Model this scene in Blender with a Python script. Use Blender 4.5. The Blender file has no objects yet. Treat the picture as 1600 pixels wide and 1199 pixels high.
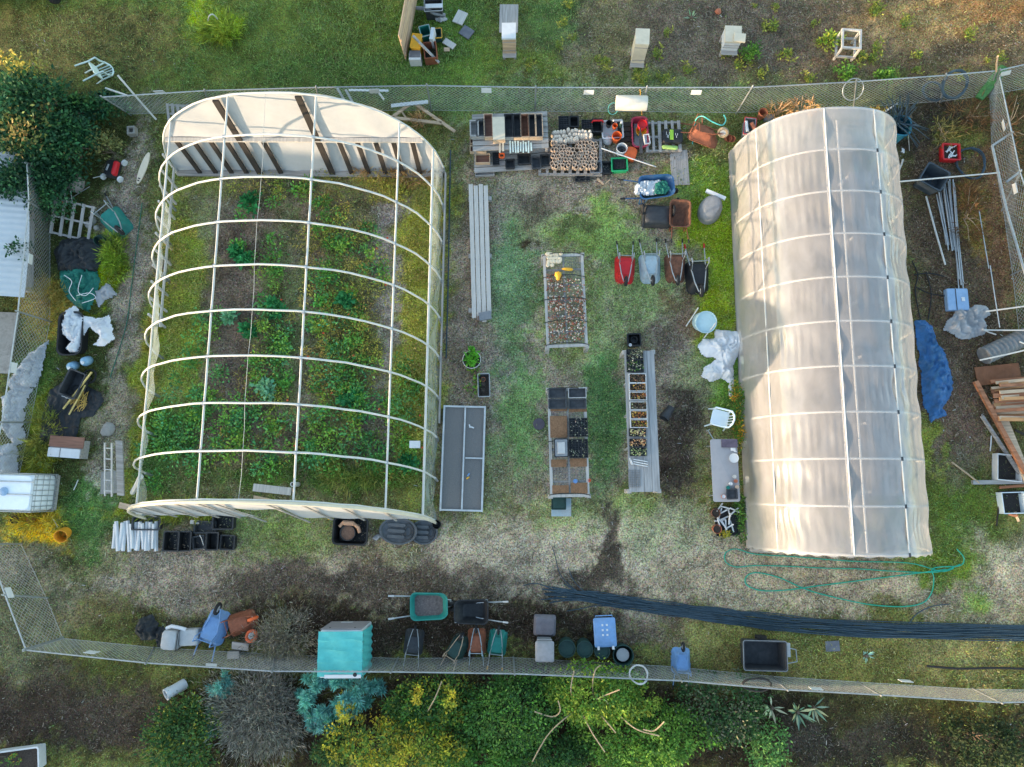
import bpy, math, random
import numpy as np
from mathutils import Vector, Matrix
random.seed(4); rng=np.random.default_rng(7)
PI=math.pi; R=math.radians
SHADE_H=1.0
SC=bpy.context.scene; COL=SC.collection
# ---------------------------------------------------------------- camera
CAM_H=20.0; FPX=1067.0; TH=.148; RO=-.026
_c,_s,_cr,_sr=math.cos(TH),math.sin(TH),math.cos(RO),math.sin(RO)
FW=Vector((_sr,_s*_cr,-_c*_cr)); RT=Vector((_cr,-_s*_sr,_c*_sr)); UP=RT.cross(FW)
cam=bpy.data.cameras.new('camera'); cam.sensor_width=36; cam.lens=36*FPX/1600; cam.clip_end=2000; cam.clip_start=.5
co=bpy.data.objects.new('camera',cam); COL.objects.link(co); SC.camera=co
co.matrix_world=Matrix(((RT.x,UP.x,-FW.x,0),(RT.y,UP.y,-FW.y,0),(RT.z,UP.z,-FW.z,CAM_H),(0,0,0,1)))
# ---------------------------------------------------------------- sky, sun, exposure
SUN_EL=R(6.5); SUN_DIR=Vector((-.94*math.cos(SUN_EL),-.34*math.cos(SUN_EL),math.sin(SUN_EL))).normalized()
w=bpy.data.worlds.new('World'); SC.world=w; w.use_nodes=True
sky=w.node_tree.nodes.new('ShaderNodeTexSky'); sky.sky_type='NISHITA'; sky.sun_disc=False
sky.sun_elevation=SUN_EL; sky.sun_rotation=math.atan2(SUN_DIR.x,SUN_DIR.y); sky.air_density=1.0; sky.dust_density=1.0; sky.ozone_density=1.0
bg=w.node_tree.nodes['Background']; bg.inputs[1].default_value=.15
w.node_tree.links.new(sky.outputs[0],bg.inputs[0])
sl=bpy.data.lights.new('sun','SUN'); sl.energy=2.0; sl.angle=R(.5); sl.color=(1,.74,.48)
so=bpy.data.objects.new('sun',sl); COL.objects.link(so); so.rotation_euler=SUN_DIR.to_track_quat('Z','Y').to_euler(); so.location=SUN_DIR*80
vs=SC.view_settings; vs.view_transform='Standard'; vs.look='None'; vs.exposure=2.6; vs.gamma=1
SC.cycles.max_bounces=8; SC.cycles.transparent_max_bounces=16; SC.cycles.caustics_reflective=False; SC.cycles.caustics_refractive=False
# ---------------------------------------------------------------- helpers
def pt(u,v,z=0.0):
    d=FW+RT*((u-800)/FPX)-UP*((v-599.5)/FPX); t=(z-CAM_H)/d.z
    return Vector((d.x*t,d.y*t,z))
def mpp(u,v,z=0.0): return (pt(u+.5,v,z)-pt(u-.5,v,z)).length
def tag(o,label=None,cat=None,group=None,kind=None):
    if label: o['label']=label
    if cat: o['category']=cat
    if group: o['group']=group
    if kind: o['kind']=kind
    return o
def empty(name,label,cat,loc,rot=(0,0,0),group=None):
    o=bpy.data.objects.new(name,None); COL.objects.link(o); o.location=loc; o.rotation_euler=rot; o.empty_display_size=.1
    return tag(o,label,cat,group)
def dup(root,loc=None,rot=None,label=None,group=None):
    r=root.copy(); COL.objects.link(r)
    if loc is not None: r.location=loc
    if rot is not None: r.rotation_euler=rot
    if label: r['label']=label
    if group: r['group']=group
    for ch in root.children:
        c=ch.copy(); COL.objects.link(c); c.parent=r
        for g in ch.children:
            d=g.copy(); COL.objects.link(d); d.parent=c
    return r
def rrect(w,d,r,z,n=4,cx=0,cy=0):
    r=max(1e-4,min(r,w/2-1e-4,d/2-1e-4)); P=[]
    for k,(sx,sy) in enumerate(((1,1),(-1,1),(-1,-1),(1,-1))):
        for i in range(n+1):
            a=PI/2*(k+i/n); P.append((cx+sx*(w/2-r)+r*math.cos(a),cy+sy*(d/2-r)+r*math.sin(a),z))
    return P
class MB:
    def __init__(s): s.v=[]; s.f=[]
    def add(s,vs,fs):
        b=len(s.v); s.v+= [tuple(p) for p in vs]; s.f+= [tuple(b+i for i in f) for f in fs]; return s
    def box(s,c,size,rz=0.0,M=None,taper=1.0):
        x,y,z=size[0]/2,size[1]/2,size[2]/2; V=[]
        for sz in (-1,1):
            k=taper if sz>0 else 1
            for sx,sy in ((-1,-1),(1,-1),(1,1),(-1,1)):
                p=Vector((sx*x*k,sy*y*k,sz*z))
                if M is not None: p=M@p
                elif rz: p=Matrix.Rotation(rz,3,'Z')@p
                V.append(p+Vector(c))
        return s.add(V,[(0,3,2,1),(4,5,6,7),(0,1,5,4),(1,2,6,5),(2,3,7,6),(3,0,4,7)])
    def bar(s,a,b,w,h,up=(0,0,1)):
        a=Vector(a); b=Vector(b); d=(b-a); L=d.length; d=d.normalized(); u=Vector(up)
        if abs(d.dot(u))>.98: u=Vector((1,0,0))
        y=u.cross(d).normalized(); z=d.cross(y); M=Matrix((d,y,z)).transposed()
        return s.box((a+b)/2,(L,w,h),M=M)
    def tube(s,P,r,n=6,caps=True,closed=False):
        P=[Vector(p) for p in P]; m=len(P); V=[]; F=[]; prev=None
        for i,p in enumerate(P):
            a=P[i-1] if (i>0 or closed) else P[i]; b=P[(i+1)%m] if (i<m-1 or closed) else P[i]
            d=(b-a).normalized() if (b-a).length>1e-9 else Vector((0,0,1))
            if prev is None:
                u=Vector((0,0,1)) if abs(d.z)<.9 else Vector((1,0,0)); x=u.cross(d).normalized()
            else:
                x=prev-d*prev.dot(d); x=x.normalized() if x.length>1e-6 else Vector((1,0,0))
            prev=x; y=d.cross(x); rr=r[i] if isinstance(r,(list,tuple)) else r
            for k in range(n):
                q=2*PI*k/n; V.append(p+x*(rr*math.cos(q))+y*(rr*math.sin(q)))
        for i in range(m if closed else m-1):
            j=(i+1)%m
            for k in range(n): F.append((i*n+k,i*n+(k+1)%n,j*n+(k+1)%n,j*n+k))
        if caps and not closed: F.append(tuple(range(n-1,-1,-1))); F.append(tuple((m-1)*n+k for k in range(n)))
        return s.add(V,F)
    def loft(s,rings,cap0=True,cap1=True,wrap=False):
        n=len(rings[0]); V=[p for r in rings for p in r]; F=[]; m=len(rings)
        for i in range(m if wrap else m-1):
            j=(i+1)%m
            for k in range(n): F.append((i*n+k,i*n+(k+1)%n,j*n+(k+1)%n,j*n+k))
        if cap0 and not wrap: F.append(tuple(range(n-1,-1,-1)))
        if cap1 and not wrap: F.append(tuple((m-1)*n+k for k in range(n)))
        return s.add(V,F)
    def lathe(s,prof,n=18,c=(0,0,0),sx=1,sy=1,cap0=True,cap1=True):
        return s.loft([[(c[0]+sx*r*math.cos(2*PI*k/n),c[1]+sy*r*math.sin(2*PI*k/n),c[2]+z) for k in range(n)] for r,z in prof],cap0,cap1)
    def hollow(s,w,d,h,bw=.8,bd=None,r=.04,t=.012,z0=0,lip=.015,base=.015,n=4,cx=0,cy=0):
        bd=bw if bd is None else bd; o=lambda ww,dd,rr,z:rrect(ww,dd,rr,z,n,cx,cy)
        return s.loft([o(w*bw,d*bd,r*bw,z0),o(w-2*lip,d-2*lip,r,z0+h-lip*1.6),o(w,d,r+lip,z0+h-lip*1.4),o(w,d,r+lip,z0+h),o(w-2*lip-2*t,d-2*lip-2*t,r,z0+h),
                       o(w*bw-2*t,d*bd-2*t,max(.005,r*bw-t),z0+base)])
    def xf(s,M,i0=0): s.v[i0:]=[tuple(M@Vector(p)) for p in s.v[i0:]]; return s
    def build(s,name,mat,parent=None,smooth=False,loc=None,rot=None):
        me=bpy.data.meshes.new(name); me.from_pydata(s.v,[],s.f); me.update()
        o=bpy.data.objects.new(name,me); COL.objects.link(o); me.materials.append(mat)
        if smooth:
            me.shade_smooth()
            try: me.set_sharp_from_angle(angle=R(38))
            except Exception: pass
        if parent is not None: o.parent=parent
        if loc is not None: o.location=loc
        if rot is not None: o.rotation_euler=rot
        return o
def single(name,label,cat,mb,mat,loc=(0,0,0),rot=(0,0,0),group=None,smooth=False):
    return tag(mb.build(name,mat,None,smooth,loc,rot),label,cat,group)
# ---------------------------------------------------------------- noise
def vnoise(x,y,seed=0):
    xi=np.floor(x).astype(np.int64); yi=np.floor(y).astype(np.int64); xf=x-xi; yf=y-yi
    def h(a,b):
        n=(a*374761393+b*668265263+seed*974634777)&0xffffffff; n=((n^(n>>13))*1274126177)&0xffffffff
        return ((n^(n>>16))&0xffff)/65535.0
    u=xf*xf*(3-2*xf); v=yf*yf*(3-2*yf)
    return (h(xi,yi)*(1-u)+h(xi+1,yi)*u)*(1-v)+(h(xi,yi+1)*(1-u)+h(xi+1,yi+1)*u)*v
def fbm(x,y,seed=0,o=4):
    a=.5; t=0; s=0
    for i in range(o): t=t+a*vnoise(x*2**i,y*2**i,seed+i*17); s+=a; a*=.5
    return t/s
# ---------------------------------------------------------------- materials
_M={}
def nodes(name):
    m=bpy.data.materials.new(name); m.use_nodes=True; nt=m.node_tree; b=nt.nodes['Principled BSDF']; return m,nt,b
def mat(name,rgb,rough=.6,var=.25,scale=6,metal=0,bump=.15,dirt=0.0,dirtc=(.16,.13,.1),spec=.3,alpha=None,fine=90):
    if name in _M: return _M[name]
    m,nt,b=nodes(name); L=nt.links.new
    tc=nt.nodes.new('ShaderNodeTexCoord'); n1=nt.nodes.new('ShaderNodeTexNoise'); n1.inputs['Scale'].default_value=scale; n1.inputs['Detail'].default_value=6; n1.inputs['Roughness'].default_value=.65
    L(tc.outputs['Object'],n1.inputs['Vector'])
    r=nt.nodes.new('ShaderNodeValToRGB'); r.color_ramp.elements[0].position=.3; r.color_ramp.elements[1].position=.7
    c0=tuple(max(0,x*(1-var)) for x in rgb); c1=tuple(min(.95,x*(1+var)) for x in rgb)
    r.color_ramp.elements[0].color=c0+(1,); r.color_ramp.elements[1].color=c1+(1,); L(n1.outputs['Fac'],r.inputs['Fac']); out=r.outputs['Color']
    if dirt>0:
        n2=nt.nodes.new('ShaderNodeTexNoise'); n2.inputs['Scale'].default_value=scale*.6+1.5; n2.inputs['Detail'].default_value=8; n2.inputs['Roughness'].default_value=.75
        L(tc.outputs['Object'],n2.inputs['Vector'])
        mr=nt.nodes.new('ShaderNodeMapRange'); mr.inputs[1].default_value=.48; mr.inputs[2].default_value=.72; mr.inputs[4].default_value=dirt; L(n2.outputs['Fac'],mr.inputs[0])
        mx=nt.nodes.new('ShaderNodeMix'); mx.data_type='RGBA'; mx.inputs[7].default_value=dirtc+(1,); L(mr.outputs[0],mx.inputs[0]); L(out,mx.inputs[6]); out=mx.outputs[2]
    L(out,b.inputs['Base Color']); b.inputs['Roughness'].default_value=rough; b.inputs['Metallic'].default_value=metal; b.inputs['Specular IOR Level'].default_value=spec
    if bump:
        n3=nt.nodes.new('ShaderNodeTexNoise'); n3.inputs['Scale'].default_value=fine*.4; n3.inputs['Detail'].default_value=3; L(tc.outputs['Object'],n3.inputs['Vector'])
        bp=nt.nodes.new('ShaderNodeBump'); bp.inputs['Strength'].default_value=bump; bp.inputs['Distance'].default_value=.01; L(n3.outputs['Fac'],bp.inputs['Height']); L(bp.outputs[0],b.inputs['Normal'])
    _M[name]=m; return m
def wood(name,rgb,var=.35,ax=0,rough=.8,dirt=.3):
    if name in _M: return _M[name]
    m=mat(name,rgb,rough,var,5,0,.3,dirt,tuple(x*.45 for x in rgb))
    nt=m.node_tree; mp=nt.nodes.new('ShaderNodeMapping'); sc=[14,14,14]; sc[ax]=1.0; mp.inputs['Scale'].default_value=[s/4 for s in sc]
    tc=[n for n in nt.nodes if n.type=='TEX_COORD'][0]; nt.links.new(tc.outputs['Object'],mp.inputs['Vector'])
    for n in nt.nodes:
        if n.type=='TEX_NOISE': nt.links.new(mp.outputs[0],n.inputs['Vector'])
    return m
def attrmat(name,rough=.75,spec=.25,trans=0.0,nscale=None):
    if name in _M: return _M[name]
    m,nt,b=nodes(name); a=nt.nodes.new('ShaderNodeAttribute'); a.attribute_name='Col'; out=a.outputs['Color']; L=nt.links.new
    b.inputs['Roughness'].default_value=rough; b.inputs['Specular IOR Level'].default_value=spec
    L(out,b.inputs['Base Color'])
    if trans:
        t=nt.nodes.new('ShaderNodeBsdfTranslucent'); L(out,t.inputs['Color']); mx=nt.nodes.new('ShaderNodeMixShader'); mx.inputs[0].default_value=trans
        L(b.outputs[0],mx.inputs[1]); L(t.outputs[0],mx.inputs[2]); L(mx.outputs[0],nt.nodes['Material Output'].inputs['Surface'])
    _M[name]=m; return m
def film(name,rgb=(.8,.8,.8),transp=.35,rough=.25,wr=(1,1,1),wscale=3,gloss=.12,tvar=.2,bump=.4,tl=.5):
    if name in _M: return _M[name]
    m,nt,b=nodes(name); L=nt.links.new; nt.nodes.remove(b); N=nt.nodes.new
    tc=N('ShaderNodeTexCoord'); mp=N('ShaderNodeMapping'); mp.inputs['Scale'].default_value=wr; L(tc.outputs['Object'],mp.inputs[0])
    n=N('ShaderNodeTexNoise'); n.inputs['Scale'].default_value=wscale; n.inputs['Detail'].default_value=5; n.inputs['Distortion'].default_value=.6; L(mp.outputs[0],n.inputs['Vector'])
    bp=N('ShaderNodeBump'); bp.inputs['Strength'].default_value=bump; bp.inputs['Distance'].default_value=.05; L(n.outputs['Fac'],bp.inputs['Height'])
    d=N('ShaderNodeBsdfDiffuse'); d.inputs[0].default_value=rgb+(1,); t=N('ShaderNodeBsdfTranslucent'); t.inputs[0].default_value=rgb+(1,)
    g=N('ShaderNodeBsdfGlossy'); g.inputs['Roughness'].default_value=rough; tr=N('ShaderNodeBsdfTransparent')
    for x in (d,g,t): L(bp.outputs[0],x.inputs['Normal'])
    m1=N('ShaderNodeMixShader'); m1.inputs[0].default_value=tl; L(d.outputs[0],m1.inputs[1]); L(t.outputs[0],m1.inputs[2])
    m2=N('ShaderNodeMixShader'); m2.inputs[0].default_value=gloss; L(m1.outputs[0],m2.inputs[1]); L(g.outputs[0],m2.inputs[2])
    mr=N('ShaderNodeMapRange'); mr.inputs[1].default_value=.3; mr.inputs[2].default_value=.7; mr.inputs[3].default_value=max(0,transp-tvar); mr.inputs[4].default_value=min(1,transp+tvar); L(n.outputs['Fac'],mr.inputs[0])
    m3=N('ShaderNodeMixShader'); L(mr.outputs[0],m3.inputs[0]); L(m2.outputs[0],m3.inputs[1]); L(tr.outputs[0],m3.inputs[2])
    L(m3.outputs[0],nt.nodes['Material Output'].inputs['Surface']); _M[name]=m; return m
LEAFGAIN=np.array([[1.75,1.6,1.35]])
# ---------------------------------------------------------------- numpy meshes (leaves, blades, litter)
def npmesh(name,V,F,Cc,material,parent=None):
    me=bpy.data.meshes.new(name); nv=len(V); k=F.shape[1]; nf=len(F)
    me.vertices.add(nv); me.vertices.foreach_set('co',np.ascontiguousarray(V,np.float32).ravel())
    me.loops.add(nf*k); me.loops.foreach_set('vertex_index',np.ascontiguousarray(F,np.int32).ravel())
    me.polygons.add(nf); me.polygons.foreach_set('loop_start',np.arange(nf,dtype=np.int32)*k)
    try: me.polygons.foreach_set('loop_total',np.full(nf,k,np.int32))
    except Exception: pass
    me.update(calc_edges=True); me.validate()
    ca=me.color_attributes.new('Col','FLOAT_COLOR','POINT'); ca.data.foreach_set('color',np.ascontiguousarray(np.concatenate([Cc,np.ones((nv,1))],1),np.float32).ravel())
    o=bpy.data.objects.new(name,me); COL.objects.link(o); me.materials.append(material)
    if parent is not None: o.parent=parent
    return o
def unit(a): return a/np.maximum(1e-9,np.linalg.norm(a,axis=1,keepdims=True))
def leaves(name,P,D,size,aspect,C,material,parent=None,flat=.5,fold=True):
    """P base points, D direction of each leaf, diamond leaves with a random roll"""
    n=len(P); D=unit(D); up=np.tile(np.array([[0,0,1.]]),(n,1))*flat+rng.normal(size=(n,3))*(1-flat)
    X=unit(np.cross(D,up)); sz=(size*(.6+.8*rng.random(n)))[:,None]
    Nn=np.cross(X,D)
    C=np.clip(C*LEAFGAIN,0,.75); V=np.stack([P,P+D*sz*.45+X*sz*aspect*.5-Nn*sz*.06,P+D*sz-Nn*sz*.12,P+D*sz*.45-X*sz*aspect*.5-Nn*sz*.06],1).reshape(-1,3)
    F=np.arange(4*n).reshape(n,4); return npmesh(name,V,F,np.repeat(C,4,0),material,parent)
def pal(cols,n,j=.25):
    c=np.array(cols)[rng.integers(0,len(cols),n)]; return np.clip(c*(1+j*(rng.random((n,1))*2-1))*(1+.12*(rng.random((n,3))*2-1)),0.003,.9)
# ================================================================ ground
# zones painted from bare soil, lawn, straw and sun-warmed north-east ground: (u,v,ru,rv,colour,alpha,grass 0..1,kind)
DIRT=(.165,.155,.145); PALE=(.225,.212,.188); TAN=(.21,.185,.15); DARK=(.062,.056,.052); BRN=(.10,.075,.06); GRN=(.075,.115,.035); TEAL=(.075,.155,.10); YEL=(.15,.165,.04); RED=(.13,.075,.05); SUN_STR=(.24,.17,.10)
Z=[ # top field
(380,40,520,120,(.085,.115,.04),1,1.0,'g'),(120,60,170,60,(.13,.105,.06),.75,.5,'y'),(345,35,40,40,(.16,.22,.03),.8,1,'y'),(560,110,190,35,(.055,.105,.04),.6,1,'g'),(690,60,110,70,(.06,.13,.035),.5,1,'g'),
(1150,50,330,95,(.10,.09,.08),1,.25,'s'),(1480,40,240,95,(.13,.10,.075),.9,.3,'s'),(1450,30,130,45,SUN_STR,.7,.5,'s'),(1560,10,80,40,(.22,.12,.06),.5,.4,'s'),(860,30,40,60,(.07,.13,.05),.7,.9,'g'),(850,105,50,25,(.10,.15,.04),.7,.9,'y'),(950,60,40,50,(.11,.11,.06),.5,.4,'y'),(740,100,50,40,(.08,.13,.04),.8,.9,'g'),  # straw tans and oranges in the north-east carry painted sunlight
(1010,150,280,25,(.09,.14,.07),.6,.7,'g'),(760,160,120,30,(.08,.14,.06),.7,.8,'g'),
# yard base
(900,480,260,330,DIRT,1,.12,'s'),(800,890,900,75,(.165,.152,.135),1,.06,'s'),(920,850,260,60,PALE,.85,.05,'s'),(1250,905,330,40,(.20,.185,.155),.8,.08,'s'),(1550,900,110,90,(.165,.155,.13),.8,.15,'s'),(200,890,260,50,(.16,.15,.14),.8,.1,'s'),
(800,450,38,140,(.08,.15,.085),.8,.9,'t'),(900,310,110,35,(.165,.15,.135),.8,.1,'s'),(860,350,70,40,(.13,.17,.09),.5,.5,'g'),(1070,265,50,45,(.14,.12,.105),.8,.1,'s'),(930,360,60,40,(.12,.19,.06),.8,.8,'g'),(1090,290,70,45,(.10,.17,.05),.8,.8,'g'),(1118,400,45,140,(.12,.19,.03),.95,1,'y'),(1120,520,40,60,(.14,.19,.03),.9,1,'y'),(1140,600,25,60,(.09,.18,.04),.9,1,'g'),
(980,430,70,80,(.13,.19,.09),.75,.7,'g'),(930,540,80,60,(.14,.18,.10),.8,.65,'g'),(815,640,45,90,(.10,.17,.085),.9,.8,'g'),(945,650,35,110,(.075,.15,.075),.9,.85,'g'),(900,800,70,30,(.14,.19,.09),.6,.5,'g'),(1000,790,40,25,(.13,.19,.08),.6,.6,'g'),(1090,600,40,60,(.13,.16,.10),.6,.5,'g'),(1060,830,90,30,(.17,.2,.14),.6,.4,'g'),
(880,470,50,90,(.12,.15,.06),.6,.7,'y'),(770,770,30,60,(.13,.15,.09),.5,.4,'g'),(720,500,28,250,(.15,.13,.115),.8,.08,'s'),(690,340,25,60,(.06,.09,.03),.5,.6,'g'),
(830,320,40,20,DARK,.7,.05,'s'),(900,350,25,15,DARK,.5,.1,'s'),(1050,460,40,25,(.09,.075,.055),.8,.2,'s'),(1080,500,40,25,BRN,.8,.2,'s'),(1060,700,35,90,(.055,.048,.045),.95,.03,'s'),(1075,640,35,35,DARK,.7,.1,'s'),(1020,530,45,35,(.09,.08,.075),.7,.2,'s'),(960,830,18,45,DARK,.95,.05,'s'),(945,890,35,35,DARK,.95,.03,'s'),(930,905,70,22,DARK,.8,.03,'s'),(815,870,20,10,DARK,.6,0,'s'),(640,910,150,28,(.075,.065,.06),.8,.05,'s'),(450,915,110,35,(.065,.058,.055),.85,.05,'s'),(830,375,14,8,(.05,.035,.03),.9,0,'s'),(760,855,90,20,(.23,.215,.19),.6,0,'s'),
(430,830,90,50,(.10,.15,.05),.8,.8,'g'),(600,870,60,15,(.16,.17,.10),.4,.3,'g'),(140,870,70,40,(.13,.13,.08),.7,.5,'y'),
# inside the open hoop house
(460,500,260,290,(.13,.115,.102),1,.1,'s'),(285,440,50,200,(.15,.19,.05),.9,1,'y'),(655,500,45,260,(.17,.19,.05),.9,.9,'y'),(600,440,18,140,(.19,.18,.19),.9,.05,'s'),(595,330,30,30,(.2,.19,.2),.8,0,'s'),(580,680,30,30,(.12,.11,.105),.8,.1,'s'),(370,500,50,220,(.12,.105,.098),.9,.1,'s'),(440,520,25,220,(.07,.12,.04),.5,.6,'g'),(530,520,55,230,(.085,.11,.04),.6,.7,'g'),(580,280,100,25,(.24,.2,.08),.8,.9,'y'),(420,300,140,25,(.12,.12,.09),.7,.6,'g'),(480,745,170,25,(.06,.12,.03),.8,.9,'g'),(260,680,40,70,(.05,.12,.04),.8,.95,'g'),(330,330,50,30,(.13,.13,.125),.6,.2,'s'),
# west strip
(130,450,110,420,(.05,.062,.03),1,.5,'g'),(205,400,26,230,(.16,.15,.14),.95,.1,'s'),(190,330,40,60,(.13,.12,.115),.9,.05,'s'),(180,680,30,120,(.15,.145,.125),.8,.2,'s'),(230,600,14,180,(.12,.15,.03),.8,1,'y'),(150,420,30,60,(.14,.19,.02),.8,1,'y'),(70,480,40,60,(.2,.16,.05),.7,.7,'y'),(70,690,25,90,(.15,.17,.03),.8,1,'y'),(60,815,60,25,(.4,.28,.05),.8,.7,'y'),(150,800,50,60,(.06,.13,.05),.8,.9,'g'),(280,795,110,10,(.15,.17,.03),.8,1,'y'),(60,590,30,70,(.06,.11,.035),.7,.9,'g'),(160,740,30,25,(.22,.2,.19),.7,0,'s'),
# below the south fence
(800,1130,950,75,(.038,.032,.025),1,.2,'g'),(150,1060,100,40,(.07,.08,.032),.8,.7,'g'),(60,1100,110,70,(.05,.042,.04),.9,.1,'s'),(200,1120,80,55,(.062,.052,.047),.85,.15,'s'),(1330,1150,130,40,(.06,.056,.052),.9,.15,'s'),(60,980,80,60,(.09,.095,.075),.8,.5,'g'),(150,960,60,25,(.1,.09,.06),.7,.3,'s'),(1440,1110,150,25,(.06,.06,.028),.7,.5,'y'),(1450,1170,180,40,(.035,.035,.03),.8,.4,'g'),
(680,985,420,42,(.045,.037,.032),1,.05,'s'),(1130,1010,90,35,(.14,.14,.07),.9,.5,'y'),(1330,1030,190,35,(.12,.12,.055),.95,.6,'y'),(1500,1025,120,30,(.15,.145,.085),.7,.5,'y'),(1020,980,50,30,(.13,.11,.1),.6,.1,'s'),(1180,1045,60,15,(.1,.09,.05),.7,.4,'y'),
# east side
(1500,420,100,330,(.085,.068,.055),1,.12,'s'),(1570,330,50,150,RED,.7,.2,'s'),(1520,330,25,70,(.15,.12,.04),.7,.6,'y'),(1440,190,60,60,(.05,.045,.04),.9,.2,'s'),(1500,210,40,25,(.11,.12,.04),.7,.7,'y'),(1590,200,40,90,(.07,.055,.035),.8,.4,'y'),(1490,640,55,70,(.11,.085,.075),.8,.08,'s'),(1500,800,75,75,(.08,.115,.035),.95,.9,'g'),(1470,870,70,25,(.09,.13,.03),.9,.95,'g'),(1480,720,40,40,(.095,.085,.075),.6,.3,'s'),(1570,890,60,45,(.2,.19,.165),.8,.2,'s'),(1520,930,30,22,(.12,.18,.05),.8,.9,'g'),(1455,690,10,60,(.13,.16,.04),.7,.9,'y'),
# inside the covered tunnel
(1290,520,110,330,(.10,.085,.075),1,0,'s'),
]
def zone(x,y):
    """albedo, grass density and grass kind of the ground at world x,y"""
    n=len(x); C=np.tile(np.array([[.10,.11,.05]]),(n,1)); G=np.full(n,.6); K=np.zeros((n,3)); K[:,0]=1
    dx=(fbm(x*.9,y*.9,3)-.5)*1.5+(fbm(x*4,y*4,5)-.5)*.55; dy=(fbm(x*.9,y*.9,9)-.5)*1.5+(fbm(x*4,y*4,11)-.5)*.55
    fr=(fbm(x*7,y*7,13,4)-.5)*1.1+(rng.random(n)-.5)*.35
    KV={'g':(1,0,0),'y':(0,1,0),'t':(0,0,1),'s':(.5,.5,0)}
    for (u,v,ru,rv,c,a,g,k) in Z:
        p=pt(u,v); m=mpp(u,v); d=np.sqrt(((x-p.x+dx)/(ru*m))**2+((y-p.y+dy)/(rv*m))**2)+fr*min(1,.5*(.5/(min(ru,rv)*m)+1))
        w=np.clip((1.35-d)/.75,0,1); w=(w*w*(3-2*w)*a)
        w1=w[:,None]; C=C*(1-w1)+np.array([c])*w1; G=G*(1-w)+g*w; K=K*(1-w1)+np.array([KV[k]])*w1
    return C,G,K
# the land is one sheet that rises into an added, unseen sun-blocking bank to the west; fine in the yard, coarse to the horizon
def axis(a,b,st,far):
    inner=np.arange(a,b,st); e=np.geomspace(.3,far,34); return np.concatenate([(a-e)[::-1],inner,inner[-1]+e])
gx=axis(-17.5,17.5,.085,900); gy=axis(-10.5,16.5,.085,900); X,Y=np.meshgrid(gx,gy); x=X.ravel(); y=Y.ravel()
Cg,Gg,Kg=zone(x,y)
sd=np.array([SUN_DIR.x,SUN_DIR.y]); sd/=np.linalg.norm(sd); t=x*sd[0]+y*sd[1]; sdist=-x*sd[1]+y*sd[0]
zg=(fbm(x*.5,y*.5,21)-.5)*.10+(fbm(x*3,y*3,22)-.5)*.05+(fbm(x*9,y*9,23)-.5)*.03
near=(np.abs(x)<25)&(np.abs(y)<22); zg=np.where(near,zg,0)-.01
SHADE_BANK_T=62.0; crest=SHADE_BANK_T*math.tan(SUN_EL)+SHADE_H  # crest height set so its shadow covers the yard floor
prof=np.clip((t-34)/(SHADE_BANK_T-34),0,1); prof=prof*prof*(3-2*prof)
zg=zg+prof*(crest+(fbm(sdist*.12,sdist*0+3,31)-.5)*2.2+(fbm(sdist*.6,sdist*0+3,33)-.5)*.9)
nxg,nyg=len(gx),len(gy); idx=np.arange(nxg*nyg).reshape(nyg,nxg)
Fg=np.stack([idx[:-1,:-1],idx[:-1,1:],idx[1:,1:],idx[1:,:-1]],-1).reshape(-1,4)
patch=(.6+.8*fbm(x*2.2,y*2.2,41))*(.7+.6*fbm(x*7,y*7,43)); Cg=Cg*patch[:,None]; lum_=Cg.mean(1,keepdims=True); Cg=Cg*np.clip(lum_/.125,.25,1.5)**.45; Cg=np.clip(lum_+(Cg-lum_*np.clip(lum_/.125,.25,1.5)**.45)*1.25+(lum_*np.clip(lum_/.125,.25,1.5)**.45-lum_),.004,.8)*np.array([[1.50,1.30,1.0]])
def groundmat():
    m,nt,b=nodes('soil and turf'); L=nt.links.new; N=nt.nodes.new
    a=N('ShaderNodeAttribute'); a.attribute_name='Col'; tc=N('ShaderNodeTexCoord')
    n1=N('ShaderNodeTexNoise'); n1.inputs['Scale'].default_value=22; n1.inputs['Detail'].default_value=8; n1.inputs['Roughness'].default_value=.75; L(tc.outputs['Object'],n1.inputs['Vector'])
    v=N('ShaderNodeTexVoronoi'); v.inputs['Scale'].default_value=38; L(tc.outputs['Object'],v.inputs['Vector'])
    mr=N('ShaderNodeMapRange'); mr.inputs[1].default_value=.36; mr.inputs[2].default_value=.64; mr.inputs[3].default_value=.2; mr.inputs[4].default_value=1.95; mr.clamp=True; L(n1.outputs['Fac'],mr.inputs[0])
    mu=N('ShaderNodeVectorMath'); mu.operation='SCALE'; L(a.outputs['Color'],mu.inputs[0]); L(mr.outputs[0],mu.inputs['Scale'])
    mx=N('ShaderNodeMix'); mx.data_type='RGBA'; mx.blend_type='OVERLAY'; mx.inputs[0].default_value=.22; L(mu.outputs[0],mx.inputs[6]); L(v.outputs['Color'],mx.inputs[7])
    hs=N('ShaderNodeHueSaturation'); hs.inputs['Saturation'].default_value=1.0; L(mx.outputs[2],hs.inputs['Color']); L(hs.outputs[0],b.inputs['Base Color']); b.inputs['Roughness'].default_value=.95; b.inputs['Specular IOR Level'].default_value=.1
    bp=N('ShaderNodeBump'); bp.inputs['Strength'].default_value=.7; bp.inputs['Distance'].default_value=.03; L(n1.outputs['Fac'],bp.inputs['Height']); L(bp.outputs[0],b.inputs['Normal']); return m
tag(npmesh('ground',np.stack([x,y,zg],1),Fg,Cg,groundmat()),kind='structure')
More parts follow.
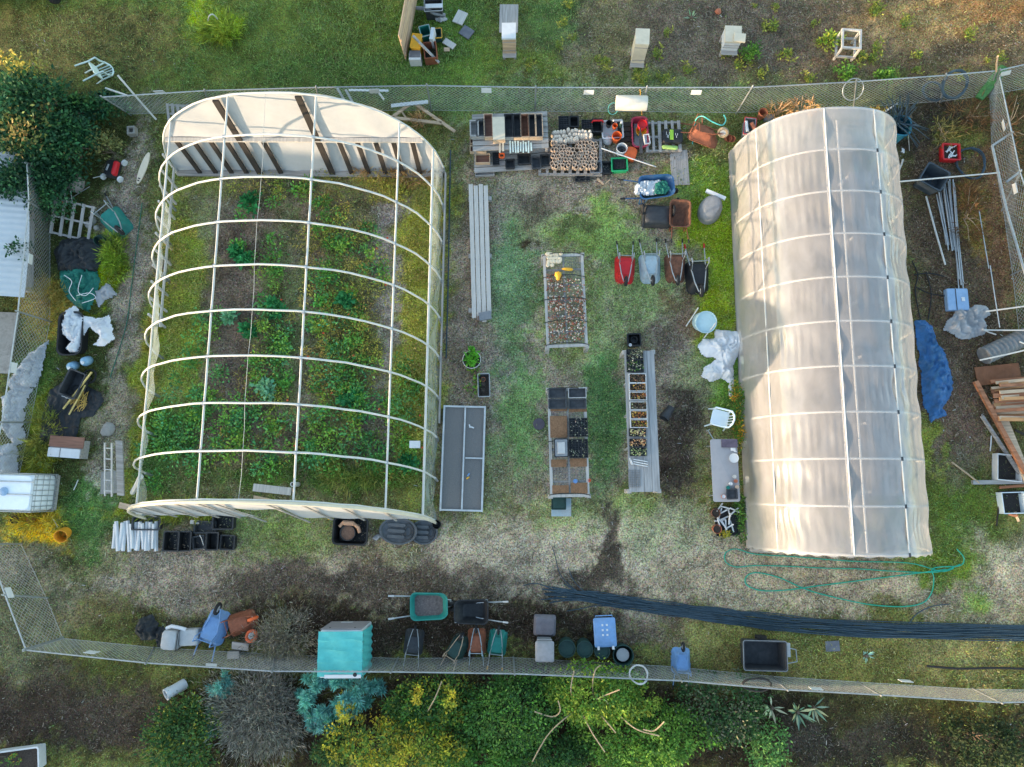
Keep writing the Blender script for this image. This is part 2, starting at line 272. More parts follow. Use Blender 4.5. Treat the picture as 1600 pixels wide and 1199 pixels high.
# ---- grass blades, weeds, chips
def scatter(n,x0=-17,x1=17.5,y0=-10.3,y1=16):
    return rng.uniform(x0,x1,n),rng.uniform(y0,y1,n)
LEAF=attrmat('leaf',.6,.2,.15); DRY=attrmat('dry litter',.85,.1)
PG=[(.06,.12,.022),(.085,.15,.03),(.05,.095,.03),(.13,.16,.045)]; PY=[(.17,.19,.035),(.13,.18,.03),(.24,.22,.06),(.09,.13,.025)]; PTL=[(.06,.15,.085),(.085,.18,.09),(.08,.13,.06)]
def lawn():
    xs,ys=scatter(1000000); C,G,K=zone(xs,ys); cl=fbm(xs*3,ys*3,77); keep=rng.random(len(xs))<G**1.7*np.clip(cl*2.6-.6,.03,1)
    xs,ys,C,K,G=xs[keep],ys[keep],C[keep],K[keep],G[keep]; n=len(xs); r=rng.random(n); cum=np.cumsum(K/K.sum(1,keepdims=True),1)
    col=np.where((r<cum[:,0])[:,None],pal(PG,n),np.where((r<cum[:,1])[:,None],pal(PY,n),pal(PTL,n)))
    lum=C.sum(1,keepdims=True)/.22; col=np.clip((col*1.35*np.clip(.55+.45*lum,.4,1.5)+C*.55)*(.45+1.25*rng.random((n,1))),0,.6)
    dry=rng.random(n)<.06; col[dry]=pal([(.26,.22,.12),(.2,.17,.09)],dry.sum())
    h=(.025+.065*rng.random(n)**2)*(.7+.6*fbm(xs*2,ys*2,79))*(.45+.75*G); a=rng.uniform(0,2*PI,n); d=np.stack([np.cos(a),np.sin(a),np.zeros(n)],1); lean=(.6+1.0*rng.random(n))[:,None]
    P=np.stack([xs,ys,np.full(n,-.012)],1); tip=P+d*h[:,None]*lean+np.array([[0,0,1]])*h[:,None]; sd_=np.stack([-np.sin(a),np.cos(a),np.zeros(n)],1)*(.006+.008*rng.random(n))[:,None]
    V=np.stack([P-sd_,P+sd_,tip],1).reshape(-1,3); F=np.arange(3*n).reshape(n,3)
    tag(npmesh('grass',V,F,np.repeat(col,3,0),LEAF),'short patchy grass growing over the yard and the field','grass',kind='stuff'); print('grass',n)
lawn()
def litter():
    xs,ys=scatter(480000); C,G,K=zone(xs,ys); keep=rng.random(len(xs))<np.clip(1-G*1.1,0,1)*np.clip(fbm(xs*1.5,ys*1.5,55)*2.2-.5,.05,1)*.75
    xs,ys,C=xs[keep],ys[keep],C[keep]; n=len(xs); a=rng.uniform(0,2*PI,n); L_=.014+.045*rng.random(n)**2; W_=.005+.009*rng.random(n)
    c,s=np.cos(a),np.sin(a); z=.002+.025*rng.random(n); dz=(rng.random(n)-.5)*.02; ex=np.stack([c*L_,s*L_,dz],1); ey=np.stack([-s*W_,c*W_,(rng.random(n)-.5)*.01],1); P=np.stack([xs,ys,z],1)
    V=np.stack([P-ex-ey,P+ex-ey*.6,P+ex+ey,P-ex+ey*.7],1).reshape(-1,3)
    k=(.4+2.0*rng.random(n)**1.8)[:,None]; col=np.clip(C*k*1.35*np.array([[1.08,1,.86]]),0,.55); pale=rng.random(n)<.01; col[pale]=pal([(.42,.4,.36),(.36,.3,.22)],pale.sum())
    tag(npmesh('wood_chips',V,np.arange(4*n).reshape(n,4),np.repeat(col,4,0),DRY),'scattered wood chips and dry straw on the bare soil','wood chips',kind='stuff'); print('chips',n)
litter()
# ================================================================ materials
GALV=mat('galvanised steel',(.36,.38,.39),.45,.2,8,.6,.05,.15,(.3,.28,.25)); WIRE=mat('galvanised wire',(.36,.37,.36),.5,.15,8,.2,0)
PVCW=mat('white pipe plastic',(.56,.545,.51),.4,.08,5,0,.03,.25,(.5,.46,.4)); WHITE=mat('white plastic',(.60,.61,.62),.4,.08,5,0,.05,.25,(.45,.44,.42)); WTAG=mat('white plate',(.62,.62,.61),.5,.05,5)
GWOOD=wood('weathered grey wood',(.33,.31,.29)); GWOODY=wood('weathered grey boards',(.33,.31,.29),ax=1); PWOOD=wood('pale pine wood',(.50,.36,.24)); PWOODY=wood('pale pine boards',(.50,.36,.24),ax=1); LWOOD=wood('bleached planks',(.50,.47,.43),.2,1,dirt=.45); DWOOD=wood('dark stained wood',(.034,.029,.026),.4,2); RWOOD=wood('red brown timber',(.36,.15,.075),.4); RBRN=wood('brown box wood',(.20,.10,.07),.4)
BLKP=mat('black plastic',(.018,.019,.021),.45,.3,7,0,.08,.35,(.075,.07,.065)); DGP=mat('charcoal plastic',(.04,.043,.048),.5,.3,7,0,.08,.4,(.10,.095,.09)); GRYP=mat('grey plastic',(.19,.20,.215),.5,.2,6,0,.06,.35,(.12,.11,.1)); LGRYP=mat('pale grey plastic',(.42,.42,.42),.55,.12,6,0,.06,.3,(.28,.26,.24)); RUB=mat('black rubber',(.022,.022,.023),.8,.3,20)
TEALP=mat('teal plastic',(.015,.18,.15),.45,.2,5,0,.06,.2,(.08,.1,.08)); DGRNP=mat('dark green plastic',(.02,.055,.048),.5,.25,6,0,.06,.3,(.07,.07,.06)); BLUP=mat('blue paint',(.03,.10,.22),.45,.2,6,0,.06,.3,(.2,.18,.16)); LBLUP=mat('light blue plastic',(.15,.28,.50),.45,.15,6,0,.06,.3,(.25,.27,.3)); PALEBLU=mat('faded pale blue paint',(.33,.42,.46),.5,.15,6,0,.06,.5,(.26,.14,.08))
REDP=mat('red paint',(.50,.02,.025),.35,.2,6,0,.05,.2,(.2,.05,.04)); PINKP=mat('crimson plastic',(.33,.035,.07),.45,.2,6,0,.05,.3,(.3,.15,.15)); ORGP=mat('orange plastic',(.72,.13,.035),.45,.15,6,0,.05,.2,(.35,.12,.07)); YELP=mat('yellow plastic',(.75,.38,.03),.45,.15,6,0,.05,.2,(.4,.25,.06)); GRNP=mat('bright green plastic',(.02,.33,.13),.45,.15,6,0,.05,.2,(.1,.2,.1)); LIMEP=mat('lime label',(.28,.5,.05),.5,.1,6)
RUST=mat('rusted steel',(.17,.075,.045),.8,.45,9,.2,.3,.6,(.09,.06,.05)); ORUST=mat('orange rust paint',(.25,.085,.045),.7,.3,8,.1,.2,.4,(.17,.09,.06)); TERRA=mat('terracotta',(.42,.14,.075),.8,.2,8,0,.1,.2,(.3,.2,.15)); CLAY=mat('pale clay',(.50,.38,.29),.85,.2,12,0,.1,.35,(.3,.2,.14)); SOIL=mat('potting soil',(.05,.038,.03),.95,.5,30,0,.5); STONE=mat('rough stone',(.25,.22,.2),.9,.35,9,0,.6); CONC=mat('stained concrete',(.30,.28,.25),.9,.2,3,0,.25,.8,(.12,.105,.09))
FLEECE=mat('white fleece cloth',(.66,.66,.67),.85,.08,5,0,.25,.2,(.5,.48,.45)); GFLEECE=mat('greyed fleece cloth',(.36,.36,.365),.85,.15,5,0,.25,.35,(.32,.31,.29)); BTARP=mat('black tarp',(.018,.021,.024),.5,.3,5,0,.2,.3,(.05,.05,.05)); UTARP=mat('blue tarp',(.025,.115,.28),.4,.25,5,0,.2,.2,(.14,.24,.38)); GNET=mat('green netting',(.015,.15,.11),.6,.3,30,0,.3); TTARP=mat('turquoise tarp',(.08,.42,.40),.5,.12,4,0,.2,.2,(.15,.5,.5))
CREAM=mat('cream hive paint',(.58,.51,.39),.6,.1,6,0,.1,.3,(.42,.33,.22)); HWHITE=mat('white hive paint',(.56,.57,.58),.6,.08,6,0,.1,.25,(.5,.47,.42)); SLATEP=mat('slate board',(.12,.125,.145),.7,.2,6,0,.1,.4,(.2,.19,.18)); TABLEW=mat('grey white folding table',(.31,.31,.33),.5,.08,4,0,.05,.4,(.3,.29,.28)); CARD=mat('cardboard',(.42,.24,.15),.9,.2,7)
HOSEG=mat('green hose',(.02,.32,.22),.4,.15,9,0,0); DRIP=mat('black drip pipe',(.03,.055,.075),.4,.35,4,0,.05,.3,(.1,.12,.14)); TRUNK=wood('bark',(.13,.095,.07),.4,2); TWIG=wood('pale twigs',(.42,.30,.19),.3,2); MESHW=mat('mesh wire',(.20,.20,.205),.5,.15,8,.2,0); FOAM=mat('paper roll',(.66,.60,.50),.8,.1,6)
TFILM=film('tunnel film',(.57,.555,.56),.45,.2,(1.4,.6,1),2.0,.15,.07,.25,.4); OFILM=film('old side film',(.42,.50,.50),.62,.3,(1.5,.5,1),3,.1,.2,.6,.5); WFILM=mat('white wall sheet',(.42,.43,.445),.6,.06,2,0,.3,.3,(.55,.55,.56))
# ================================================================ fences
def arc(p,q,t): return p+(q-p)*t
def fence(name,label,bases,tops,hz=1.3,pitch=.13,wr=.0038,plates=(),rails=None,postr=.024,group=None,wirecol=None,bottom=True):
    B=[pt(*b) for b in bases]; T=[pt(t[0],t[1],hz) for t in tops]; o=B[0].copy(); root=empty(name,label,'fence',o,group=group)
    for b,t in zip(B,T):
        m=MB(); m.tube([b-o-Vector((0,0,.05)),t-o+(t-b)*.05],postr,8); m.tube([t-o+(t-b)*.045,t-o+(t-b)*.08],[postr*1.25,postr*.5],8); m.build('post',GALV,root,True)
    m=MB(); m.tube([t-o for t in T],.02,6); m.build('top_rail',GALV,root,True)
    if bottom: m=MB(); m.tube([b-o+Vector((0,0,.06)) for b in B],.006,5); m.build('bottom_wire',WIRE,root)
    m=MB()
    for i in range(len(B)-1):
        b0,b1,t0,t1=B[i]-o,B[i+1]-o,T[i]-o,T[i+1]-o; L=((b1-b0).length+(t1-t0).length)/2; h=(t0-b0).length
        nrm=(b1-b0).cross(t0-b0).normalized()
        def q(s,z): return arc(arc(b0,b1,s/L),arc(t0,t1,s/L),.03+.97*z/h)
        k=int((L+h)/pitch)
        for j in range(k):
            for sg in (1,-1):
                s0=j*pitch-h if sg>0 else j*pitch; a=(s0,0.0); e=(s0+sg*h,h)
                # clip to 0..L
                (x0,z0),(x1,z1)=a,e
                if sg<0: pass
                dx=x1-x0
                ta=0.;tb=1.
                for lim,sgn in ((0,1),(L,-1)):
                    f0=(x0-lim)*sgn; f1=(x1-lim)*sgn
                    if f0<0 and f1<0: ta=2
                    elif f0<0: ta=max(ta,f0/(f0-f1))
                    elif f1<0: tb=min(tb,f0/(f0-f1))
                if ta>=tb: continue
                off=nrm*(.003*sg); m.tube([q(x0+dx*ta,h*ta)+off,q(x0+dx*tb,h*tb)+off],wr,3,False)
    m.build('chain_link_mesh',wirecol or WIRE,root)
    for (u,v) in plates:
        p=pt(u,v,hz-.12); j=min(range(len(T)-1),key=lambda i:abs((T[i].x+T[i+1].x)/2-p.x)+abs((T[i].y+T[i+1].y)/2-p.y)); d=(T[j+1]-T[j]).normalized()
        m=MB(); up_=(T[j]-B[j]).normalized(); c=p-o+d.cross(up_)*-.03; M=Matrix((d,d.cross(up_),up_)).transposed(); m.box(c,(.3,.012,.22),M=M); m.build('white_plate',WTAG,root)
    return root
fence('chain_link_fence','long chain-link fence between the yard and the bee hive field',[(205,180),(330,176),(502,175),(674,174),(836,176),(1004,176),(1150,178),(1335,170),(1470,160),(1545,150)],[(160,152),(320,142),(494,137),(667,134),(837,137),(1011,137),(1175,137),(1338,128),(1478,118),(1557,111)],plates=[(250,146),(585,144),(760,143),(920,146),(1088,146)],group='chain-link fences round the yard')
fence('chain_link_fence','short chain-link fence run going off the frame behind the green net roll',[(1549,149),(1640,133)],[(1562,110),(1650,90)],plates=[(1572,116)],group='chain-link fences round the yard')
fence('chain_link_fence','long chain-link fence in front of the overgrown scrub along the wheelbarrows',[(100,997),(240,1011),(430,1022),(622,1028),(802,1027),(1050,1041),(1205,1056),(1340,1065),(1520,1076),(1640,1078)],[(40,1016),(228,1036),(425,1049),(611,1050),(804,1053),(1065,1064),(1230,1078),(1375,1086),(1564,1098),(1680,1096)],plates=[(143,1021),(330,1041),(1275,1078),(1415,1066)],group='chain-link fences round the yard')
fence('chain_link_fence','chain-link fence standing between the corrugated roof and the dark tarp heaps',[(88,262),(80,338),(80,503),(50,660),(28,760)],[(42,255),(45,315),(28,487),(3,660),(-20,770)],plates=[(46,405),(20,575)],group='chain-link fences round the yard')
fence('chain_link_fence','small chain-link gate leaning open beside the mulch path in the yard corner',[(35,850),(75,935),(100,996)],[(-22,850),(8,930),(40,1014)],plates=[(13,927)],group='chain-link fences round the yard')
fence('chain_link_fence','tall sunlit chain-link fence on the reddish timber side of the yard',[(1545,152),(1548,232),(1566,330),(1580,430),(1590,520)],[(1562,120),(1581,208),(1594,270),(1640,400),(1660,520)],plates=[(1566,197),(1584,295)],group='chain-link fences round the yard')
m=MB(); a=pt(1550,228,.35)
o=pt(1575,330)
for p,q in (((1550,228),(1573,330)),((1573,330),(1605,440)),((1550,228),(1581,208)),((1572,285),(1594,268))): m.tube([pt(*p,.9)-o,pt(*q,1.0)-o],.035,8)
single('metal_gate','sunlit steel tube gate frame propped against the fence beside the reddish ground','gate frame',m,GALV,o,smooth=True)
def pole(name,label,cat,a,b,r,material,za=.05,zb=.05,group=None,n=7):
    A=pt(a[0],a[1],za); B=pt(b[0],b[1],zb); o=(A+B)/2; m=MB(); mid=(A+B)/2+Vector((random.uniform(-.01,.01),random.uniform(-.01,.01),-.005))
    m.tube([A-o,mid-o,B-o],r,n); return single(name,label,cat,m,material,o,group=group,smooth=True)
# ================================================================ open hoop house
LX0,LY0,LAZ,LS,LEAN,LA,LH,LN=-6.844,8.395,-.006,1.174,.177,4.217,3.536,2.2
def sup(w,a,h,n): return h*max(0,1-abs(w/a)**n)**(1/n)
def lp(w,z,i,off=0):
    ly=-i*LS+LEAN*z-.007*w+off; return Vector((w*math.cos(LAZ)-ly*math.sin(LAZ),w*math.sin(LAZ)+ly*math.cos(LAZ),z))
hl=Vector((LX0,LY0,0))
HH=empty('open_hoop_house','wide hoop house frame stripped of its roof film over weedy beds','hoop house',hl)
def hoop_pts(a,h,n,k=30):
    P=[]
    for j in range(k+1):
        t=PI-PI*j/k; P.append((a*math.copysign(abs(math.cos(t))**(2/n),math.cos(t)),h*abs(math.sin(t))**(2/n)))
    return P
for i in range(-1,9):
    m=MB(); m.tube([lp(w_,z_,i)+Vector((random.uniform(-.012,.012),random.uniform(-.01,.01),0)) for w_,z_ in hoop_pts(LA,LH,LN)],.027,8); m.build('hoop',PVCW,HH,True)
for w_ in (-3.22,-1.181,1.181,3.22,4.0):
    z_=sup(w_,LA,LH,LN)-.045; m=MB(); m.tube([lp(w_,z_,i)+Vector((0,0,-.012*math.sin(PI*(i%1)))) for i in np.arange(-1,8.01,.5)],.027 if w_<3.9 else .035,7); m.build('purlin',PVCW,HH,True)
for i in range(0,8):
    for w_ in (-1.181,1.181,3.22):
        m=MB(); m.box(lp(w_,sup(w_,LA,LH,LN)-.02,i),(.07,.09,.07)); m.build('pipe_clamp',GALV,HH)
m=MB(); m.tube([lp(-.12+.02*math.sin(i*2),LH-.06-(.03 if i%1 else 0),i) for i in np.arange(-1,8.01,.5)],.006,5); m.build('ridge_wire',WIRE,HH)
def arch_sheet(i,off,z0=0.0,zmax=99,inset=.03,k=40,t=.006):
    pr=[(w_*(1-inset/LA),min(z_*(1-inset/LH),zmax)) for w_,z_ in hoop_pts(LA,LH,LN,k)]; m=MB(); nz=8; rows=[]
    for w_,zt in pr: rows.append([lp(w_,z0+(max(z0+.01,zt)-z0)*j/nz,i,off+.018*math.sin(w_*5+j*.9)) for j in range(nz+1)])
    V=[p for r in rows for p in r]; F=[]
    for a in range(k):
        for j in range(nz): F.append((a*(nz+1)+j,(a+1)*(nz+1)+j,(a+1)*(nz+1)+j+1,a*(nz+1)+j+1))
    return m.add(V,F)
arch_sheet(-1,.06).build('end_wall_sheet',WFILM,HH,True)
# studs on the yard side of the north wall
def stud(i,w_,z0,z1,off,sx=.045,d=.10,mt=None):
    m=MB(); a=lp(w_,z0,i,off); b=lp(w_,z1,i,off); m.bar(a,b,sx,d,up=(1,0,0)); return m.build('stud',mt or DWOOD,HH)
for w_ in (-1.55,.72): stud(-1,w_,0,sup(w_,LA,LH,LN)-.05,-.05,.055,.17)
for w_ in (-3.45,-2.95,-2.45,-1.98,-.9,1.32,1.85,2.38,2.9,3.45): stud(-1,w_,0,min(1.62,sup(w_,LA,LH,LN)-.05),-.03,.05,.13)
m=MB(); m.bar(lp(-3.75,1.68,-1,-.02),lp(3.75,1.68,-1,-.02),.06,.12,up=(0,1,0)); m.build('wall_rail',LWOOD,HH)
m=MB(); m.bar(lp(-4.15,.12,-1,-.02),lp(4.15,.12,-1,-.02),.06,.2,up=(0,1,0)); m.build('sill_board',GWOOD,HH)
# south wall: low at the door, sheet with studs on its outer face
def part_arch(i,off,w0,w1,name,k=24,z0=0.0):
    rows=[]; nz=8
    for a in range(k+1):
        w_=w0+(w1-w0)*a/k; zt=sup(w_,LA-.02,LH-.03,LN); rows.append([lp(w_,z0+(max(z0+.01,zt)-z0)*j/nz,i,off+.015*math.sin(w_*6+j)) for j in range(nz+1)])
    m=MB(); F=[]
    for a in range(k):
        for j in range(nz): F.append((a*(nz+1)+j,(a+1)*(nz+1)+j,(a+1)*(nz+1)+j+1,a*(nz+1)+j+1))
    return m.add([p for r in rows for p in r],F).build(name,WFILM,HH,True)
part_arch(8,-.04,-4.15,-.75,'end_wall_sheet',z0=.75); part_arch(8,-.04,.55,4.15,'end_wall_sheet',z0=.75); part_arch(8,-.04,-.75,.55,'door_header_sheet',z0=2.2)
for w_ in (-3.6,-3.0,-2.4,-1.8,-1.2,-.75,.55,1.4,2.3,3.2): stud(8,w_,.75 if abs(w_+.1)>.8 else 0,sup(w_,LA,LH,LN)-.06,-.085,.03,.05,GWOOD)
m=MB(); m.tube([lp(w_,z_,8,-.06)*1.0+Vector((0,0,.01)) for w_,z_ in hoop_pts(LA*1.005,LH*1.005,LN)],.045,7); m.build('end_wall_trim',CREAM,HH,True)
# rolled and hanging film along both long sides
def side_film(w0,w1,i0,i1,name,seed):
    m=MB(); n=70; k=6; V=[]
    for a in range(n+1):
        i=i0+(i1-i0)*a/n; ed=.5+.5*math.sin(i*1.9+seed)+.25*math.sin(i*5.3)
        for j in range(k+1):
            s=j/k; w_=w0+(w1-w0)*s; z_=max(.03,sup(w_,LA*.985,LH*.985,LN)*(1-.12*s*ed)); p=lp(w_,z_,i); p+=Vector((.03*math.sin(i*7+j*1.3+seed)-.05*s*ed*math.copysign(1,w0),.0,.02*math.sin(i*11+j))); V.append(p)
    m.add(V,[(a*(k+1)+j,(a+1)*(k+1)+j,(a+1)*(k+1)+j+1,a*(k+1)+j+1) for a in range(n) for j in range(k)]); m.build(name,OFILM,HH,True)
side_film(4.0,4.19,-1,8,'side_film',1.0)
m=MB(); V=[]
for a in range(81):
    i=1+7*a/80; L_=.26+.12*math.sin(i*1.7)+.06*math.sin(i*5)
    for j in range(7): z0=sup(-3.22,LA,LH,LN); V.append(lp(-3.2+.05*math.sin(i*6+j)*j/6,z0-L_*j/6,i))
m.add(V,[(a*7+j,(a+1)*7+j,(a+1)*7+j+1,a*7+j+1) for a in range(80) for j in range(6)]); m.build('side_film',OFILM,HH,True)
m=MB()
for w_ in (-4.17,): m.bar(lp(w_,.35,-1),lp(w_,.35,3.3),.035,.09); m.bar(lp(w_,.75,-.6),lp(w_,.75,3.3),.035,.08)
for i in np.arange(-1,3.4,.42): m.bar(lp(-4.19,.02,i),lp(-4.19,1.0,i),.05,.06,up=(0,1,0))
m.build('side_slat_wall',LWOOD,HH)
m=MB(); m.bar(lp(4.24,.12,-1),lp(4.24,.12,5.6),.04,.2); m.build('base_board',GWOODY,HH)
for i in range(-1,9):
    m=MB(); m.tube([lp(4.2,-.1,i),lp(4.2,.42,i)],.038,7); m.build('ground_sleeve',GALV,HH,True); m=MB(); m.tube([lp(-4.2,-.1,i),lp(-4.2,.42,i)],.038,7); m.build('ground_sleeve',GALV,HH,True)
m=MB(); m.box(lp(3.72,1.2,6.35),(.3,.2,.02)); m.build('white_label_board',WTAG,HH)
# ================================================================ covered tunnel
TX0,TY0,TS,TA,THt,TN=8.47,10.136,1.18,2.28,2.6,2.3
tl=Vector((TX0,TY0,0)); TH_=empty('covered_poly_tunnel','long poly tunnel covered in cloudy white film, yard side catching the sun','poly tunnel',tl)
def tp(w_,z_,i): return Vector((w_,-i*TS,z_))
for i in range(0,11):
    m=MB(); m.tube([tp(w_,z_,i) for w_,z_ in hoop_pts(TA,THt,TN)],.026,8); m.build('hoop',PVCW,TH_,True)
for w_ in (-1.98,-.50,.885):
    z_=sup(w_,TA,THt,TN)+.015; m=MB(); m.tube([tp(w_,z_+.006,0),tp(w_,z_+.006,10)],.02,7); m.build('purlin',PVCW,TH_,True)
for w_ in (-.25,.12):
    m=MB(); m.tube([tp(w_,1.95,0),tp(w_,1.95,10)],.03,6); m.build('inner_rail',PVCW,TH_,True)
m=MB(); n=240; k=150; V=[]; rs=np.random.default_rng(5); hp=hoop_pts(TA*1.013,THt*1.012,TN,k)
fold=[(rs.uniform(0,10),rs.uniform(.15,.9)*PI,rs.uniform(-.25,.25)) for _ in range(60)]
for a in range(n+1):
    i=-.02+10.06*a/n; fr=i-math.floor(i); sag=math.sin(PI*fr)**2
    for j,(w_,z_) in enumerate(hp):
        t=PI-PI*j/k; s=.03*sag*(1+.4*math.sin(i*2.1+t)); wr=0
        bay=math.floor(i); br=math.sin(bay*12.9898)*43.7; br-=math.floor(br); sh=(fr-.5)*math.sin(PI*fr)
        mk=.5+.5*math.sin(t*3.1+bay*2.2+br*6); ph=t*64+9*(br-.4)*sh*(1+1.2*math.sin(t*2+bay)); wr+=.0052*mk*math.sin(ph+1.7*math.sin(t*9+bay))*math.sin(PI*fr)**.7
        mk2=.5+.5*math.sin(t*4.3-bay*1.7); ph2=t*101+16*(br-.6)*sh; wr+=.0030*mk2*math.sin(ph2+2*math.sin(t*7.7+bay*3))*math.sin(PI*fr)**.7; wr+=.004*math.sin(t*23+bay+6*sh)*math.sin(PI*fr)
        q=1-(s+wr)/1.9; zz=z_*q
        if z_<.3: q=1.012; zz=z_*.9
        V.append(tp(w_*q,zz,i+ (0 if a<n else .02*math.sin(j*.8))))
m.add(V,[(a*(k+1)+j,(a+1)*(k+1)+j,(a+1)*(k+1)+j+1,a*(k+1)+j+1) for a in range(n) for j in range(k)]); m.build('cover_film',TFILM,TH_,True)
def tend(i,off,gap=None):
    pr=hoop_pts(TA*.985,THt*.985,TN,44); nz=7; rows=[]
    for w_,zt in pr: rows.append([tp(w_,max(.01,zt)*j/nz,i)+Vector((0,off+.05*math.sin(w_*4)*(1-j/nz)+(-.10*(1-j/nz) if off<0 else .05*(1-j/nz)),0)) for j in range(nz+1)])
    F=[(a*(nz+1)+j,(a+1)*(nz+1)+j,(a+1)*(nz+1)+j+1,a*(nz+1)+j+1) for a in range(44) for j in range(nz) if not(gap and gap[0]<pr[a][0]<gap[1] and j<6)]
    MB().add([p for r in rows for p in r],F).build('end_film',TFILM,TH_,True)
tend(0,.03); tend(10,-.05,(-.15,.25))
m=MB(); m.bar(tp(-TA-.03,.06,0),tp(-TA-.03,.06,10),.04,.14); m.build('base_board',GWOODY,TH_); m=MB(); m.bar(tp(TA+.03,.06,0),tp(TA+.03,.06,10),.04,.14); m.build('base_board',GWOODY,TH_)
for i in range(1,11):
    for w_ in (.885,): m=MB(); m.box(tp(w_,sup(w_,TA,THt,TN)+.02,i),(.05,.1,.05)); m.build('pipe_clamp',DGP,TH_)
for i in np.arange(.5,9.6,4.6): # benches in the tunnel
    for w_ in (-1.5,1.45):
        b=empty('potting_bench','slatted potting bench inside the poly tunnel, dim behind the film','bench',tl+tp(w_,0,i+2.0),group='benches inside the poly tunnel')
        m=MB()
        for q in range(6): m.box((-.45+.18*q,0,.72),(.13,4.0,.03))
        m.build('bench_top',mat('dark grey bench wood',(.13,.12,.11),.9,.3,6),b)  # dark even tone so the planks show less through the film
        for sx in (-1,1):
            for sy in (-1.9,0,1.9): m=MB(); m.box((sx*.48,sy,.35),(.07,.07,.7)); m.build('leg',GWOOD,b)
# ================================================================ object builders
def at(u,v,z=0): return pt(u,v,z)
def W(px,u,v,z=0): return px*mpp(u,v,z)
def tub(name,label,cat,u,v,w,d,h,mt,rot=0,bw=.82,r=.05,zb=0,group=None,rim=None,fill=None,t=.014,n=5,tilt=None,bd=None):
    """open tub, crate or pot; w,d are pixels across the rim; u,v is the rim centre in the photo"""
    c=pt(u,v,zb+h); k=mpp(u,v,zb+h); w*=k; d*=k; m=MB(); m.hollow(w,d,h,bw,bd,r,t,n=n)
    o=single(name,label,cat,m,mt,(c.x,c.y,zb),(tilt or (0,0))+(R(rot),) if tilt else (0,0,R(rot)),group,True)
    mr=MB(); mr.loft([rrect(w+.024,d+.024,r+.012,h-.02,n),rrect(w+.024,d+.024,r+.012,h+.004,n),rrect(w-.01,d-.01,r,h+.004,n),rrect(w-.01,d-.01,r,h-.02,n)],False,False,True); mr.build('rim',rim or mt,o,True)
    if fill: f=MB(); q=fill[1]; s=bw+(1-bw)*q; f.loft([rrect(w*s-.03,d*s-.03,r*.9,h*q-.02,n),rrect(w*s-.035,d*s-.035,r*.9,h*q,n)]); f.build(fill[2] if len(fill)>2 else 'soil',fill[0],o)
    return o
def rpot(name,label,cat,u,v,dpx,h,mt,zb=0,taper=.72,group=None,fill=None,tilt=(0,0,0),zc=None):
    c=pt(u,v,zb+h); rr=dpx*mpp(u,v,zb+h)/2; m=MB(); t=max(.006,rr*.07)
    m.lathe([(rr*taper,0),(rr*.96,h*.82),(rr,h*.82),(rr,h),(rr-t,h),(rr*taper-t,.015)],20)
    o=single(name,label,cat,m,mt,(c.x,c.y,zb if zc is None else zc),tilt,group,True)
    if fill: f=MB(); f.lathe([(rr*.88,h*.8-.02),(rr*.9,h*.86)],20); f.build('soil',fill,o)
    return o
def wbox(name,label,cat,u,v,w,d,h,mt,rot=0,zb=0,group=None,t=.02,floor=None,part='floor'):
    """open wooden box of four boards with a floor"""
    c=pt(u,v,zb+h); k=mpp(u,v,zb+h); w*=k; d*=k; m=MB()
    m.box((0,d/2-t/2,h/2),(w,t,h)); m.box((0,-d/2+t/2,h/2),(w,t,h)); m.box((w/2-t/2,0,h/2),(t,d-2*t-.002,h-.003)); m.box((-w/2+t/2,0,h/2),(t,d-2*t-.002,h-.003))
    o=single(name,label,cat,m,mt,(c.x,c.y,zb),(0,0,R(rot)),group)
    f=MB(); f.box((0,0,.012),(w-2*t-.004,d-2*t-.004,.02)); f.build(part,floor or mt,o); return o
def board(name,label,cat,u,v,w,d,h,mt,rot=0,zb=0,group=None,tilt=(0,0)):
    c=pt(u,v,zb+h); k=mpp(u,v,zb+h); m=MB(); W_,D_=w*k,d*k
    nb=max(1,int(min(W_,D_)/.16)) if mt in (GWOOD,GWOODY,LWOOD,PWOOD) else 1
    for i in range(nb):
        if D_>=W_: m.box((-W_/2+W_*(i+.5)/nb,0,h/2),(W_/nb-.006,D_*(1-.01*(i%2)),h))
        else: m.box((0,-D_/2+D_*(i+.5)/nb,h/2),(W_*(1-.01*(i%2)),D_/nb-.006,h))
    return single(name,label,cat,m,mt,(c.x,c.y,zb),(tilt[0],tilt[1],R(rot)),group)
def celltray(name,label,cat,u,v,w,d,nx,ny,rot=0,zb=0,group=None,mt=None,plants=None,h=.06):
    c=pt(u,v,zb+h); k=mpp(u,v,zb+h); w*=k; d*=k; m=MB(); t=.007
    m.box((0,0,.006),(w,d,.012))
    for i in range(nx+1): m.box((-w/2+w*i/nx,0,.012+h/2),(t,d,h-.012 if 0<i<nx else h))
    for j in range(ny+1): m.box((0,-d/2+d*j/ny,.012+h/2-.001),(w+t*1.02,t,h-.016 if 0<j<ny else h-.002))
    o=single(name,label,cat,m,mt or DGP,(c.x,c.y,zb),(0,0,R(rot)),group)
    if plants:
        cols,dens,hh=plants; N=int(nx*ny*dens); P=np.stack([(rng.integers(0,nx,N)+.5+rng.normal(size=N)*.16)/nx*w-w/2,(rng.integers(0,ny,N)+.5+rng.normal(size=N)*.16)/ny*d-d/2,h*.6+hh*rng.random(N)],1)
        D=np.concatenate([rng.normal(size=(N,2)),np.abs(rng.normal(size=(N,1)))*.5+.2],1); leaves('seedlings',P,D,.045,.6,pal(cols,N),LEAF,o)
    return o
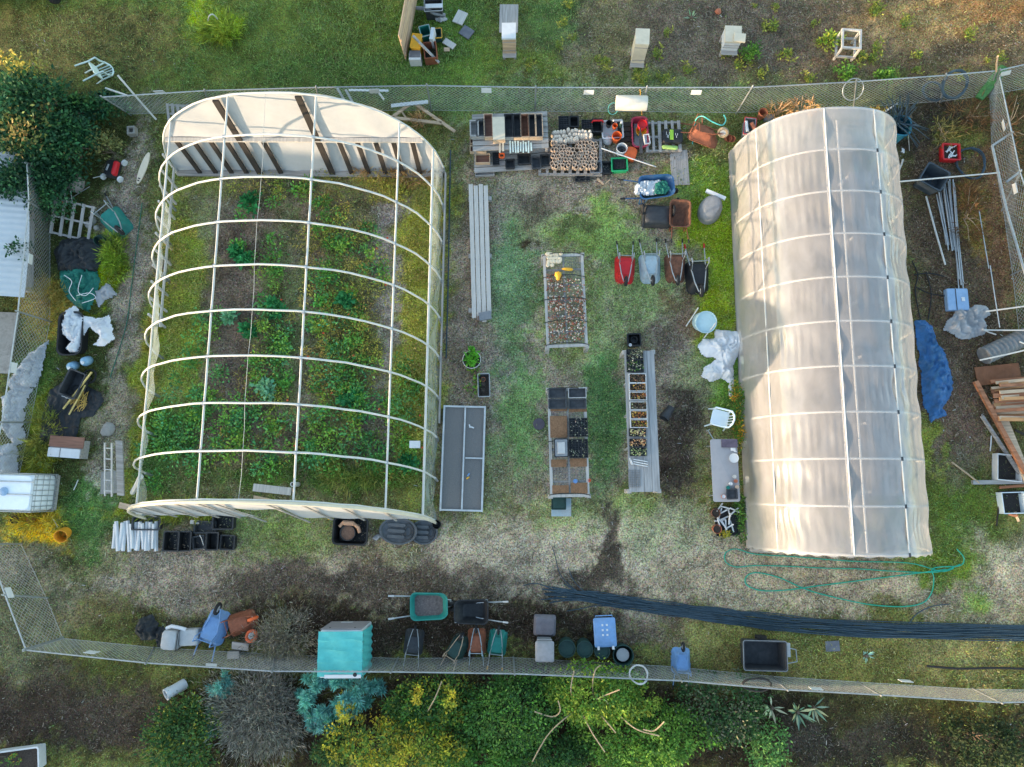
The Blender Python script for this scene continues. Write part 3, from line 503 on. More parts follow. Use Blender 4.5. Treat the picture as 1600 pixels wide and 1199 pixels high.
def pallet(name,label,u,v,w,d,rot=0,zb=0,mt=None,n=7,tilt=(0,0),group=None):
    c=pt(u,v,zb+.13); k=mpp(u,v,zb+.13); w*=k; d*=k; e=empty(name,label,'pallet',(c.x,c.y,zb),(tilt[0],tilt[1],R(rot)),group)
    m=MB()
    for i in range(n): m.box((-w/2+.05+(w-.1)*i/(n-1),random.uniform(-.01,.01),.125),(.09+random.uniform(-.01,.01),d,.02))
    m.build('deck',mt or GWOODY,e); m=MB()
    for j in (-1,0,1): m.box((0,j*(d/2-.05),.065),(w-.02,.06,.096))
    m.build('stringers',GWOOD,e); return e
def clothgrid(poly,h,seed,step,zb,amp,wav):
    xs=[p.x for p in poly]; ys=[p.y for p in poly]; gx_=np.arange(min(xs)-step,max(xs)+step*2,step); gy_=np.arange(min(ys)-step,max(ys)+step*2,step); XX,YY=np.meshgrid(gx_,gy_); f=(XX.ravel(),YY.ravel())
    ox=(fbm(f[0]*3,f[1]*3,seed)-.5)*.16; oy=(fbm(f[0]*3,f[1]*3,seed+5)-.5)*.16; px,py=f[0]+ox,f[1]+oy
    ins=np.zeros(len(px),bool); dm=np.full(len(px),9.); n=len(poly)
    for i in range(n):
        a,b=poly[i],poly[(i+1)%n]
        c=((a.y>py)!=(b.y>py)); xi=(b.x-a.x)*(py-a.y)/((b.y-a.y) or 1e-9)+a.x; ins^=c&(px<xi)
        ex,ey=b.x-a.x,b.y-a.y; tt=np.clip(((px-a.x)*ex+(py-a.y)*ey)/(ex*ex+ey*ey+1e-9),0,1); dm=np.minimum(dm,np.hypot(px-a.x-tt*ex,py-a.y-tt*ey))
    sm=np.clip(dm/max(.08,h*1.0),0,1); sm=np.sin(sm*PI/2)
    wx=f[0]+(fbm(f[0]*2,f[1]*2,seed+1)-.5)*.9; wy=f[1]+(fbm(f[0]*2,f[1]*2,seed+2)-.5)*.9
    wav=wav*1.35; amp=amp*1.5; rid=1-np.abs(2*fbm(wx*wav,wy*wav*.55,seed+3,3)-1)*3.2; rid2=1-np.abs(2*fbm(wx*wav*2.1,wy*wav*1.4,seed+4,2)-1)*3.0
    z=zb+.012+.72*h*sm*(.45+.55*fbm(f[0]*1.3,f[1]*1.3,seed+6,2))+amp*(.35+.65*sm)*(.65*np.clip(rid,0,1)+.35*np.clip(rid2,0,1))
    return gx_,gy_,f[0],f[1],z,ins
def cloth(name,label,cat,poly,h,mt,seed=1,zb=0,step=.028,amp=.07,wav=3.2,group=None):
    P=[pt(u,v,zb) for u,v in poly]; gx_,gy_,x,y,z,ins=clothgrid(P,h,seed,step,zb,amp,wav); nx,ny=len(gx_),len(gy_); idx=np.arange(nx*ny).reshape(ny,nx); I=ins.reshape(ny,nx)
    q=(I[:-1,:-1].astype(int)+I[:-1,1:]+I[1:,1:]+I[1:,:-1])>=3; F=np.stack([idx[:-1,:-1],idx[:-1,1:],idx[1:,1:],idx[1:,:-1]],-1)[q]
    used=np.unique(F); mp=np.full(nx*ny,-1); mp[used]=np.arange(len(used)); c=P[0]; V=np.stack([x[used]-c.x,y[used]-c.y,z[used]],1)
    me=bpy.data.meshes.new(name); me.from_pydata(V.tolist(),[],mp[F].tolist()); me.update(); me.shade_smooth(); o=bpy.data.objects.new(name,me); COL.objects.link(o); me.materials.append(mt); o.location=(c.x,c.y,0)
    return tag(o,label,cat,group)
def path(name,label,cat,pts,r,mt,z=.03,group=None,n=6,closed=False,sub=6,jit=0):
    Q=[pt(*p[:2],p[2] if len(p)>2 else z) for p in pts]; o=Q[0].copy(); C=[]; m=len(Q)
    for i in range(m if closed else m-1):
        p0=Q[(i-1)%m] if (closed or i>0) else Q[0]; p1=Q[i]; p2=Q[(i+1)%m]; p3=Q[(i+2)%m] if (closed or i<m-2) else Q[m-1]
        for k in range(sub):
            t=k/sub; C.append(.5*((2*p1)+(p2-p0)*t+(2*p0-5*p1+4*p2-p3)*t*t+(3*p1-p0-3*p2+p3)*t**3)-o)
    if not closed: C.append(Q[-1]-o)
    if jit: C=[c+Vector((random.gauss(0,jit),random.gauss(0,jit),0)) for c in C]
    mb=MB(); mb.tube(C,r,n,closed=closed); return single(name,label,cat,mb,mt,o,group=group,smooth=True)
def ngon_sheet(o,P,z0,z1):
    m=MB(); n=len(P); V=[(p.x-o.x,p.y-o.y,z0) for p in P]+[(p.x-o.x,p.y-o.y,z1) for p in P]; m.add(V,[tuple(range(n-1,-1,-1)),tuple(range(n,2*n))]+[(i,(i+1)%n,n+(i+1)%n,n+i) for i in range(n)]); return m
# ---- wheelbarrow
def barrow(label,u,v,heading,pose,tray,frame=None,wheel=RUB,rim=None,s=.9,zref=.45,pitch=0,roll=0,round_nose=True,grip=None,fill=None,group='wheelbarrows parked around the yard',name='wheelbarrow',z=None):
    frame=frame or GALV; c=pt(u,v,zref)
    rot={'up':(0,0,R(heading)),'flip':(PI+R(roll),R(pitch),R(heading)),'lean':(R(roll),R(pitch),R(heading))}[pose]
    e=empty(name,label,'wheelbarrow',(c.x,c.y,{'up':0,'flip':.62*s,'lean':.4}[pose] if z is None else z),rot,group); e.scale=(s,s,s)
    def ring(w,d,r,zz,cx,dz=0):
        P=[]
        for (x,y,z_) in rrect(w,d,r,zz,6,cx,0):
            if round_nose and x>cx: k=(x-cx)/(w/2); x=cx+(x-cx)*(1+.12*(1-(2*y/d)**2)); y=y*(1-.10*k)
            P.append((x,y,z_+dz*(x-cx)))
        return P
    m=MB(); m.loft([ring(.56,.40,.08,.30,.02,.06),ring(.62,.46,.1,.34,.03,.06),ring(.92,.68,.14,.60,.06,.06),ring(.96,.72,.15,.60,.06,.06),ring(.96,.72,.15,.625,.06,.06),ring(.90,.66,.13,.62,.06,.06),ring(.60,.44,.09,.35,.03,.06),ring(.54,.38,.07,.32,.02,.06)]); m.build('tray',tray,e,True)
    for sy in (-1,1):
        m=MB(); m.tube([(.62,sy*.07,.19),(.30,sy*.15,.28),(0,sy*.2,.30),(-.45,sy*.25,.46),(-.95,sy*.29,.60)],.018,7); h=m.build('handle',frame,e,True)
        m=MB(); m.tube([(-.84,sy*.282,.572),(-.99,sy*.293,.61)],.026,8); m.build('grip',grip or RUB,h,True)
        m=MB(); m.tube([(-.10,sy*.2,.31),(-.22,sy*.24,.02),(-.36,sy*.25,.02),(-.38,sy*.245,.43)],.015,6); m.build('leg',frame,e,True)
    m=MB(); m.tube([(-.29,-.25,.1),(-.29,.25,.1)],.012,6); m.build('cross_bar',frame,e)
    wb=MB(); P=[(.60+.135*math.cos(a),0,.19+.135*math.sin(a)) for a in np.linspace(0,2*PI,18,endpoint=False)]; wb.tube(P,.05,8,closed=True)
    wh=bpy.data.objects.new('wheel',None); COL.objects.link(wh); wh.parent=e
    wb.build('tyre',wheel,wh,True); m=MB(); m.lathe([(.09,-.025),(.10,-.02),(.10,.02),(.09,.025)],14); m.tube([(0,0,-.09),(0,0,.09)],.014,6); m.xf(Matrix.Translation((.60,0,.19))@Matrix.Rotation(PI/2,4,'X')); m.build('rim',rim or LGRYP,wh,True)
    if fill: f=MB(); f.loft([ring(.74,.55,.1,.44,.04,.06),ring(.76,.56,.1,.46,.04,.06)]); f.build('load',fill,e)
    return e
G_=dict
# ================================================================ wheelbarrows
barrow('bright red wheelbarrow turned over at the west end of the row of four',979,412,-92,'flip',REDP,s=.86,rim=REDP)
barrow('faded pale blue wheelbarrow with rust patches turned over between the red and brown ones',1019,410,-88,'flip',PALEBLU,GALV,s=.9)
barrow('brown rusty wheelbarrow turned over between the pale blue and black ones',1059,410,-90,'flip',RUST,s=.88)
barrow('black wheelbarrow with red grips turned over at the tunnel end of the row of four',1094,424,-88,'flip',BLKP,s=1.0,grip=REDP)
barrow('blue wheelbarrow standing upright loaded with white and green cloth',1020,296,4,'up',BLUP,BLUP,s=1.05,fill=DGRNP)
barrow('rusty open wheelbarrow standing next to the black upturned cart',1062,338,88,'up',RUST,ORUST,s=.88,round_nose=False)
barrow('terracotta coloured wheelbarrow tipped on its side by the fence with a turquoise hose over it',1104,193,-22,'flip',ORUST,ORUST,wheel=mat('old tan tyre',(.25,.2,.14),.8),roll=-28,s=.95)
barrow('teal oval wheelbarrow lying upside down beside the broken pallet',168,338,-48,'flip',TEALP,GALV,s=1.0)
barrow('bright blue wheelbarrow upside down against the fence beside the grey bin',325,985,72,'flip',LBLUP,LBLUP,s=1.0,pitch=4,zref=.5)
barrow('rusty red wheelbarrow lying upside down behind the bright blue one',366,978,20,'flip',ORUST,ORUST,wheel=ORGP,s=.85)
barrow('teal wheelbarrow standing upright on the mulch, its handles towards the turquoise box',667,946,2,'up',TEALP,s=1.05,fill=mat('dry mulch',(.12,.10,.095),.9,.4,20),grip=LGRYP)
barrow('black deep wheelbarrow standing upright next to the upright teal one',741,955,180,'up',BLKP,s=.95,grip=LGRYP)
barrow('charcoal wheelbarrow tipped nose up against the fence',645,1012,84,'flip',DGP,s=.74,roll=6,round_nose=False)
barrow('green wheelbarrow with wooden handles leaning askew on the fence',707,1018,62,'flip',DGRNP,PWOOD,s=.72,roll=-12)
barrow('white and red rusty wheelbarrow tipped against the fence between two green ones',743,1010,90,'flip',ORUST,PALEBLU,s=.72,round_nose=False)
barrow('green wheelbarrow with yellow handles tipped against the fence next to the grey wheelie bin',776,1012,84,'flip',TEALP,GALV,s=.72,round_nose=False,grip=YELP)
barrow('light blue wheelbarrow propped against the scrub fence near the white hose coil',1069,1040,88,'flip',LBLUP,LBLUP,s=.75,round_nose=False)
def lump(name,label,cat,u,v,z,poly,h,mt,seed): return cloth(name,label,cat,poly,h,mt,seed,zb=z,step=.022,amp=.09,wav=5)
lump('cloth_heap','crumpled white and grey cloth heaped inside the upright blue wheelbarrow','cloth',1015,296,.5,[(990,290),(1003,283),(1030,282),(1040,292),(1036,303),(1012,306),(992,303)],.1,FLEECE,61)
lump('net_heap','small green net bunched in the nose of the upright blue wheelbarrow','net',1036,294,.6,[(1024,286),(1042,284),(1047,296),(1038,304),(1020,304)],.08,GNET,62)
path('garden_hose','turquoise hose looped over the tipped terracotta wheelbarrow','hose',[(1082,225),(1085,200),(1088,186,.4),(1098,182,.6),(1112,190,.6),(1128,196,.5),(1134,188,.4),(1131,180,.3)],.018,GNET if False else mat('turquoise hose',(.1,.5,.45),.4,.1),z=.1)
# upturned cart, grey tub upside down
m=MB(); m.loft([rrect(.85,.62,.06,0),rrect(.83,.6,.08,.3),rrect(.72,.5,.12,.4),rrect(.6,.4,.12,.42)]); m.tube([(-.42,-.5,.3),(-.42,.55,.5),(-.1,.62,.48)],.02,6)
e=empty('garden_cart','black garden cart turned upside down beside the rusty open wheelbarrow','cart',at(1024,342,0)+Vector((0,0,0)),(0,0,R(-3))); m.build('tray',DGP,e,True)
for sx in (-.46,.46): m=MB(); m.tube([(sx+.0,.1+.14*math.cos(a),.42+.14*math.sin(a)) for a in np.linspace(0,2*PI,16,endpoint=False)],.035,7,closed=True); m.build('wheel',RUB,e,True)
m=MB(); m.loft([[( .34*math.cos(a),.42*math.sin(a),z_) for a in np.linspace(0,2*PI,22,endpoint=False)] if False else [(r_*math.cos(a)*.34,r_*math.sin(a)*.42+(1-r_)*.1,z_) for a in np.linspace(0,2*PI,22,endpoint=False)] for r_,z_ in ((1,0),(1,.3),(.92,.45),(.7,.55),(.3,.58))])
e=single('compost_bin','grey rounded compost bin lying upturned beside the poly tunnel','bin',m,GRYP,at(1108,332),(R(8),R(-6),R(-28)),smooth=True); m=MB(); m.box((-.04,.42,.42),(.62,.1,.09)); m.build('white_strip',WHITE,e)
# ================================================================ stack of boxes by the north fence
def slatbench(name,label,u,v,w,d,h,rot=0,mt=GWOOD):
    c=pt(u,v,h); k=mpp(u,v,h); w*=k; d*=k; e=empty(name,label,'bench',(c.x,c.y,0),(0,0,R(rot))); m=MB(); n=max(3,int(d/.16))
    for i in range(n): m.box((0,-d/2+d*(i+.5)/n,h-.02),(w,d/n-.025,.035))
    m.build('bench_top',mt,e)
    for sx in (-1,1):
        for sy in (-1,1): m=MB(); m.box((sx*(w/2-.06),sy*(d/2-.06),(h-.04)/2),(.07,.07,h-.042)); m.build('leg',mt,e)
    return e
slatbench('slatted_bench','weathered slatted bench against the north fence stacked with long trays',797,205,118,62,.55,2)
slatbench('low_slatted_bench','low weathered plank shelf in front of the slatted bench, strewn with dark boxes',803,250,125,36,.18,3)
for i,(u,w_,mt_,lab) in enumerate([(741,13,GWOOD,'short grey wooden box tray at the wheelbarrow-free end of the slatted bench'),(751,13,DGP,'black ribbed tray next to the short grey box on the slatted bench'),(763,13,RBRN,'brown deep tray next to the large white tray on the slatted bench'),(779,19,CREAM,'large cream white tray upside down on the slatted bench, brightest of the row'),(795,13,BLKP,'black tray beside the cream tray on the slatted bench'),(808,12,BLKP,'black tray second from the cream tray on the slatted bench'),(820,12,RUST,'rust streaked tray with cream ends on the slatted bench'),(832,11,BLKP,'black tray with a tan side strip on the slatted bench'),(842,11,DGP,'charcoal tray with a tan edge at the pot-pallet end of the slatted bench')]):
    if i==3:
        c=pt(u,198,.85); k=mpp(u,198,.85); m=MB(); m.box((0,0,.1),(w_*k,38*k,.2)); o=single('tray',lab,'tray',m,mt_,(c.x,c.y,.56),(0,0,R(2)))
        m=MB(); m.box((0,-19*k-.012,.09),(w_*k,.02,.2)); m.build('end_board',PWOOD,o)
    else:
        dd=38 if i>1 else 26; c=pt(u,196 if i>1 else 198,.75); k=mpp(u,196,.75); o=tub('tray',lab,'tray',u,196 if i>1 else 200,w_,dd,.18,mt_,2,.94,.01,.56,group='long trays on the slatted bench',rim=PWOOD if i in(2,6,7,8) else None)
        m=MB(); m.box((0,-dd*k/2-.018,.09),(w_*k,.02,.17)); m.build('end_board',PWOOD if i in (2,5,6,7,8) else GWOOD,o)
for u,v,w_,d_,lab in ((747,219,26,11,'brown wooden box, upper of the pair at the corner of the slatted bench'),(747,232,26,11,'brown wooden box, lower of the pair at the corner of the slatted bench')): wbox('wooden_box',lab,'box',u,v,w_,d_,.15,PWOOD,1,.3,floor=RBRN)
wbox('wooden_box','small brown box tray standing apart on the low plank shelf','box',754,247,23,16,.14,PWOOD,1,.19,floor=RBRN)
wbox('wooden_box','grey slatted box lid lying at the outer corner of the low plank shelf','box',757,266,30,18,.10,GWOOD,3,.02,floor=GWOOD,part='slats')
for u,v,w_,d_,lab,mt_ in ((775,248,10,20,'white and black divided tray on the low plank shelf',DGP),(797,256,14,15,'black tray heaped with pots on the low plank shelf',BLKP),(819,249,20,16,'square black tray near the middle of the low plank shelf',BLKP),(838,254,14,20,'charcoal tray with small white sticks on the low plank shelf',DGP),(852,250,14,18,'black tray at the clay pot end of the low plank shelf',BLKP)):
    if 'divided' in lab: celltray('divided_tray',lab,'tray',u,v,w_,d_,3,6,2,.19,mt=DGP)
    else: tub('tray',lab,'tray',u,v,w_,d_,.12,mt_,3,.9,.01,.19)
tub('pot_box','small red orange plant box on the low plank shelf beside the divided tray','box',784,243,8,7,.12,ORGP,0,.85,.02,.22,fill=(SOIL,.8))
for i in range(11):  # pale wooden hive frames lying side by side
    c=pt(789+4.1*i if i>1 else 781+5*i,229,.6); m=MB(); L_=random.uniform(.26,.40); wdt=random.uniform(.04,.06); m.box((0,0,.012),(wdt,L_,.022)); m.box((0,L_/2-.02,.03),(wdt*1.05,.03,.014)); single('hive_comb','narrow pale blue hive frame lying with others on the edge of the slatted bench','hive frame',m,CREAM if i<2 else mat('pale blue frame',(.52,.62,.58),.6,.15),(c.x,c.y,.56),(0,0,R(random.uniform(-4,4))),'pale hive frames on the slatted bench')
# clay pots on their pallet
pallet('pallet','grey pallet carrying the pale clay pots',891,245,100,62,-1,mt=GWOOD,n=9)
def claypot(kind):
    m=MB()
    if kind: m.lathe([(.055,0),(.066,.02),(.066,.24),(.052,.24),(.045,.03)],12)
    else: m.lathe([(.062,0),(.066,.12),(.05,.21),(.02,.25),(.0,.255)],12)
    return m
pr_=None; pn_=None; ntube=0
for j in range(10):
    for i in range(16):
        u=864+4.35*i+(2.2 if j%2 else 0)+random.uniform(-.5,.5); v=212+5.1*j+random.uniform(-.5,.5)
        if 12*math.sin((u-880)/9.0)>(v-222)*3 and j<3: continue
        if u<892 and v<217 or u>928 and v<222: continue
        if j in (2,3,4) and 886<u<900 and v<232: continue
        if abs(u-(902-(v-230)*.35))<3.0 and v>228: continue
        c=pt(u,v,.4)
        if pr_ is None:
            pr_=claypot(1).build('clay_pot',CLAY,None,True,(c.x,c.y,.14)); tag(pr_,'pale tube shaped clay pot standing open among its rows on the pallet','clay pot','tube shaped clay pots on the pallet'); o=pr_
            mm=MB(); mm.lathe([(.046,.035),(.047,.04)],10); mm.build('inner_shade',SOIL,pr_)  # dark disc put in as the shade inside the open pot
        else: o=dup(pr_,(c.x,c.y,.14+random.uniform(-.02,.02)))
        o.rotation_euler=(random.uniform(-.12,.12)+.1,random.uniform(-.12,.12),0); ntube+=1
for (u0,v0,nx,ny) in ((864,207,5,3),(889,204,4,3),(907,206,4,2)):
    for i in range(nx):
        for j in range(ny):
            u=u0+4.6*i+(2 if j%2 else 0); v=v0+6.2*j; c=pt(u,v,.45)
            if pn_ is None: pn_=claypot(0).build('bottle_pot',mat('cream clay',(.58,.50,.42),.8,.15,9),None,True,(c.x,c.y,.2)); tag(pn_,'cream bottle shaped pot stacked nose up behind the tube pots on the pallet','clay pot','bottle shaped pots on the pallet'); o=pn_
            else: o=dup(pn_,(c.x,c.y,.2))
            o.rotation_euler=(random.uniform(-.3,0)-.1,random.uniform(-.2,.2),0)
for u,v,w_,d_,nx,ny,lab,z_ in ((881,192,16,22,4,6,'black cell tray leaning behind the clay pots, nearer the slatted bench',.3),(917,194,16,14,4,4,'black cell tray behind the clay pots next to the red handled basket',.25),(910,275,23,18,5,4,'black cell tray lying on the ground in front of the clay pot pallet',0)): celltray('cell_tray',lab,'tray',u,v,w_,d_,nx,ny,1,z_,group='black cell trays near the clay pots')
tub('black_tray','plain black tray standing between the two cell trays behind the clay pots','tray',897,190,14,18,.25,BLKP,0,.95,.02,.05)
# cluster of tubs
tub('basket','black mesh basket with a red handle behind the clay pots','basket',933,196,17,22,.3,BLKP,0,.85,.03,0); m=MB(); c=pt(934,190,.35); m.tube([(-.17,0,0),(-.15,0,.1),(.15,0,.1),(.17,0,0)],.025,7); single('red_grip_tube','thick red handle lying across the black mesh basket','handle',m,REDP,(c.x,c.y,.3),smooth=True)
tub('tray_table','white plastic tray on the ground under small pots and bottles','tray',957,202,33,30,.2,WHITE,3,.9,.04,.02)
rpot('flower_pot','orange plastic pot standing in the front of the white tray','flower pot',964,212,15,.30,ORGP,.1,.7)
rpot('flower_pot','small red pot standing between black and green bottles','flower pot',961,196,8,.18,ORGP,.22,.75)
rpot('black_pot','small black pot standing on the corner of the white tray','flower pot',952,192,10,.2,BLKP,.22,.75)
m=MB(); m.lathe([(.05,0),(.055,.02),(.055,.2),(.02,.27),(.02,.32)],12); o=single('bottle','dark green bottle with white cap on the white tray','bottle',m,DGRNP,(*at(970,194,.4).xy,.22),(.1,0,0),smooth=True); m=MB(); m.lathe([(.035,.3),(.04,.36),(.03,.38)],10); m.build('cap',WHITE,o,True)
m=MB(); m.lathe([(.05,0),(.055,.02),(.055,.16),(.02,.2),(.02,.24)],12); o=single('bottle','black spray bottle with white cap next to the small red pot','bottle',m,BLKP,(*at(957,188,.4).xy,.22),(.2,.1,0),smooth=True); m=MB(); m.lathe([(.025,.22),(.03,.27),(.02,.28)],10); m.build('cap',WHITE,o,True)
m=MB(); m.lathe([(.15,0),(.16,.05),(.13,.13),(.06,.18),(0,.19)],18); single('plastic_dome','pale grey plastic dome lying beside the orange pot','dome',m,LGRYP,(*at(950,216,.2).xy,.02),smooth=True)
o=rpot('bucket','white bucket with black oddments inside, next to the orange bucket','bucket',972,231,17,.36,WHITE,0,.85); m=MB(); m.lathe([(.11,.2),(.115,.22)],14); [m.box((random.uniform(-.06,.06),random.uniform(-.06,.06),.25),(.09,.03,.05),rz=random.uniform(0,3)) for _ in range(5)]; m.build('contents',DGP,o)
m=MB(); m.loft([rrect(.34,.40,.1,0),rrect(.36,.42,.12,.15),rrect(.34,.4,.14,.22),rrect(.2,.26,.1,.24)]); single('bucket','orange plastic bucket lying upturned beside the white bucket','bucket',m,ORGP,(*at(986,239,.2).xy,.02),(.15,0,R(-18)),smooth=True)
o=tub('long_tub','long crimson tub holding a red bucket and odds and ends','tub',1000,206,25,50,.32,PINKP,1,.85,.13,0,fill=(PALEBLU,.2,'rubble'))
rpot('bucket','red bucket standing in the crimson tub','bucket',1004,194,15,.22,REDP,.22,.85,fill=REDP); rpot('bowl','yellow bowl wedged under the red bucket in the crimson tub','bowl',1002,204,17,.14,YELP,.12,.8)
m=MB(); m.bar((0,.25,.05),(0,-.35,.0),.09,.03); m.tube([(0,.25,.05),(0,.4,.1)],.02,6); single('garden_tool','dark flat tool lying over the rim of the crimson tub','tool',m,DGP,(*at(1001,222,.42).xy,.40),(0.1,0,R(3)))
wbox('small_box','small white box lying in the front of the crimson tub','box',1011,217,9,16,.12,WHITE,8,.25)
pallet('pallet','grey slatted pallet beside the crimson tub carrying a bag of compost',1036,213,56,52,1,n=6)
m=MB(); gxx=rrect(.62,.46,.1,0,6); m.loft([rrect(.56,.40,.08,0,6),rrect(.64,.47,.1,.07,6),rrect(.6,.44,.1,.13,6),rrect(.4,.28,.1,.15,6)]); o=single('compost_bag','black bag of compost with a lime green label on the slatted pallet','bag',m,BLKP,(*at(1051,213,.25).xy,.145),(0,0,R(-2)),smooth=True); m=MB(); m.box((-.04,.02,.155),(.11,.32,.012)); m.build('label',LIMEP,o); m=MB(); [m.box((-.2+.03*k,.06*math.cos(k*2),.15),(.012,.1,.008)) for k in range(4)]; [m.box((.08+.03*k,.04*math.cos(k*3),.152),(.012,.07,.008)) for k in range(3)]; m.build('print',WHITE,o)
m=MB(); m.loft([rrect(.46,.1,.04,0),rrect(.48,.13,.05,.04),rrect(.4,.08,.04,.07)]); single('seed_bag','narrow lime and white bag in front of the compost bag','bag',m,mat('lime bag',(.35,.55,.15),.5,.4,4),(*at(1047,230,.2).xy,.145),(0,0,R(-5)),smooth=True)
tub('green_crate','bright green crate holding a dark tray in front of the white stick','crate',968,257,25,22,.22,GRNP,2,.9,.02,0); celltray('cell_tray','dark cell tray sitting inside the bright green crate','tray',968,255,17,17,7,7,2,.14)
tub('grey_crate','blue grey crate with a small tray inside, next to the clay pots','crate',931,261,18,20,.22,GRYP,2,.9,.03,0,fill=(DGP,.5)); tub('black_crate','flat black crate between the grey and bright green crates','crate',947,262,18,20,.14,BLKP,0,.92,.02,0)
pole('white_stick','long white plastic stick lying across the tubs','stick',(940,232),(1025,261),.018,WHITE,.42,.12)
pole('steel_rod','short thin steel rod standing by the orange pot','rod',(944,228),(946,244),.012,GALV,.4,.05); wbox('rusty_box','small rusty box between the clay pots and the white bucket','box',928,235,12,22,.2,RUST,4,0)
slatbench('low_shelf','low dark wooden shelf behind the tubs',978,206,26,34,.15,0,DWOOD)
board('plank_path','grey scaffold boards set into the ground beyond the compost pallet','boards',1062,262,28,58,.02,GWOODY,2)
m=MB(); m.bar((-.1,.1,.02),(.1,-.1,.02),.05,.02); m.bar((.15,-.08,.02),(.3,.05,.03),.03,.02); single('wood_scrap','small rust coloured wood scraps near the cell tray on the ground','scrap',m,PWOOD,at(938,284))
rpot('terracotta_pot','round terracotta pot by the fence corner of the poly tunnel, largest of three','flower pot',1193,175,14,.3,TERRA,0,.7); rpot('terracotta_pot','small terracotta pot lying next to its twin, on the wheel side','flower pot',1137,212,11,.16,TERRA,0,.75,tilt=(.5,.4,0)); rpot('terracotta_pot','small terracotta pot lying next to its twin, on the tunnel side','flower pot',1147,213,10,.16,TERRA,0,.75,tilt=(.5,-.4,0))
o=tub('red_crate','red rimmed grey crate of pipes against the tunnel end','crate',1172,197,18,28,.3,GRYP,-8,.9,.02,0,rim=REDP); pole('white_bottle_tube','white tube lying in the red rimmed crate','tube',(1166,190),(1168,206),.05,WHITE,.3,.3); pole('clay_drain_tube','terracotta tube lying in the red rimmed crate','tube',(1174,192),(1180,204),.06,TERRA,.3,.28)
m=MB(); m.box((0,0,.05),(.3,.18,.1)); single('grey_bag','folded grey sacks behind the tunnel end','bag',m,GRYP,at(1200,186))
# fence hangings
m=MB(); m.lathe([(.21,-.46),(.22,-.44),(.22,.44),(.21,.46)],18); m.xf(Matrix.Rotation(PI/2,4,'Y')); c=pt(987,155,1.0); o=single('paper_roll','thick cream roll tied to the fence above the crimson tub','roll',m,FOAM,(c.x,c.y-.1,.95),(0,0,R(-1.5)),smooth=True)
def ring(name,label,cat,u,v,rpx,r,mt,z,tilt=(0,0,0),turns=1,sx=1,group=None):
    c=pt(u,v,z); k=mpp(u,v,z)*rpx; P=[]; n=26*turns
    for i in range(n): a=2*PI*i/26; q=1+.05*math.sin(i*.7)*(turns>1)+.03*random.uniform(-1,1)*(turns>1); P.append((k*sx*q*math.cos(a),k*q*math.sin(a),r*1.1*math.sin(i*.37)*(turns>1)))
    m=MB(); m.tube(P,r,6,closed=turns==1); return single(name,label,cat,m,mt,c,tilt,group,True)
ring('hose_ring','white pipe ring hung on the fence near the tunnel','pipe ring',1333,140,16,.014,GALV,1.0,(.6,0,0)); ring('hose_loop','thin turquoise rope loop hung below the cream roll','rope',958,170,9,.008,mat('turquoise hose',(.1,.5,.45)),.6,(.9,0,.2),1,.9)
pole('yellow_string','yellow string tied round the cream roll','string',(1000,140),(1003,180),.008,YELP,1.3,.4)
ring('hose_coil','coil of black drip hose hung over the fence corner','hose coil',1492,132,20,.02,DRIP,.9,(.5,.2,.4),9,1.3); ring('hose_coil','tangle of black drip hose slumped at the foot of the fence','hose coil',1458,143,15,.018,DRIP,.25,(.1,.2,0),6,1.2)
m=MB(); m.lathe([(.13,-.5),(.15,-.3),(.14,.3),(.12,.5)],12); m.xf(Matrix.Rotation(PI/2,4,'X')); single('net_roll','rolled green garden net hanging at the fence corner post','net roll',m,mat('leaf green net',(.05,.16,.05),.7,.5,20),at(1549,130,.7),(.5,0,R(-35)),smooth=True)
pole('wooden_stake','orange brown stake standing at the fence corner','stake',(1557,112),(1559,88),.025,PWOOD,1.3,2.0)
# trestle, boards by the hoop house corner
o=at(660,185); m=MB()
for a,b in (((612,184),(645,160)),((645,160),(711,206)),((612,184),(690,193))): m.bar(pt(*a,.25)-o,pt(*b,.25)-o,.09,.05)
m.bar(pt(627,174,.2)-o,pt(637,188,.2)-o,.05,.04); single('timber_truss','triangular pine roof truss lying beside the hoop house corner','truss',m,PWOOD,o)
board('white_board','long white board lying under the fence behind the truss','board',640,162,58,6,.03,HWHITE,6,.3); 
m=MB(); o=at(575,148); [m.bar(pt(*a,.9)-o,pt(*b,.5)-o,.07,.02) for a,b in (((545,141),(607,142)),((527,138),(540,160)),((540,140),(552,162)),((590,143),(600,156)))]; single('batten_heap','white painted battens heaped against the fence behind the hoop house','battens',m,HWHITE,o)
pallet('pallet','weathered pallet leaning behind the hoop house near the cinder block',287,176,54,30,-4,.1,tilt=(.5,0)); wbox('cinder_block','small grey cinder block on bare soil near the bramble','block',204,203,12,13,.2,CONC,6,t=.05)
for a,b,za,zb,lab in (((184,118),(244,187),1.5,.2,'long white pole leaning over the fence by the fallen chair'),((165,138),(200,150),.8,1.0,'short grey bar lying on the fence top by the fallen chair')): pole('pole',lab,'pole',a,b,.03,PVCW,za,zb)
m=MB(); m.loft([[(x*.5*f,y*f,z_) for x,y in [(math.cos(a)*.9,math.sin(a)*.11) for a in np.linspace(0,2*PI,24,endpoint=False)]] for f,z_ in ((1,0),(1,.03))]); o=single('wooden_board','cream board with rounded ends and two slots lying beside the hoop house','board',m,CREAM,at(223,262,.25),(0,R(-12),R(66)),smooth=True); o.location.z=.2
for dx in (-.36,-.30): mm=MB(); mm.box((dx,0,.034),(.03,.07,.006)); mm.build('slot',BLKP,o)
o.scale=(1.15,1,1)
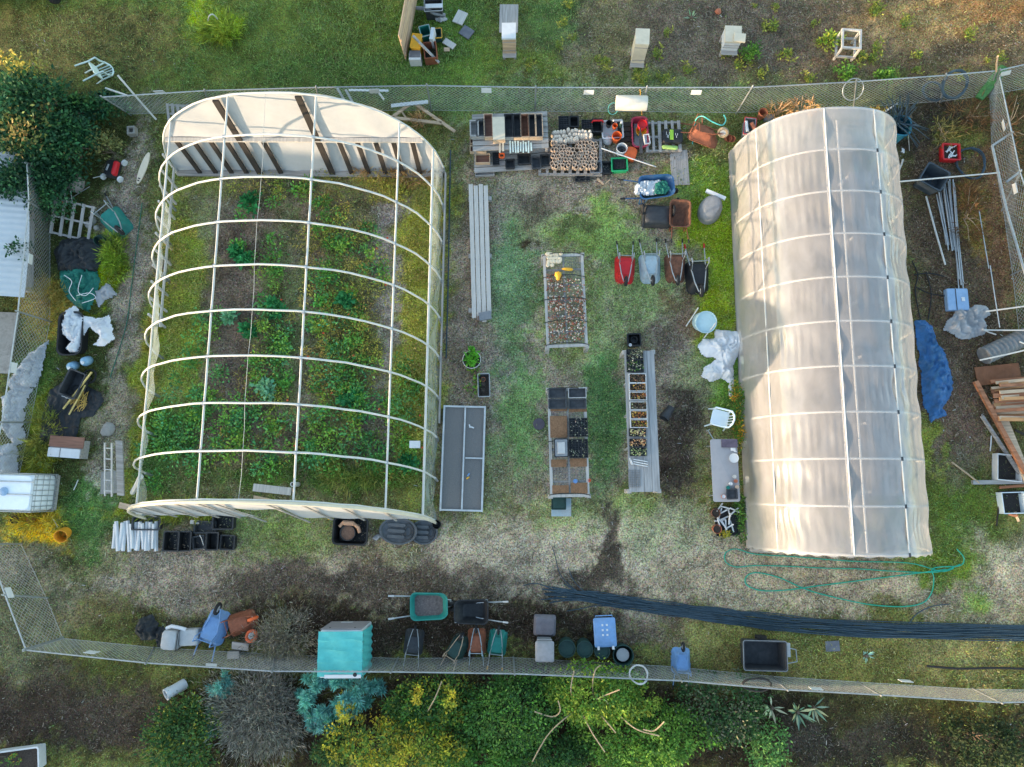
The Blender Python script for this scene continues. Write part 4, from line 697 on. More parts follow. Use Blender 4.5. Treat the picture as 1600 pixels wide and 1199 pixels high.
# mower
e=empty('lawn_mower','red and black lawn mower with white wheels beside the bramble','lawn mower',at(181,268),(0,0,R(-8))); m=MB(); m.loft([rrect(.42,.55,.12,.08),rrect(.46,.6,.14,.16),rrect(.4,.52,.12,.24)]); m.build('deck',BLKP,e,True); m=MB(); m.loft([rrect(.16,.5,.08,.2,4,.14),rrect(.14,.44,.06,.3,4,.14),rrect(.08,.3,.04,.33,4,.14)]); m.build('cowl',REDP,e,True)
for sx,sy in ((-.28,-.26),(.27,-.28),(.28,.27)): m=MB(); m.lathe([(.1,-.03),(.1,.03),(.05,.035)],14); m.xf(Matrix.Translation((sx,sy,.1))@Matrix.Rotation(PI/2,4,'Y')@Matrix.Rotation(R(25),4,'X')); m.build('wheel',WHITE,e,True)
m=MB(); m.tube([(-.1,-.22,.2),(-.3,-.5,.5)],.014,6); m.tube([(-.1,.1,.25),(-.12,-.1,.27)],.03,6); m.build('handle',GALV,e)
pallet('broken_pallet','grey broken pallet tipped beside the upturned teal wheelbarrow',112,342,62,56,-12,.1,tilt=(.25,.1),n=5)
def boulder(name,label,u,v,r,h,mt,seed,cat='rock'):
    m=MB(); rr=[]; rs_=random.Random(seed); off=[rs_.uniform(.8,1.15) for _ in range(14)]
    for q,z_ in ((1,0),(1.08,.35),(.9,.75),(.45,1.0)): rr.append([(r*q*off[k]*math.cos(2*PI*k/14),r*q*off[(k+1)%14]*math.sin(2*PI*k/14),z_*h*rs_.uniform(.9,1.05)) for k in range(14)])
    m.loft(rr); return single(name,label,cat,m,mt,at(u,v),smooth=True)
boulder('boulder','pale round boulder half hidden under the bramble edge',121,289,.27,.35,STONE,3); boulder('concrete_lump','pale broken concrete lump in the grass west of the hoop house',170,672,.2,.15,CONC,5,'rubble'); board('paving_slab','mossy pale paving slab by the plank trestle','slab',170,754,26,34,.03,CONC,4); 
for i,(u,v,r_) in enumerate(((140,352,.12),(147,347,.09),(152,357,.08),(145,343,.1))): boulder('rubble_stone','small pale stone piled between the broken pallet and teal wheelbarrow',u,v,r_,.12,CONC,20+i)['group']='stones by the broken pallet'
rpot('green_pot','dull green pot lying behind the upturned teal wheelbarrow','flower pot',151,368,17,.25,DGRNP,0,.8,tilt=(.7,.3,0)); 
m=MB(); m.tube([(0,0,.05),(.25,.6,.3)],.015,6); m.tube([(.3,0,.05),(.3,.65,.3)],.015,6); m.tube([(.1,.1,.05),(.9,.5,.2)],.012,6); o=single('tool_bundle','long handled tools lying over the broken pallet','tools',m,GALV,at(100,320),smooth=True); m=MB(); m.box((.02,.05,.1),(.12,.1,.05)); m.build('orange_head',ORGP,o)
# ================================================================ west side heaps
cloth('black_tarp_heap','crumpled black tarp heap behind the broken pallet','tarp',[(86,395),(100,375),(130,370),(158,380),(163,405),(150,428),(120,435),(92,422)],.4,BTARP,4,amp=.12,wav=2.5)
cloth('green_net_heap','heap of teal green netting next to the black tarp','netting',[(95,425),(120,420),(150,422),(158,440),(150,470),(142,492),(118,480),(100,455)],.25,GNET,9,amp=.14,wav=3.5)
for i,pts in enumerate(([(100,430),(112,440),(108,455),(118,470)],[(128,430),(122,455),(134,462),(146,450)],[(120,462),(140,458),(149,466),(128,474)])): path('cord_tangle','white cord snaking over the teal green netting','cord',pts,.010,WHITE,.38,'cords over the green netting')
cloth('sheet_scrap','torn pale plastic sheet beside the teal green netting','plastic sheet',[(150,455),(172,444),(185,462),(165,470),(158,482),(150,470)],.12,GFLEECE,12,amp=.1,wav=4)
tub('black_tub','long black tub holding white fleece beside the mulch path','tub',109,521,38,68,.38,BLKP,2,.86,.22,0,n=8)
cloth('white_fleece','bright white fleece spilling out of the long black tub over the grass','fleece',[(98,505),(104,486),(118,480),(125,493),(150,496),(172,492),(178,510),(180,530),(165,543),(148,540),(156,524),(140,512),(130,528),(124,550),(110,553),(103,545),(112,534),(97,525)],.3,FLEECE,15,zb=.22,amp=.13,wav=3.4)
for u,v,lab in ((118,571,'blue tinted water jug next to the black storage bin'),(139,563,'blue tinted water jug nearer the mulch path')):
    m=MB(); m.lathe([(.12,0),(.14,.03),(.14,.28),(.09,.36),(.04,.38),(.04,.42)],16); o=single('water_jug',lab,'jug',m,mat('blue clear plastic',(.22,.38,.52),.25,.15,6,0,0),at(u,v),(.35,.2,0),smooth=True); m=MB(); m.lathe([(.045,.41),(.045,.45),(.03,.455)],12); m.build('cap',WHITE,o,True)
cloth('black_sheet','black weed sheet spread flat in the grass under the storage bin','sheet',[(78,610),(110,590),(160,612),(165,625),(148,652),(126,655),(122,688),(90,700),(62,692),(66,650)],.05,BTARP,18,amp=.05,wav=2.2)
o=tub('storage_bin','dark blue grey storage bin with a white mark, tipped on the black sheet','bin',112,600,28,42,.35,DGP,-22,.9,.05,.05); m=MB(); m.bar((-.1,-.43,.25),(.08,-.43,.37),.012,.03); m.bar((.08,-.43,.25),(-.1,-.43,.37),.012,.03); m.build('white_mark',WHITE,o)
m=MB(); c=at(128,622,.1)
for k in range(60): a=random.gauss(-.6,.5); q=Vector((random.uniform(-.18,.2),random.uniform(-.25,.2),random.uniform(0,.06))); m.bar(q,q+Vector((.22*math.sin(a),-.22*math.cos(a),.02)),.012,.01)
single('straw_broom','loose straw broom head lying on the black sheet','broom',m,mat('straw',(.5,.32,.08),.8,.3,9),c)
pole('wooden_pole','yellow wooden pole resting on the storage bin','pole',(143,582),(99,639),.03,mat('yellow wood',(.55,.42,.15),.6),.45,.15); pole('wooden_pole','yellow wooden pole running beside the straw broom head','pole',(133,602),(108,648),.025,mat('yellow wood',(.55,.42,.15),.6),.3,.12); ring('hose_coil','black hose coil lying beside the storage bin','hose coil',140,588,10,.02,RUB,.1,(0,0,0),4)
e=empty('old_crate','brown topped crate with white boards beside the water tank','crate',at(115,702,.0),(0,0,R(-4))); k=mpp(115,702,.4)
m=MB(); m.box((0,0,.18),(50*k,28*k,.36)); m.build('body',GWOOD,e); m=MB(); m.box((.02,10*k,.375),(54*k,17*k,.03)); m.build('brown_lid',RBRN,e)
for dx,w_ in ((-17,18),(9,30)): m=MB(); m.box((dx*k,-7*k,.37),(w_*k,14*k,.02)); m.build('white_board',HWHITE,e)
# IBC tank
e=empty('water_tank','white cube water tank in a steel cage beside the pale fleece','water tank',at(60,769,.05),(0,0,R(-1.5))); m=MB(); m.loft([rrect(1.12,.96,.08,.14),rrect(1.16,1.0,.1,.2),rrect(1.16,1.0,.1,1.0),rrect(1.08,.92,.16,1.07)]); m.build('tank',mat('milky tank plastic',(.74,.77,.80),.35,.06,3,0,.06,.2,(.5,.52,.5)),e,True)
m=MB()
for i in range(9): x=-.6+1.2*i/8; m.tube([(x,-.53,.12),(x,-.53,1.05)],.011,5); m.tube([(x,.53,.12),(x,.53,1.05)],.011,5)
for j in range(8): y=-.52+1.04*j/7; m.tube([(.62,y,.12),(.62,y,1.05)],.011,5); m.tube([(-.62,y,.12),(-.62,y,1.05)],.011,5)
for z_ in (.2,.45,.7,.95,1.06): m.tube([(-.62,-.53,z_),(.62,-.53,z_),(.62,.53,z_),(-.62,.53,z_)],.012,5,closed=True)
m.tube([(-.62,-.05,1.085),(.62,-.05,1.085)],.014,5); m.tube([(-.62,.3,1.085),(.62,.3,1.085)],.014,5); m.build('cage',GALV,e)
m=MB(); m.lathe([(.12,1.06),(.12,1.1),(.1,1.115),(.0,1.115)],18,(-.2,.02,0)); m.build('lid',mat('blue grey cap',(.25,.36,.5),.4),e,True); m=MB(); m.box((0,0,.05),(1.2,1.0,.1)); m.build('skid',GWOOD,e)
rpot('black_pot','small black pot in yellow weeds in front of the water tank','flower pot',22,812,13,.22,BLKP,0,.75,fill=SOIL); boulder('red_brick_lump','reddish brick lump in yellow weeds in front of the water tank',50,811,.13,.12,TERRA,8,'brick')
o=rpot('watering_pot','orange yellow round pot with a dark mouth lying in the grass','pot',92,833,20,.3,mat('amber plastic',(.70,.30,.03),.4,.15),0,.9,tilt=(.35,.15,0)); pole('short_stick','thin pale stick lying beside the orange yellow pot','stick',(81,808),(90,824),.012,PVCW); pole('short_stick','pale stick lying by the water tank cage','stick',(122,750),(115,766),.015,PVCW)
# pale fleece beyond the west fence
for i,(poly,lab) in enumerate((([(40,560),(66,540),(80,528),(72,570),(60,606),(25,620),(12,600),(26,580)],'grey fleece bunched between the fence and the black sheet'),([(5,622),(30,600),(55,608),(40,640),(42,690),(25,700),(5,670)],'white fleece with dark hole trailing along the fence'),([(-10,700),(25,692),(34,715),(28,745),(5,760),(-10,745)],'wrinkled grey fleece beside the white water tank'))): cloth('fleece_heap',lab,'fleece',poly,.3,mat('dusty fleece',(.46,.46,.47),.9,.1,5,0,.2,.3,(.33,.32,.31)),30+i,amp=.17,wav=3.6)
# corrugated roof shed and slab
so_=pt(0,360,0); e=empty('shed','low shed with a pale corrugated roof at the frame edge','shed',so_)
m=MB(); V=[]; ny_=121
for i in range(ny_):
    f_=i/(ny_-1); v_=236+226*f_; zc_=.75+.010*math.sin(i*2*PI/5); V+=[pt(-90,v_-6,zc_+.6)-so_,pt(38+8*math.sin(f_*PI),v_+3,zc_)-so_]
m.add(V,[(2*i,2*i+1,2*i+3,2*i+2) for i in range(ny_-1)]); m.build('roof',mat('pale corrugated sheet',(.54,.55,.56),.6,.06,1.5,.0,.05,.3,(.38,.39,.39)),e)
q0,q1,q2,q3=[pt(*q,.7)-so_ for q in ((-80,250),(30,250),(26,448),(-80,440))]; m=MB(); m.add([Vector((q.x,q.y,0)) for q in (q0,q1,q2,q3)]+[Vector((q.x,q.y,.68)) for q in (q0,q1,q2,q3)],[(0,1,2,3),(4,5,6,7),(0,1,5,4),(1,2,6,5),(2,3,7,6),(3,0,4,7)]); m.build('wall',GWOODY,e)
board('concrete_slab','stained concrete slab cut by the frame edge next to the fence','slab',-2,535,48,95,.05,CONC,-3)
# ================================================================ south of the hoop house
for i in range(13):
    u=178+5.6*i+random.uniform(-1,1); a=random.uniform(-.12,.12); L_=random.uniform(36,50); pole('white_batten','white painted stake lying side by side with others beside the black crates','stake',(u+L_/2*a,838-L_/2),(u-L_/2*a,838+L_/2),0.055,HWHITE,.1+.03*(i%3),.08+.03*(i%2),'white stakes beside the black crates',5)
for u,v,w_,d_,h_,lab,r_ in ((228,818,44,20,.2,'long black crate behind the white stakes',0),(267,846,24,30,.28,'black crate nearest the white stakes',-1),(288,846,20,30,.25,'black crate between the stake end crate and the crate with a pale rod',1),(310,848,18,20,.18,'small black crate with a pale rod across it',8),(331,846,19,27,.28,'upright black crate second from the end of the crate row',0),(355,848,22,22,.22,'open black crate at the end of the crate row',-2),(348,816,32,22,.28,'black slatted crate on top behind the crate row',1),(320,824,34,18,.15,'flat black crate under the slatted one behind the row',0)):
    o=tub('black_crate',lab,'crate',u,v,w_,d_,h_,BLKP if h_>.2 else DGP,r_,.93,.03,0,group='black crates in front of the hoop house',rim=DGP)
board('pale_board','bleached plank leaning by the crates','board',304,816,14,6,.02,LWOOD,0,.1); pole('pale_rod','pale rod lying across the small black crate','rod',(312,836),(318,852),.012,PVCW,.2,.2)
tub('black_planter','rounded black planter tub with a pot and cardboard inside','tub',547,830,54,42,.42,BLKP,-2,.86,.12,0,n=7)
rpot('black_pot','round black pot of dry soil sitting in the rounded planter tub','flower pot',543,833,24,.3,DGP,.05,.8,fill=BRNSOIL if 'BRNSOIL' in globals() else mat('dry soil',(.17,.10,.07),.95,.4,25)); m=MB(); m.tube([(-.32,.05,.3),(-.2,.18,.33),(.05,.16,.34),(.22,.02,.33),(.26,-.12,.3)],.05,6); m.tube([(-.2,.15,.36),(.1,.13,.36)],.06,6); single('cardboard','torn brown cardboard tucked into the rounded planter tub','cardboard',m,CARD,(*at(547,826,.4).xy,.02))
def pond(label,u,v,wx,wy,z,rot):
    c=pt(u,v,z); k=mpp(u,v,z); e=empty('pond_liner',label,'pond liner',(c.x,c.y,0),(0,0,R(rot))); m=MB(); a,b=wx*k/2,wy*k/2
    m.lathe([(.72,0),(.9,z-.05),(1,z-.04),(1,z),(.9,z),(.84,z-.05),(.74,z-.06)],26,sx=a,sy=b); m.build('shell',mat('slate plastic',(.075,.085,.095),.45,.2,6,0,.05,.35,(.15,.15,.15)),e,True)
    for q in range(3): m=MB(); m.loft([rrect(a*.95,b*.28,.05,z-.055,4,-a*.1,b*(.42*(q-1))),rrect(a*.9,b*.24,.04,z-.01,4,-a*.1,b*(.42*(q-1)))]); m.build('rib',mat('slate plastic',(.1,.1,.1)),e,True)
    for q in (.16,.27): m=MB(); m.tube([(a*.5+a*q*math.cos(t),b*q*2.2*math.sin(t),z-.03) for t in np.linspace(0,2*PI,18,endpoint=False)],.012,5,closed=True); m.build('ring',DGP,e)
pond('oval ribbed slate pond liner beside the planter tub, on top of the other',622,830,60,42,.32,-4); pond('oval slate pond liner half under the ribbed one',662,832,44,38,.2,-2)
rpot('black_pot','empty black flower pot at the end of the pond liners','flower pot',682,820,14,.3,BLKP,.12,.75)
pole('yellow_stick','small yellow stick near the planter tub','stick',(512,812),(521,812),.012,YELP); cloth('plastic_scrap','small crumpled clear plastic scrap between the planter tub and the pond liner','scrap',[(581,840),(590,836),(597,842),(586,846)],.05,GFLEECE,44,amp=.05)
m=MB(); [m.bar((x_*.1,-.75,.5),(x_*.1,.75,.9),.035,.05) for x_ in (-1,1)]; [m.bar((-.13,y_,.7+.26*y_),(.13,y_,.7+.26*y_),.03,.04) for y_ in (-.6,-.3,0,.3,.6)]; e=single('short_ladder','weathered short ladder leaning at the corner of the hoop house','ladder',m,LWOOD,at(192,735),(0,0,R(-4))); m=MB(); m.bar((.28,-.7,.2),(.26,.85,.75),.2,.05); single('grey_plank','thick grey plank leaning next to the short ladder','plank',m,GWOOD,at(188,735),(0,0,R(-6)))
pole('corner_post','stout white post leaning inward at the hoop house corner','post',(207,770),(220,745),.07,PVCW,.2,1.4); m=MB(); m.lathe([(.055,0),(.07,.02),(.07,.5),(.05,.5),(.05,.05)],14); single('white_pipe_stub','short upright white pipe standing inside the hoop house wall','pipe',m,PVCW,(*at(457,757,.5).xy,0),smooth=True)
board('plywood_offcut','pale plywood boards lying inside the hoop house end wall','plywood',425,765,60,12,.03,LWOOD,-6,.2); board('plywood_flap','bright plywood flap propped on the hoop house end wall','plywood',425,785,60,10,.02,PWOOD,-12,.5,tilt=(.4,0)); board('plywood_offcut','orange tinted plywood offcut at the foot of the end wall corner','plywood',202,793,34,9,.02,PWOOD,-12,.05)
# ================================================================ middle of the yard
for i in range(4):
    m=MB(); A=pt(735.5+7.8*i,288+(i%2)*2,.2); B=pt(741+7.8*i,497+3*(i%3),.2); m.box((0,0,.02),((.128),(A-B).length,.035)); d=B-A; m.box((random.uniform(-.03,.03),random.uniform(-1,1),.0405),(.05,.5,.002)) if False else None
    c=(A+B)/2; single('long_plank','long bleached plank lying tight beside its neighbours next to the hoop house','plank',m,LWOOD,(c.x,c.y,.16),(0,0,math.atan2(d.x,-d.y)),'long bleached planks beside the hoop house')
for v in (310,400,485): board('bearer','short timber bearer under the long bleached planks','bearer',750,v,36,7,.14,GWOOD,0,0,'bearers under the long planks')
e=single('brick','dark grey block lying on the end of the bleached planks','block',MB().box((0,0,.05),(.36,.24,.1)),GRYP,(*at(758,494,.25).xy,.2),(0,0,R(10))); 
m=MB(); [m.bar((.05*k,0,.02),(.05*k+.02,-.2+.03*k,.03),.02,.02) for k in range(3)]; single('tool_bits','rusty tool bits next to the grey block on the planks','tools',m,RUST,(*at(745,494,.2).xy,.2))
def shrubblob(name,label,cat,u,v,rx,ry,h,N,cols,lsize,aspect=.5,clumps=30,z0=0,seed=1,stems=6,mode='bush',group=None,material=None,clr=.35,stemm=None,loc=None,j=.3):
    """leafy plant: clumps of leaves over woody stems; rx, ry in pixels"""
    c=loc or pt(u,v,h*.6); c=Vector((c.x,c.y,0)); k=mpp(u,v,h*.5); rx*=k; ry*=k; e=empty(name,label,cat,(c.x,c.y,z0),group=group)
    a=rng.uniform(0,2*PI,clumps); q=np.sqrt(rng.random(clumps)); lob=.62+.62*vnoise(a*1.15,np.full(clumps,c.x*3.1+c.y*1.7),seed+7); cx,cy=q*np.cos(a)*rx*.9*lob,q*np.sin(a)*ry*.9*lob; cz=h*(.25+.7*np.sqrt(np.clip(1-q*q,0,1))*rng.uniform(.55,1.05,clumps))
    ci=rng.integers(0,clumps,N); s=clr*min(rx,ry)*rng.uniform(.5,1.1,clumps)[ci]
    off=rng.normal(size=(N,3))*np.stack([s,s,s*.7],1)*.6; P=np.stack([cx[ci],cy[ci],cz[ci]],1)+off; P[:,2]=np.maximum(P[:,2],.03)
    base=pal(cols,clumps,j); C=base[ci]*.6+pal(cols,N,j)*.4; C*=rng.uniform(.6,1.3,(N,1))
    if mode=='bush': D=off/np.maximum(1e-6,np.linalg.norm(off,axis=1,keepdims=True))+rng.normal(size=(N,3))*.6+np.array([[0,0,.35]])
    elif mode=='needle': P=np.stack([cx[ci],cy[ci],cz[ci]],1)+rng.normal(size=(N,3))*.02; D=rng.normal(size=(N,3)); D[:,2]=np.abs(D[:,2])*.9+.1
    elif mode=='grassy': P=np.stack([cx[ci],cy[ci],cz[ci]*.5],1)+rng.normal(size=(N,3))*s[:,None]*.5; D=np.stack([P[:,0]/rx,P[:,1]/ry,np.full(N,.5)],1)+rng.normal(size=(N,3))*.5
    leaves('foliage',P,D,lsize,aspect,C,material or LEAF,e,.6 if mode=='bush' else .1)
    if stems:
        m=MB()
        for i in range(stems): t=i%clumps; p1=Vector((cx[t],cy[t],cz[t])); m.tube([(rx*.1*math.cos(i*2.4),ry*.1*math.sin(i*2.4),-.05),Vector((p1.x*.45,p1.y*.45,p1.z*.6)),p1],[.02,.013,.006],5)
        m.build('stem',stemm or TRUNK,e)
    return e
GREENS=[(.05,.14,.02),(.07,.18,.03),(.035,.10,.025),(.10,.2,.04)]; DKG=[(.02,.06,.022),(.03,.085,.03),(.015,.045,.02),(.045,.10,.03)]; YG=[(.22,.24,.03),(.30,.28,.04),(.16,.2,.03)]
rpot('round_planter','round black pot with a pale rim holding a bright green plant','flower pot',737,562,28,.32,BLKP,0,.8,fill=SOIL); ring('rim_hoop','pale rim hoop on the bright green round planter','rim',737,562,14,.012,PVCW,.325)
shrubblob('potted_plant','bright green leafy plant filling the round pot','plant',737,559,11,11,.4,260,[(.07,.26,.02),(.10,.32,.03),(.05,.18,.02)],.09,.6,14,.22,stems=3)
o=tub('long_planter','narrow black planter with a pale rim and three small round pots','planter',756,602,18,36,.28,DGP,2,.85,.03,0,fill=(SOIL,.7),rim=LGRYP); 
for v in (593,600,610): rpot('small_pot','small dark pot sunk in the narrow black planter','flower pot',755,v,7,.12,TERRA if v==593 else BLKP,.15,.8,fill=SOIL)['group']='small pots in the narrow planter'
shrubblob('weed_clump','leafy weed clump between the round pot and the narrow planter','weed',742,596,14,22,.3,260,GREENS+YG[:1],.08,.45,14,stems=3)
# mesh lid frame
e=empty('mesh_bed_cover','grey framed mesh panel lying over dark soil beside the hoop house','mesh frame',at(724,716),(0,0,R(-1.2))); k=mpp(724,716,.12); Wf,Df=64*k,164*k
m=MB(); [m.box((sx*Wf/2,0,.09),(.05,Df,.12)) for sx in (-1,1)]; [m.box((0,sy*(Df/2-.03),.09),(Wf-.052,.05,.12)) for sy in (-1,1)]; m.build('frame',mat('grey painted lath',(.48,.50,.51),.6,.12,5,0,.1,.3),e)
m=MB(); m.box((0.02,0,.135),(.045,Df-.1,.03)); m.build('batten',mat('grey painted lath',(1,1,1)),e); m=MB(); m.box((Wf*.27,Df*0.0,.135),(Wf*.42,.04,.03)); m.build('batten',mat('grey painted lath',(1,1,1)),e)
m=MB(); m.box((0,0,.10),(Wf-.06,Df-.06,.008)); m.build('mesh_panel',mat('fine grey mesh',(.165,.158,.152),.8,.15,50,.1,.4,.5,(.10,.10,.105)),e)
for u,v,c_ in ((734,666,WHITE),(738,668,WHITE),(732,742,LBLUP),(731,747,YELP)): single('plant_tag',{0:'tiny white tag lying on the mesh panel',1:'tiny blue tag lying on the mesh panel',2:'tiny yellow tag lying on the mesh panel'}[0 if c_ is WHITE else 1 if c_ is LBLUP else 2],'tag',MB().box((0,0,.005),(.1,.04,.008),rz=random.uniform(0,3)),c_,at(u,v,.145),group='tags on the mesh panel')
# ---- tables
def table(name,label,u,v,w,d,h,rot,topmt,legmt,mesh=None,battens=1,straps=0,leg=.09):
    c=pt(u,v,h); k=mpp(u,v,h); w*=k; d*=k; e=empty(name,label,'table',(c.x,c.y,0),(0,0,R(rot)))
    if mesh:
        m=MB(); [m.box((sx*(w/2-.04),0,h-.03),(.08,d,.07)) for sx in (-1,1)]; [m.box((0,sy*(d/2-.04),h-.031),(w-.162,.08,.065)) for sy in (-1,1)]; m.box((0,0,h-.045),(.045,d-.162,.05))
        for q in range(1,battens+1): m.box((0,-d/2+d*q/(battens+1),h-.07),(w-.162,.05,.03))
        m.build('frame',topmt,e); m=MB(); n=int(w/.045); [m.tube([(-w/2+.05+(w-.1)*i/n,-d/2+.05,h-.012),(-w/2+.05+(w-.1)*i/n,d/2-.05,h-.012)],.006,3,False) for i in range(n+1)]; n=int(d/.045); [m.tube([(-w/2+.05,-d/2+.05+(d-.1)*i/n,h-.016),(w/2-.05,-d/2+.05+(d-.1)*i/n,h-.016)],.006,3,False) for i in range(n+1)]; m.build('wire_mesh',mesh,e)
    else:
        m=MB(); n=max(1,int(w/.19)); [m.box((-w/2+w*(i+.5)/n,0,h-.02),(w/n-.008,d,.04)) for i in range(n)]; [m.box((0,sy*(d/2-.05),h-.075),(w,.09,.065)) for sy in (-1,0,1)]; m.build('tabletop',topmt,e)
    for sx in (-1,1):
        for sy in (-1,1): m=MB(); m.box((sx*(w/2-.02),sy*(d/2-.02),h/2-.035),(leg*1.3,leg*1.3,h-.07)); m.build('leg',legmt,e)
    for q in range(straps):
        y=d/2-.05-(d-.1)*q/max(1,straps-1); m=MB(); m.tube([(-w/2-.02,y,h-.1),(-w/2-.01,y+.02,h+.02),(-w*.2,y+.06,h+.10),(w*.25,y+.05,h+.09),(w/2+.01,y,h+.02),(w/2+.02,y-.02,h-.1)],.011,5); m.build('strap',RUB,e,True)
    return e,c,k,w,d
TW=wood('sun bleached bench wood',(.40,.385,.36),.22,1,dirt=.3)
e,c,k,w_,d_=table('drying_table','mesh topped wooden table where bulbs and squash are drying',883,469,64,150,.75,2.2,TW,TW,MESHW,5,5)
# bulbs: past counting, one heap
def bits(name,label,cat,poly_list,z,N,cols,size,kind='stuff',long=2.2,rot=0):
    P=[];C=[]
    V=[];F=[];b=0;CC=[]
    for (u,v,ru,rv,n_) in poly_list:
        for i in range(n_):
            a=random.uniform(0,2*PI); q=math.sqrt(random.random()); p=pt(u+ru*q*math.cos(a) if False else u+random.uniform(-ru,ru),v+random.uniform(-rv,rv),z); s=size*random.uniform(.6,1.3); t=random.uniform(0,PI); ax=Vector((math.cos(t),math.sin(t),random.uniform(-.3,.3))).normalized()*s*long/2; sd_=Vector((-math.sin(t),math.cos(t),0))*s/2; up_=Vector((0,0,s/2)); p.z+=s*.5+random.uniform(0,.02)
            col=random.choice(cols); f=random.uniform(.7,1.25); V+= [p-ax,p+sd_,p+up_,p-sd_,p-up_,p+ax]; F+=[(b,b+1,b+2),(b,b+2,b+3),(b,b+3,b+4),(b,b+4,b+1),(b+5,b+2,b+1),(b+5,b+3,b+2),(b+5,b+4,b+3),(b+5,b+1,b+4)]; CC+=[tuple(min(.85,x*f) for x in col)]*6; b+=6
    return tag(npmesh(name,np.array([tuple(p) for p in V]),np.array(F),np.array(CC),attrmat('dry skins',.7,.2)),label,cat,kind=kind)
bits('drying_bulbs','heap of small red and white bulbs drying on the mesh table','bulbs',[(869,443,15,14,150),(899,450,14,14,70),(870,475,14,12,140),(900,478,14,12,110),(871,515,15,22,170),(901,512,13,22,170),(885,500,26,30,80)],.76,0,[(.36,.12,.08),(.55,.45,.36),(.30,.10,.07),(.6,.55,.48),(.2,.09,.06),(.45,.25,.15)],.038,long=1.7)
o0=None
for i in range(17):
    u=857+(i%5)*4.6+random.uniform(-1,1); v=398+(i//5)*5.6+random.uniform(-1,1); p=pt(u,v,.78)
    if o0 is None: m=MB(); m.lathe([(.0,0),(.035,.012),(.045,.03),(.03,.05),(0,.055)],9,cap0=False,cap1=False); o0=single('cream_squash','small cream squash lying in a group at the corner of the drying table','squash',m,mat('cream squash skin',(.72,.58,.40),.6,.12),p,smooth=True,group='cream squashes on the drying table'); o=o0
    else: o=dup(o0,p)
    o.scale=(random.uniform(1.2,2.1),random.uniform(1.0,1.5),1.2); o.rotation_euler=(0,0,random.uniform(0,3)); o.location.z=.76
m=MB(); m.lathe([(0,0),(.09,.05),(.10,.12),(.06,.2),(.05,.26),(0,.27)],12); m.xf(Matrix.Rotation(PI/2,4,'X')); single('yellow_squash','fat yellow squash next to the cream squashes','squash',m,YELP,at(872,424,.86),(0,0,R(0)),smooth=True); m=MB(); m.lathe([(0,-.18),(.045,-.1),(.05,.05),(.03,.14),(0,.16)],10); m.xf(Matrix.Rotation(PI/2,4,'Y')); single('yellow_squash','long thin yellow squash pointing across the drying table','squash',m,YELP,at(887,421,.82),(0,0,R(-4)),smooth=True)
# tray table
e,c,k,w_,d_=table('tray_table','mesh topped table covered with black seed trays and brown mats',888,691,61,170,.75,1.2,TW,TW,MESHW,6,3)
BMAT=mat('brown coir mat',(.20,.11,.06),.95,.4,30,0,.4)
for u,v,a_,b_,lab in ((873,667,27,34,'brown coir mat next to the upper cell tray on the tray table'),(903,640,28,8,'narrow brown mat strip behind the upper cell tray on the tray table'),(873,640,26,6,'narrow brown mat strip behind the coir mat on the tray table'),(904,723,26,13,'brown coir mat below the lower cell tray on the tray table'),(876,765,26,13,'brown coir mat at the near corner of the tray table, charcoal bin end'),(905,763,26,17,'brown coir mat at the near corner of the tray table, red peg side'),(873,724,24,12,'dusty mat beside the coir mat in the middle of the tray table')): board('coir_mat',lab,'mat',u,v,a_,b_,.012,BMAT,1,.755,'brown mats on the tray table')
for u,v,lab in ((871,614,'black seed tray at the far corner of the tray table'),(902,614,'black seed tray with a pale rim at the far end of the tray table'),(871,631,'second row black seed tray on the tray table, mat side'),(902,631,'second row black seed tray on the tray table, cell tray side')): tub('seed_tray',lab,'seed tray',u,v,27,15,.07,DGP,1,.93,.02,.76,group='black seed trays on the tray table',rim=LGRYP if 'pale' in lab else DGP)
for v,lab in ((668,'cell tray of wilted seedlings on the tray table, just below the seed trays'),(701,'cell tray of wilted seedlings beside the charcoal lidded bin')): celltray('cell_tray',lab,'cell tray',904,v,29,29,6,8,1,.77,plants=([(.16,.18,.17),(.22,.23,.2),(.07,.09,.06)],1.2,.06))
o=tub('lidded_bin','charcoal bin with a pale ribbed lid on the tray table','bin',877,700,21,28,.16,BLKP,1,.9,.03,.77,fill=(GRYP,1.02,'lid')); m=MB(); kk=mpp(877,700,.9); m.loft([rrect(12*kk,18*kk,.02,.165),rrect(11*kk,17*kk,.02,.18)]); m.build('lid_panel',LGRYP,o)
rpot('blue_stopper','small blue cap on the near half of the tray table','cap',899,752,7,.03,LBLUP,.76,1.0); rpot('red_peg','small orange red peg at the edge of the tray table','peg',921,751,5,.06,ORGP,.72,.9)
board('blue_board','pale blue boards on the ground under the end of the tray table','board',877,793,31,28,.06,PALEBLU,0,.03); tub('storage_box','dark green box standing on the pale blue boards','box',873,784,22,24,.25,DGRNP,0,.92,.02,.09,fill=(DGRNP,1.0,'lid'))
m=MB(); m.lathe([(.17,0),(.175,.025),(.165,.035),(0,.035)],24); single('round_cover','flat round dark lid lying in the grass beside the tray table','lid',m,mat('plum grey plastic',(.085,.075,.095),.6,.15),at(842,663),smooth=True)
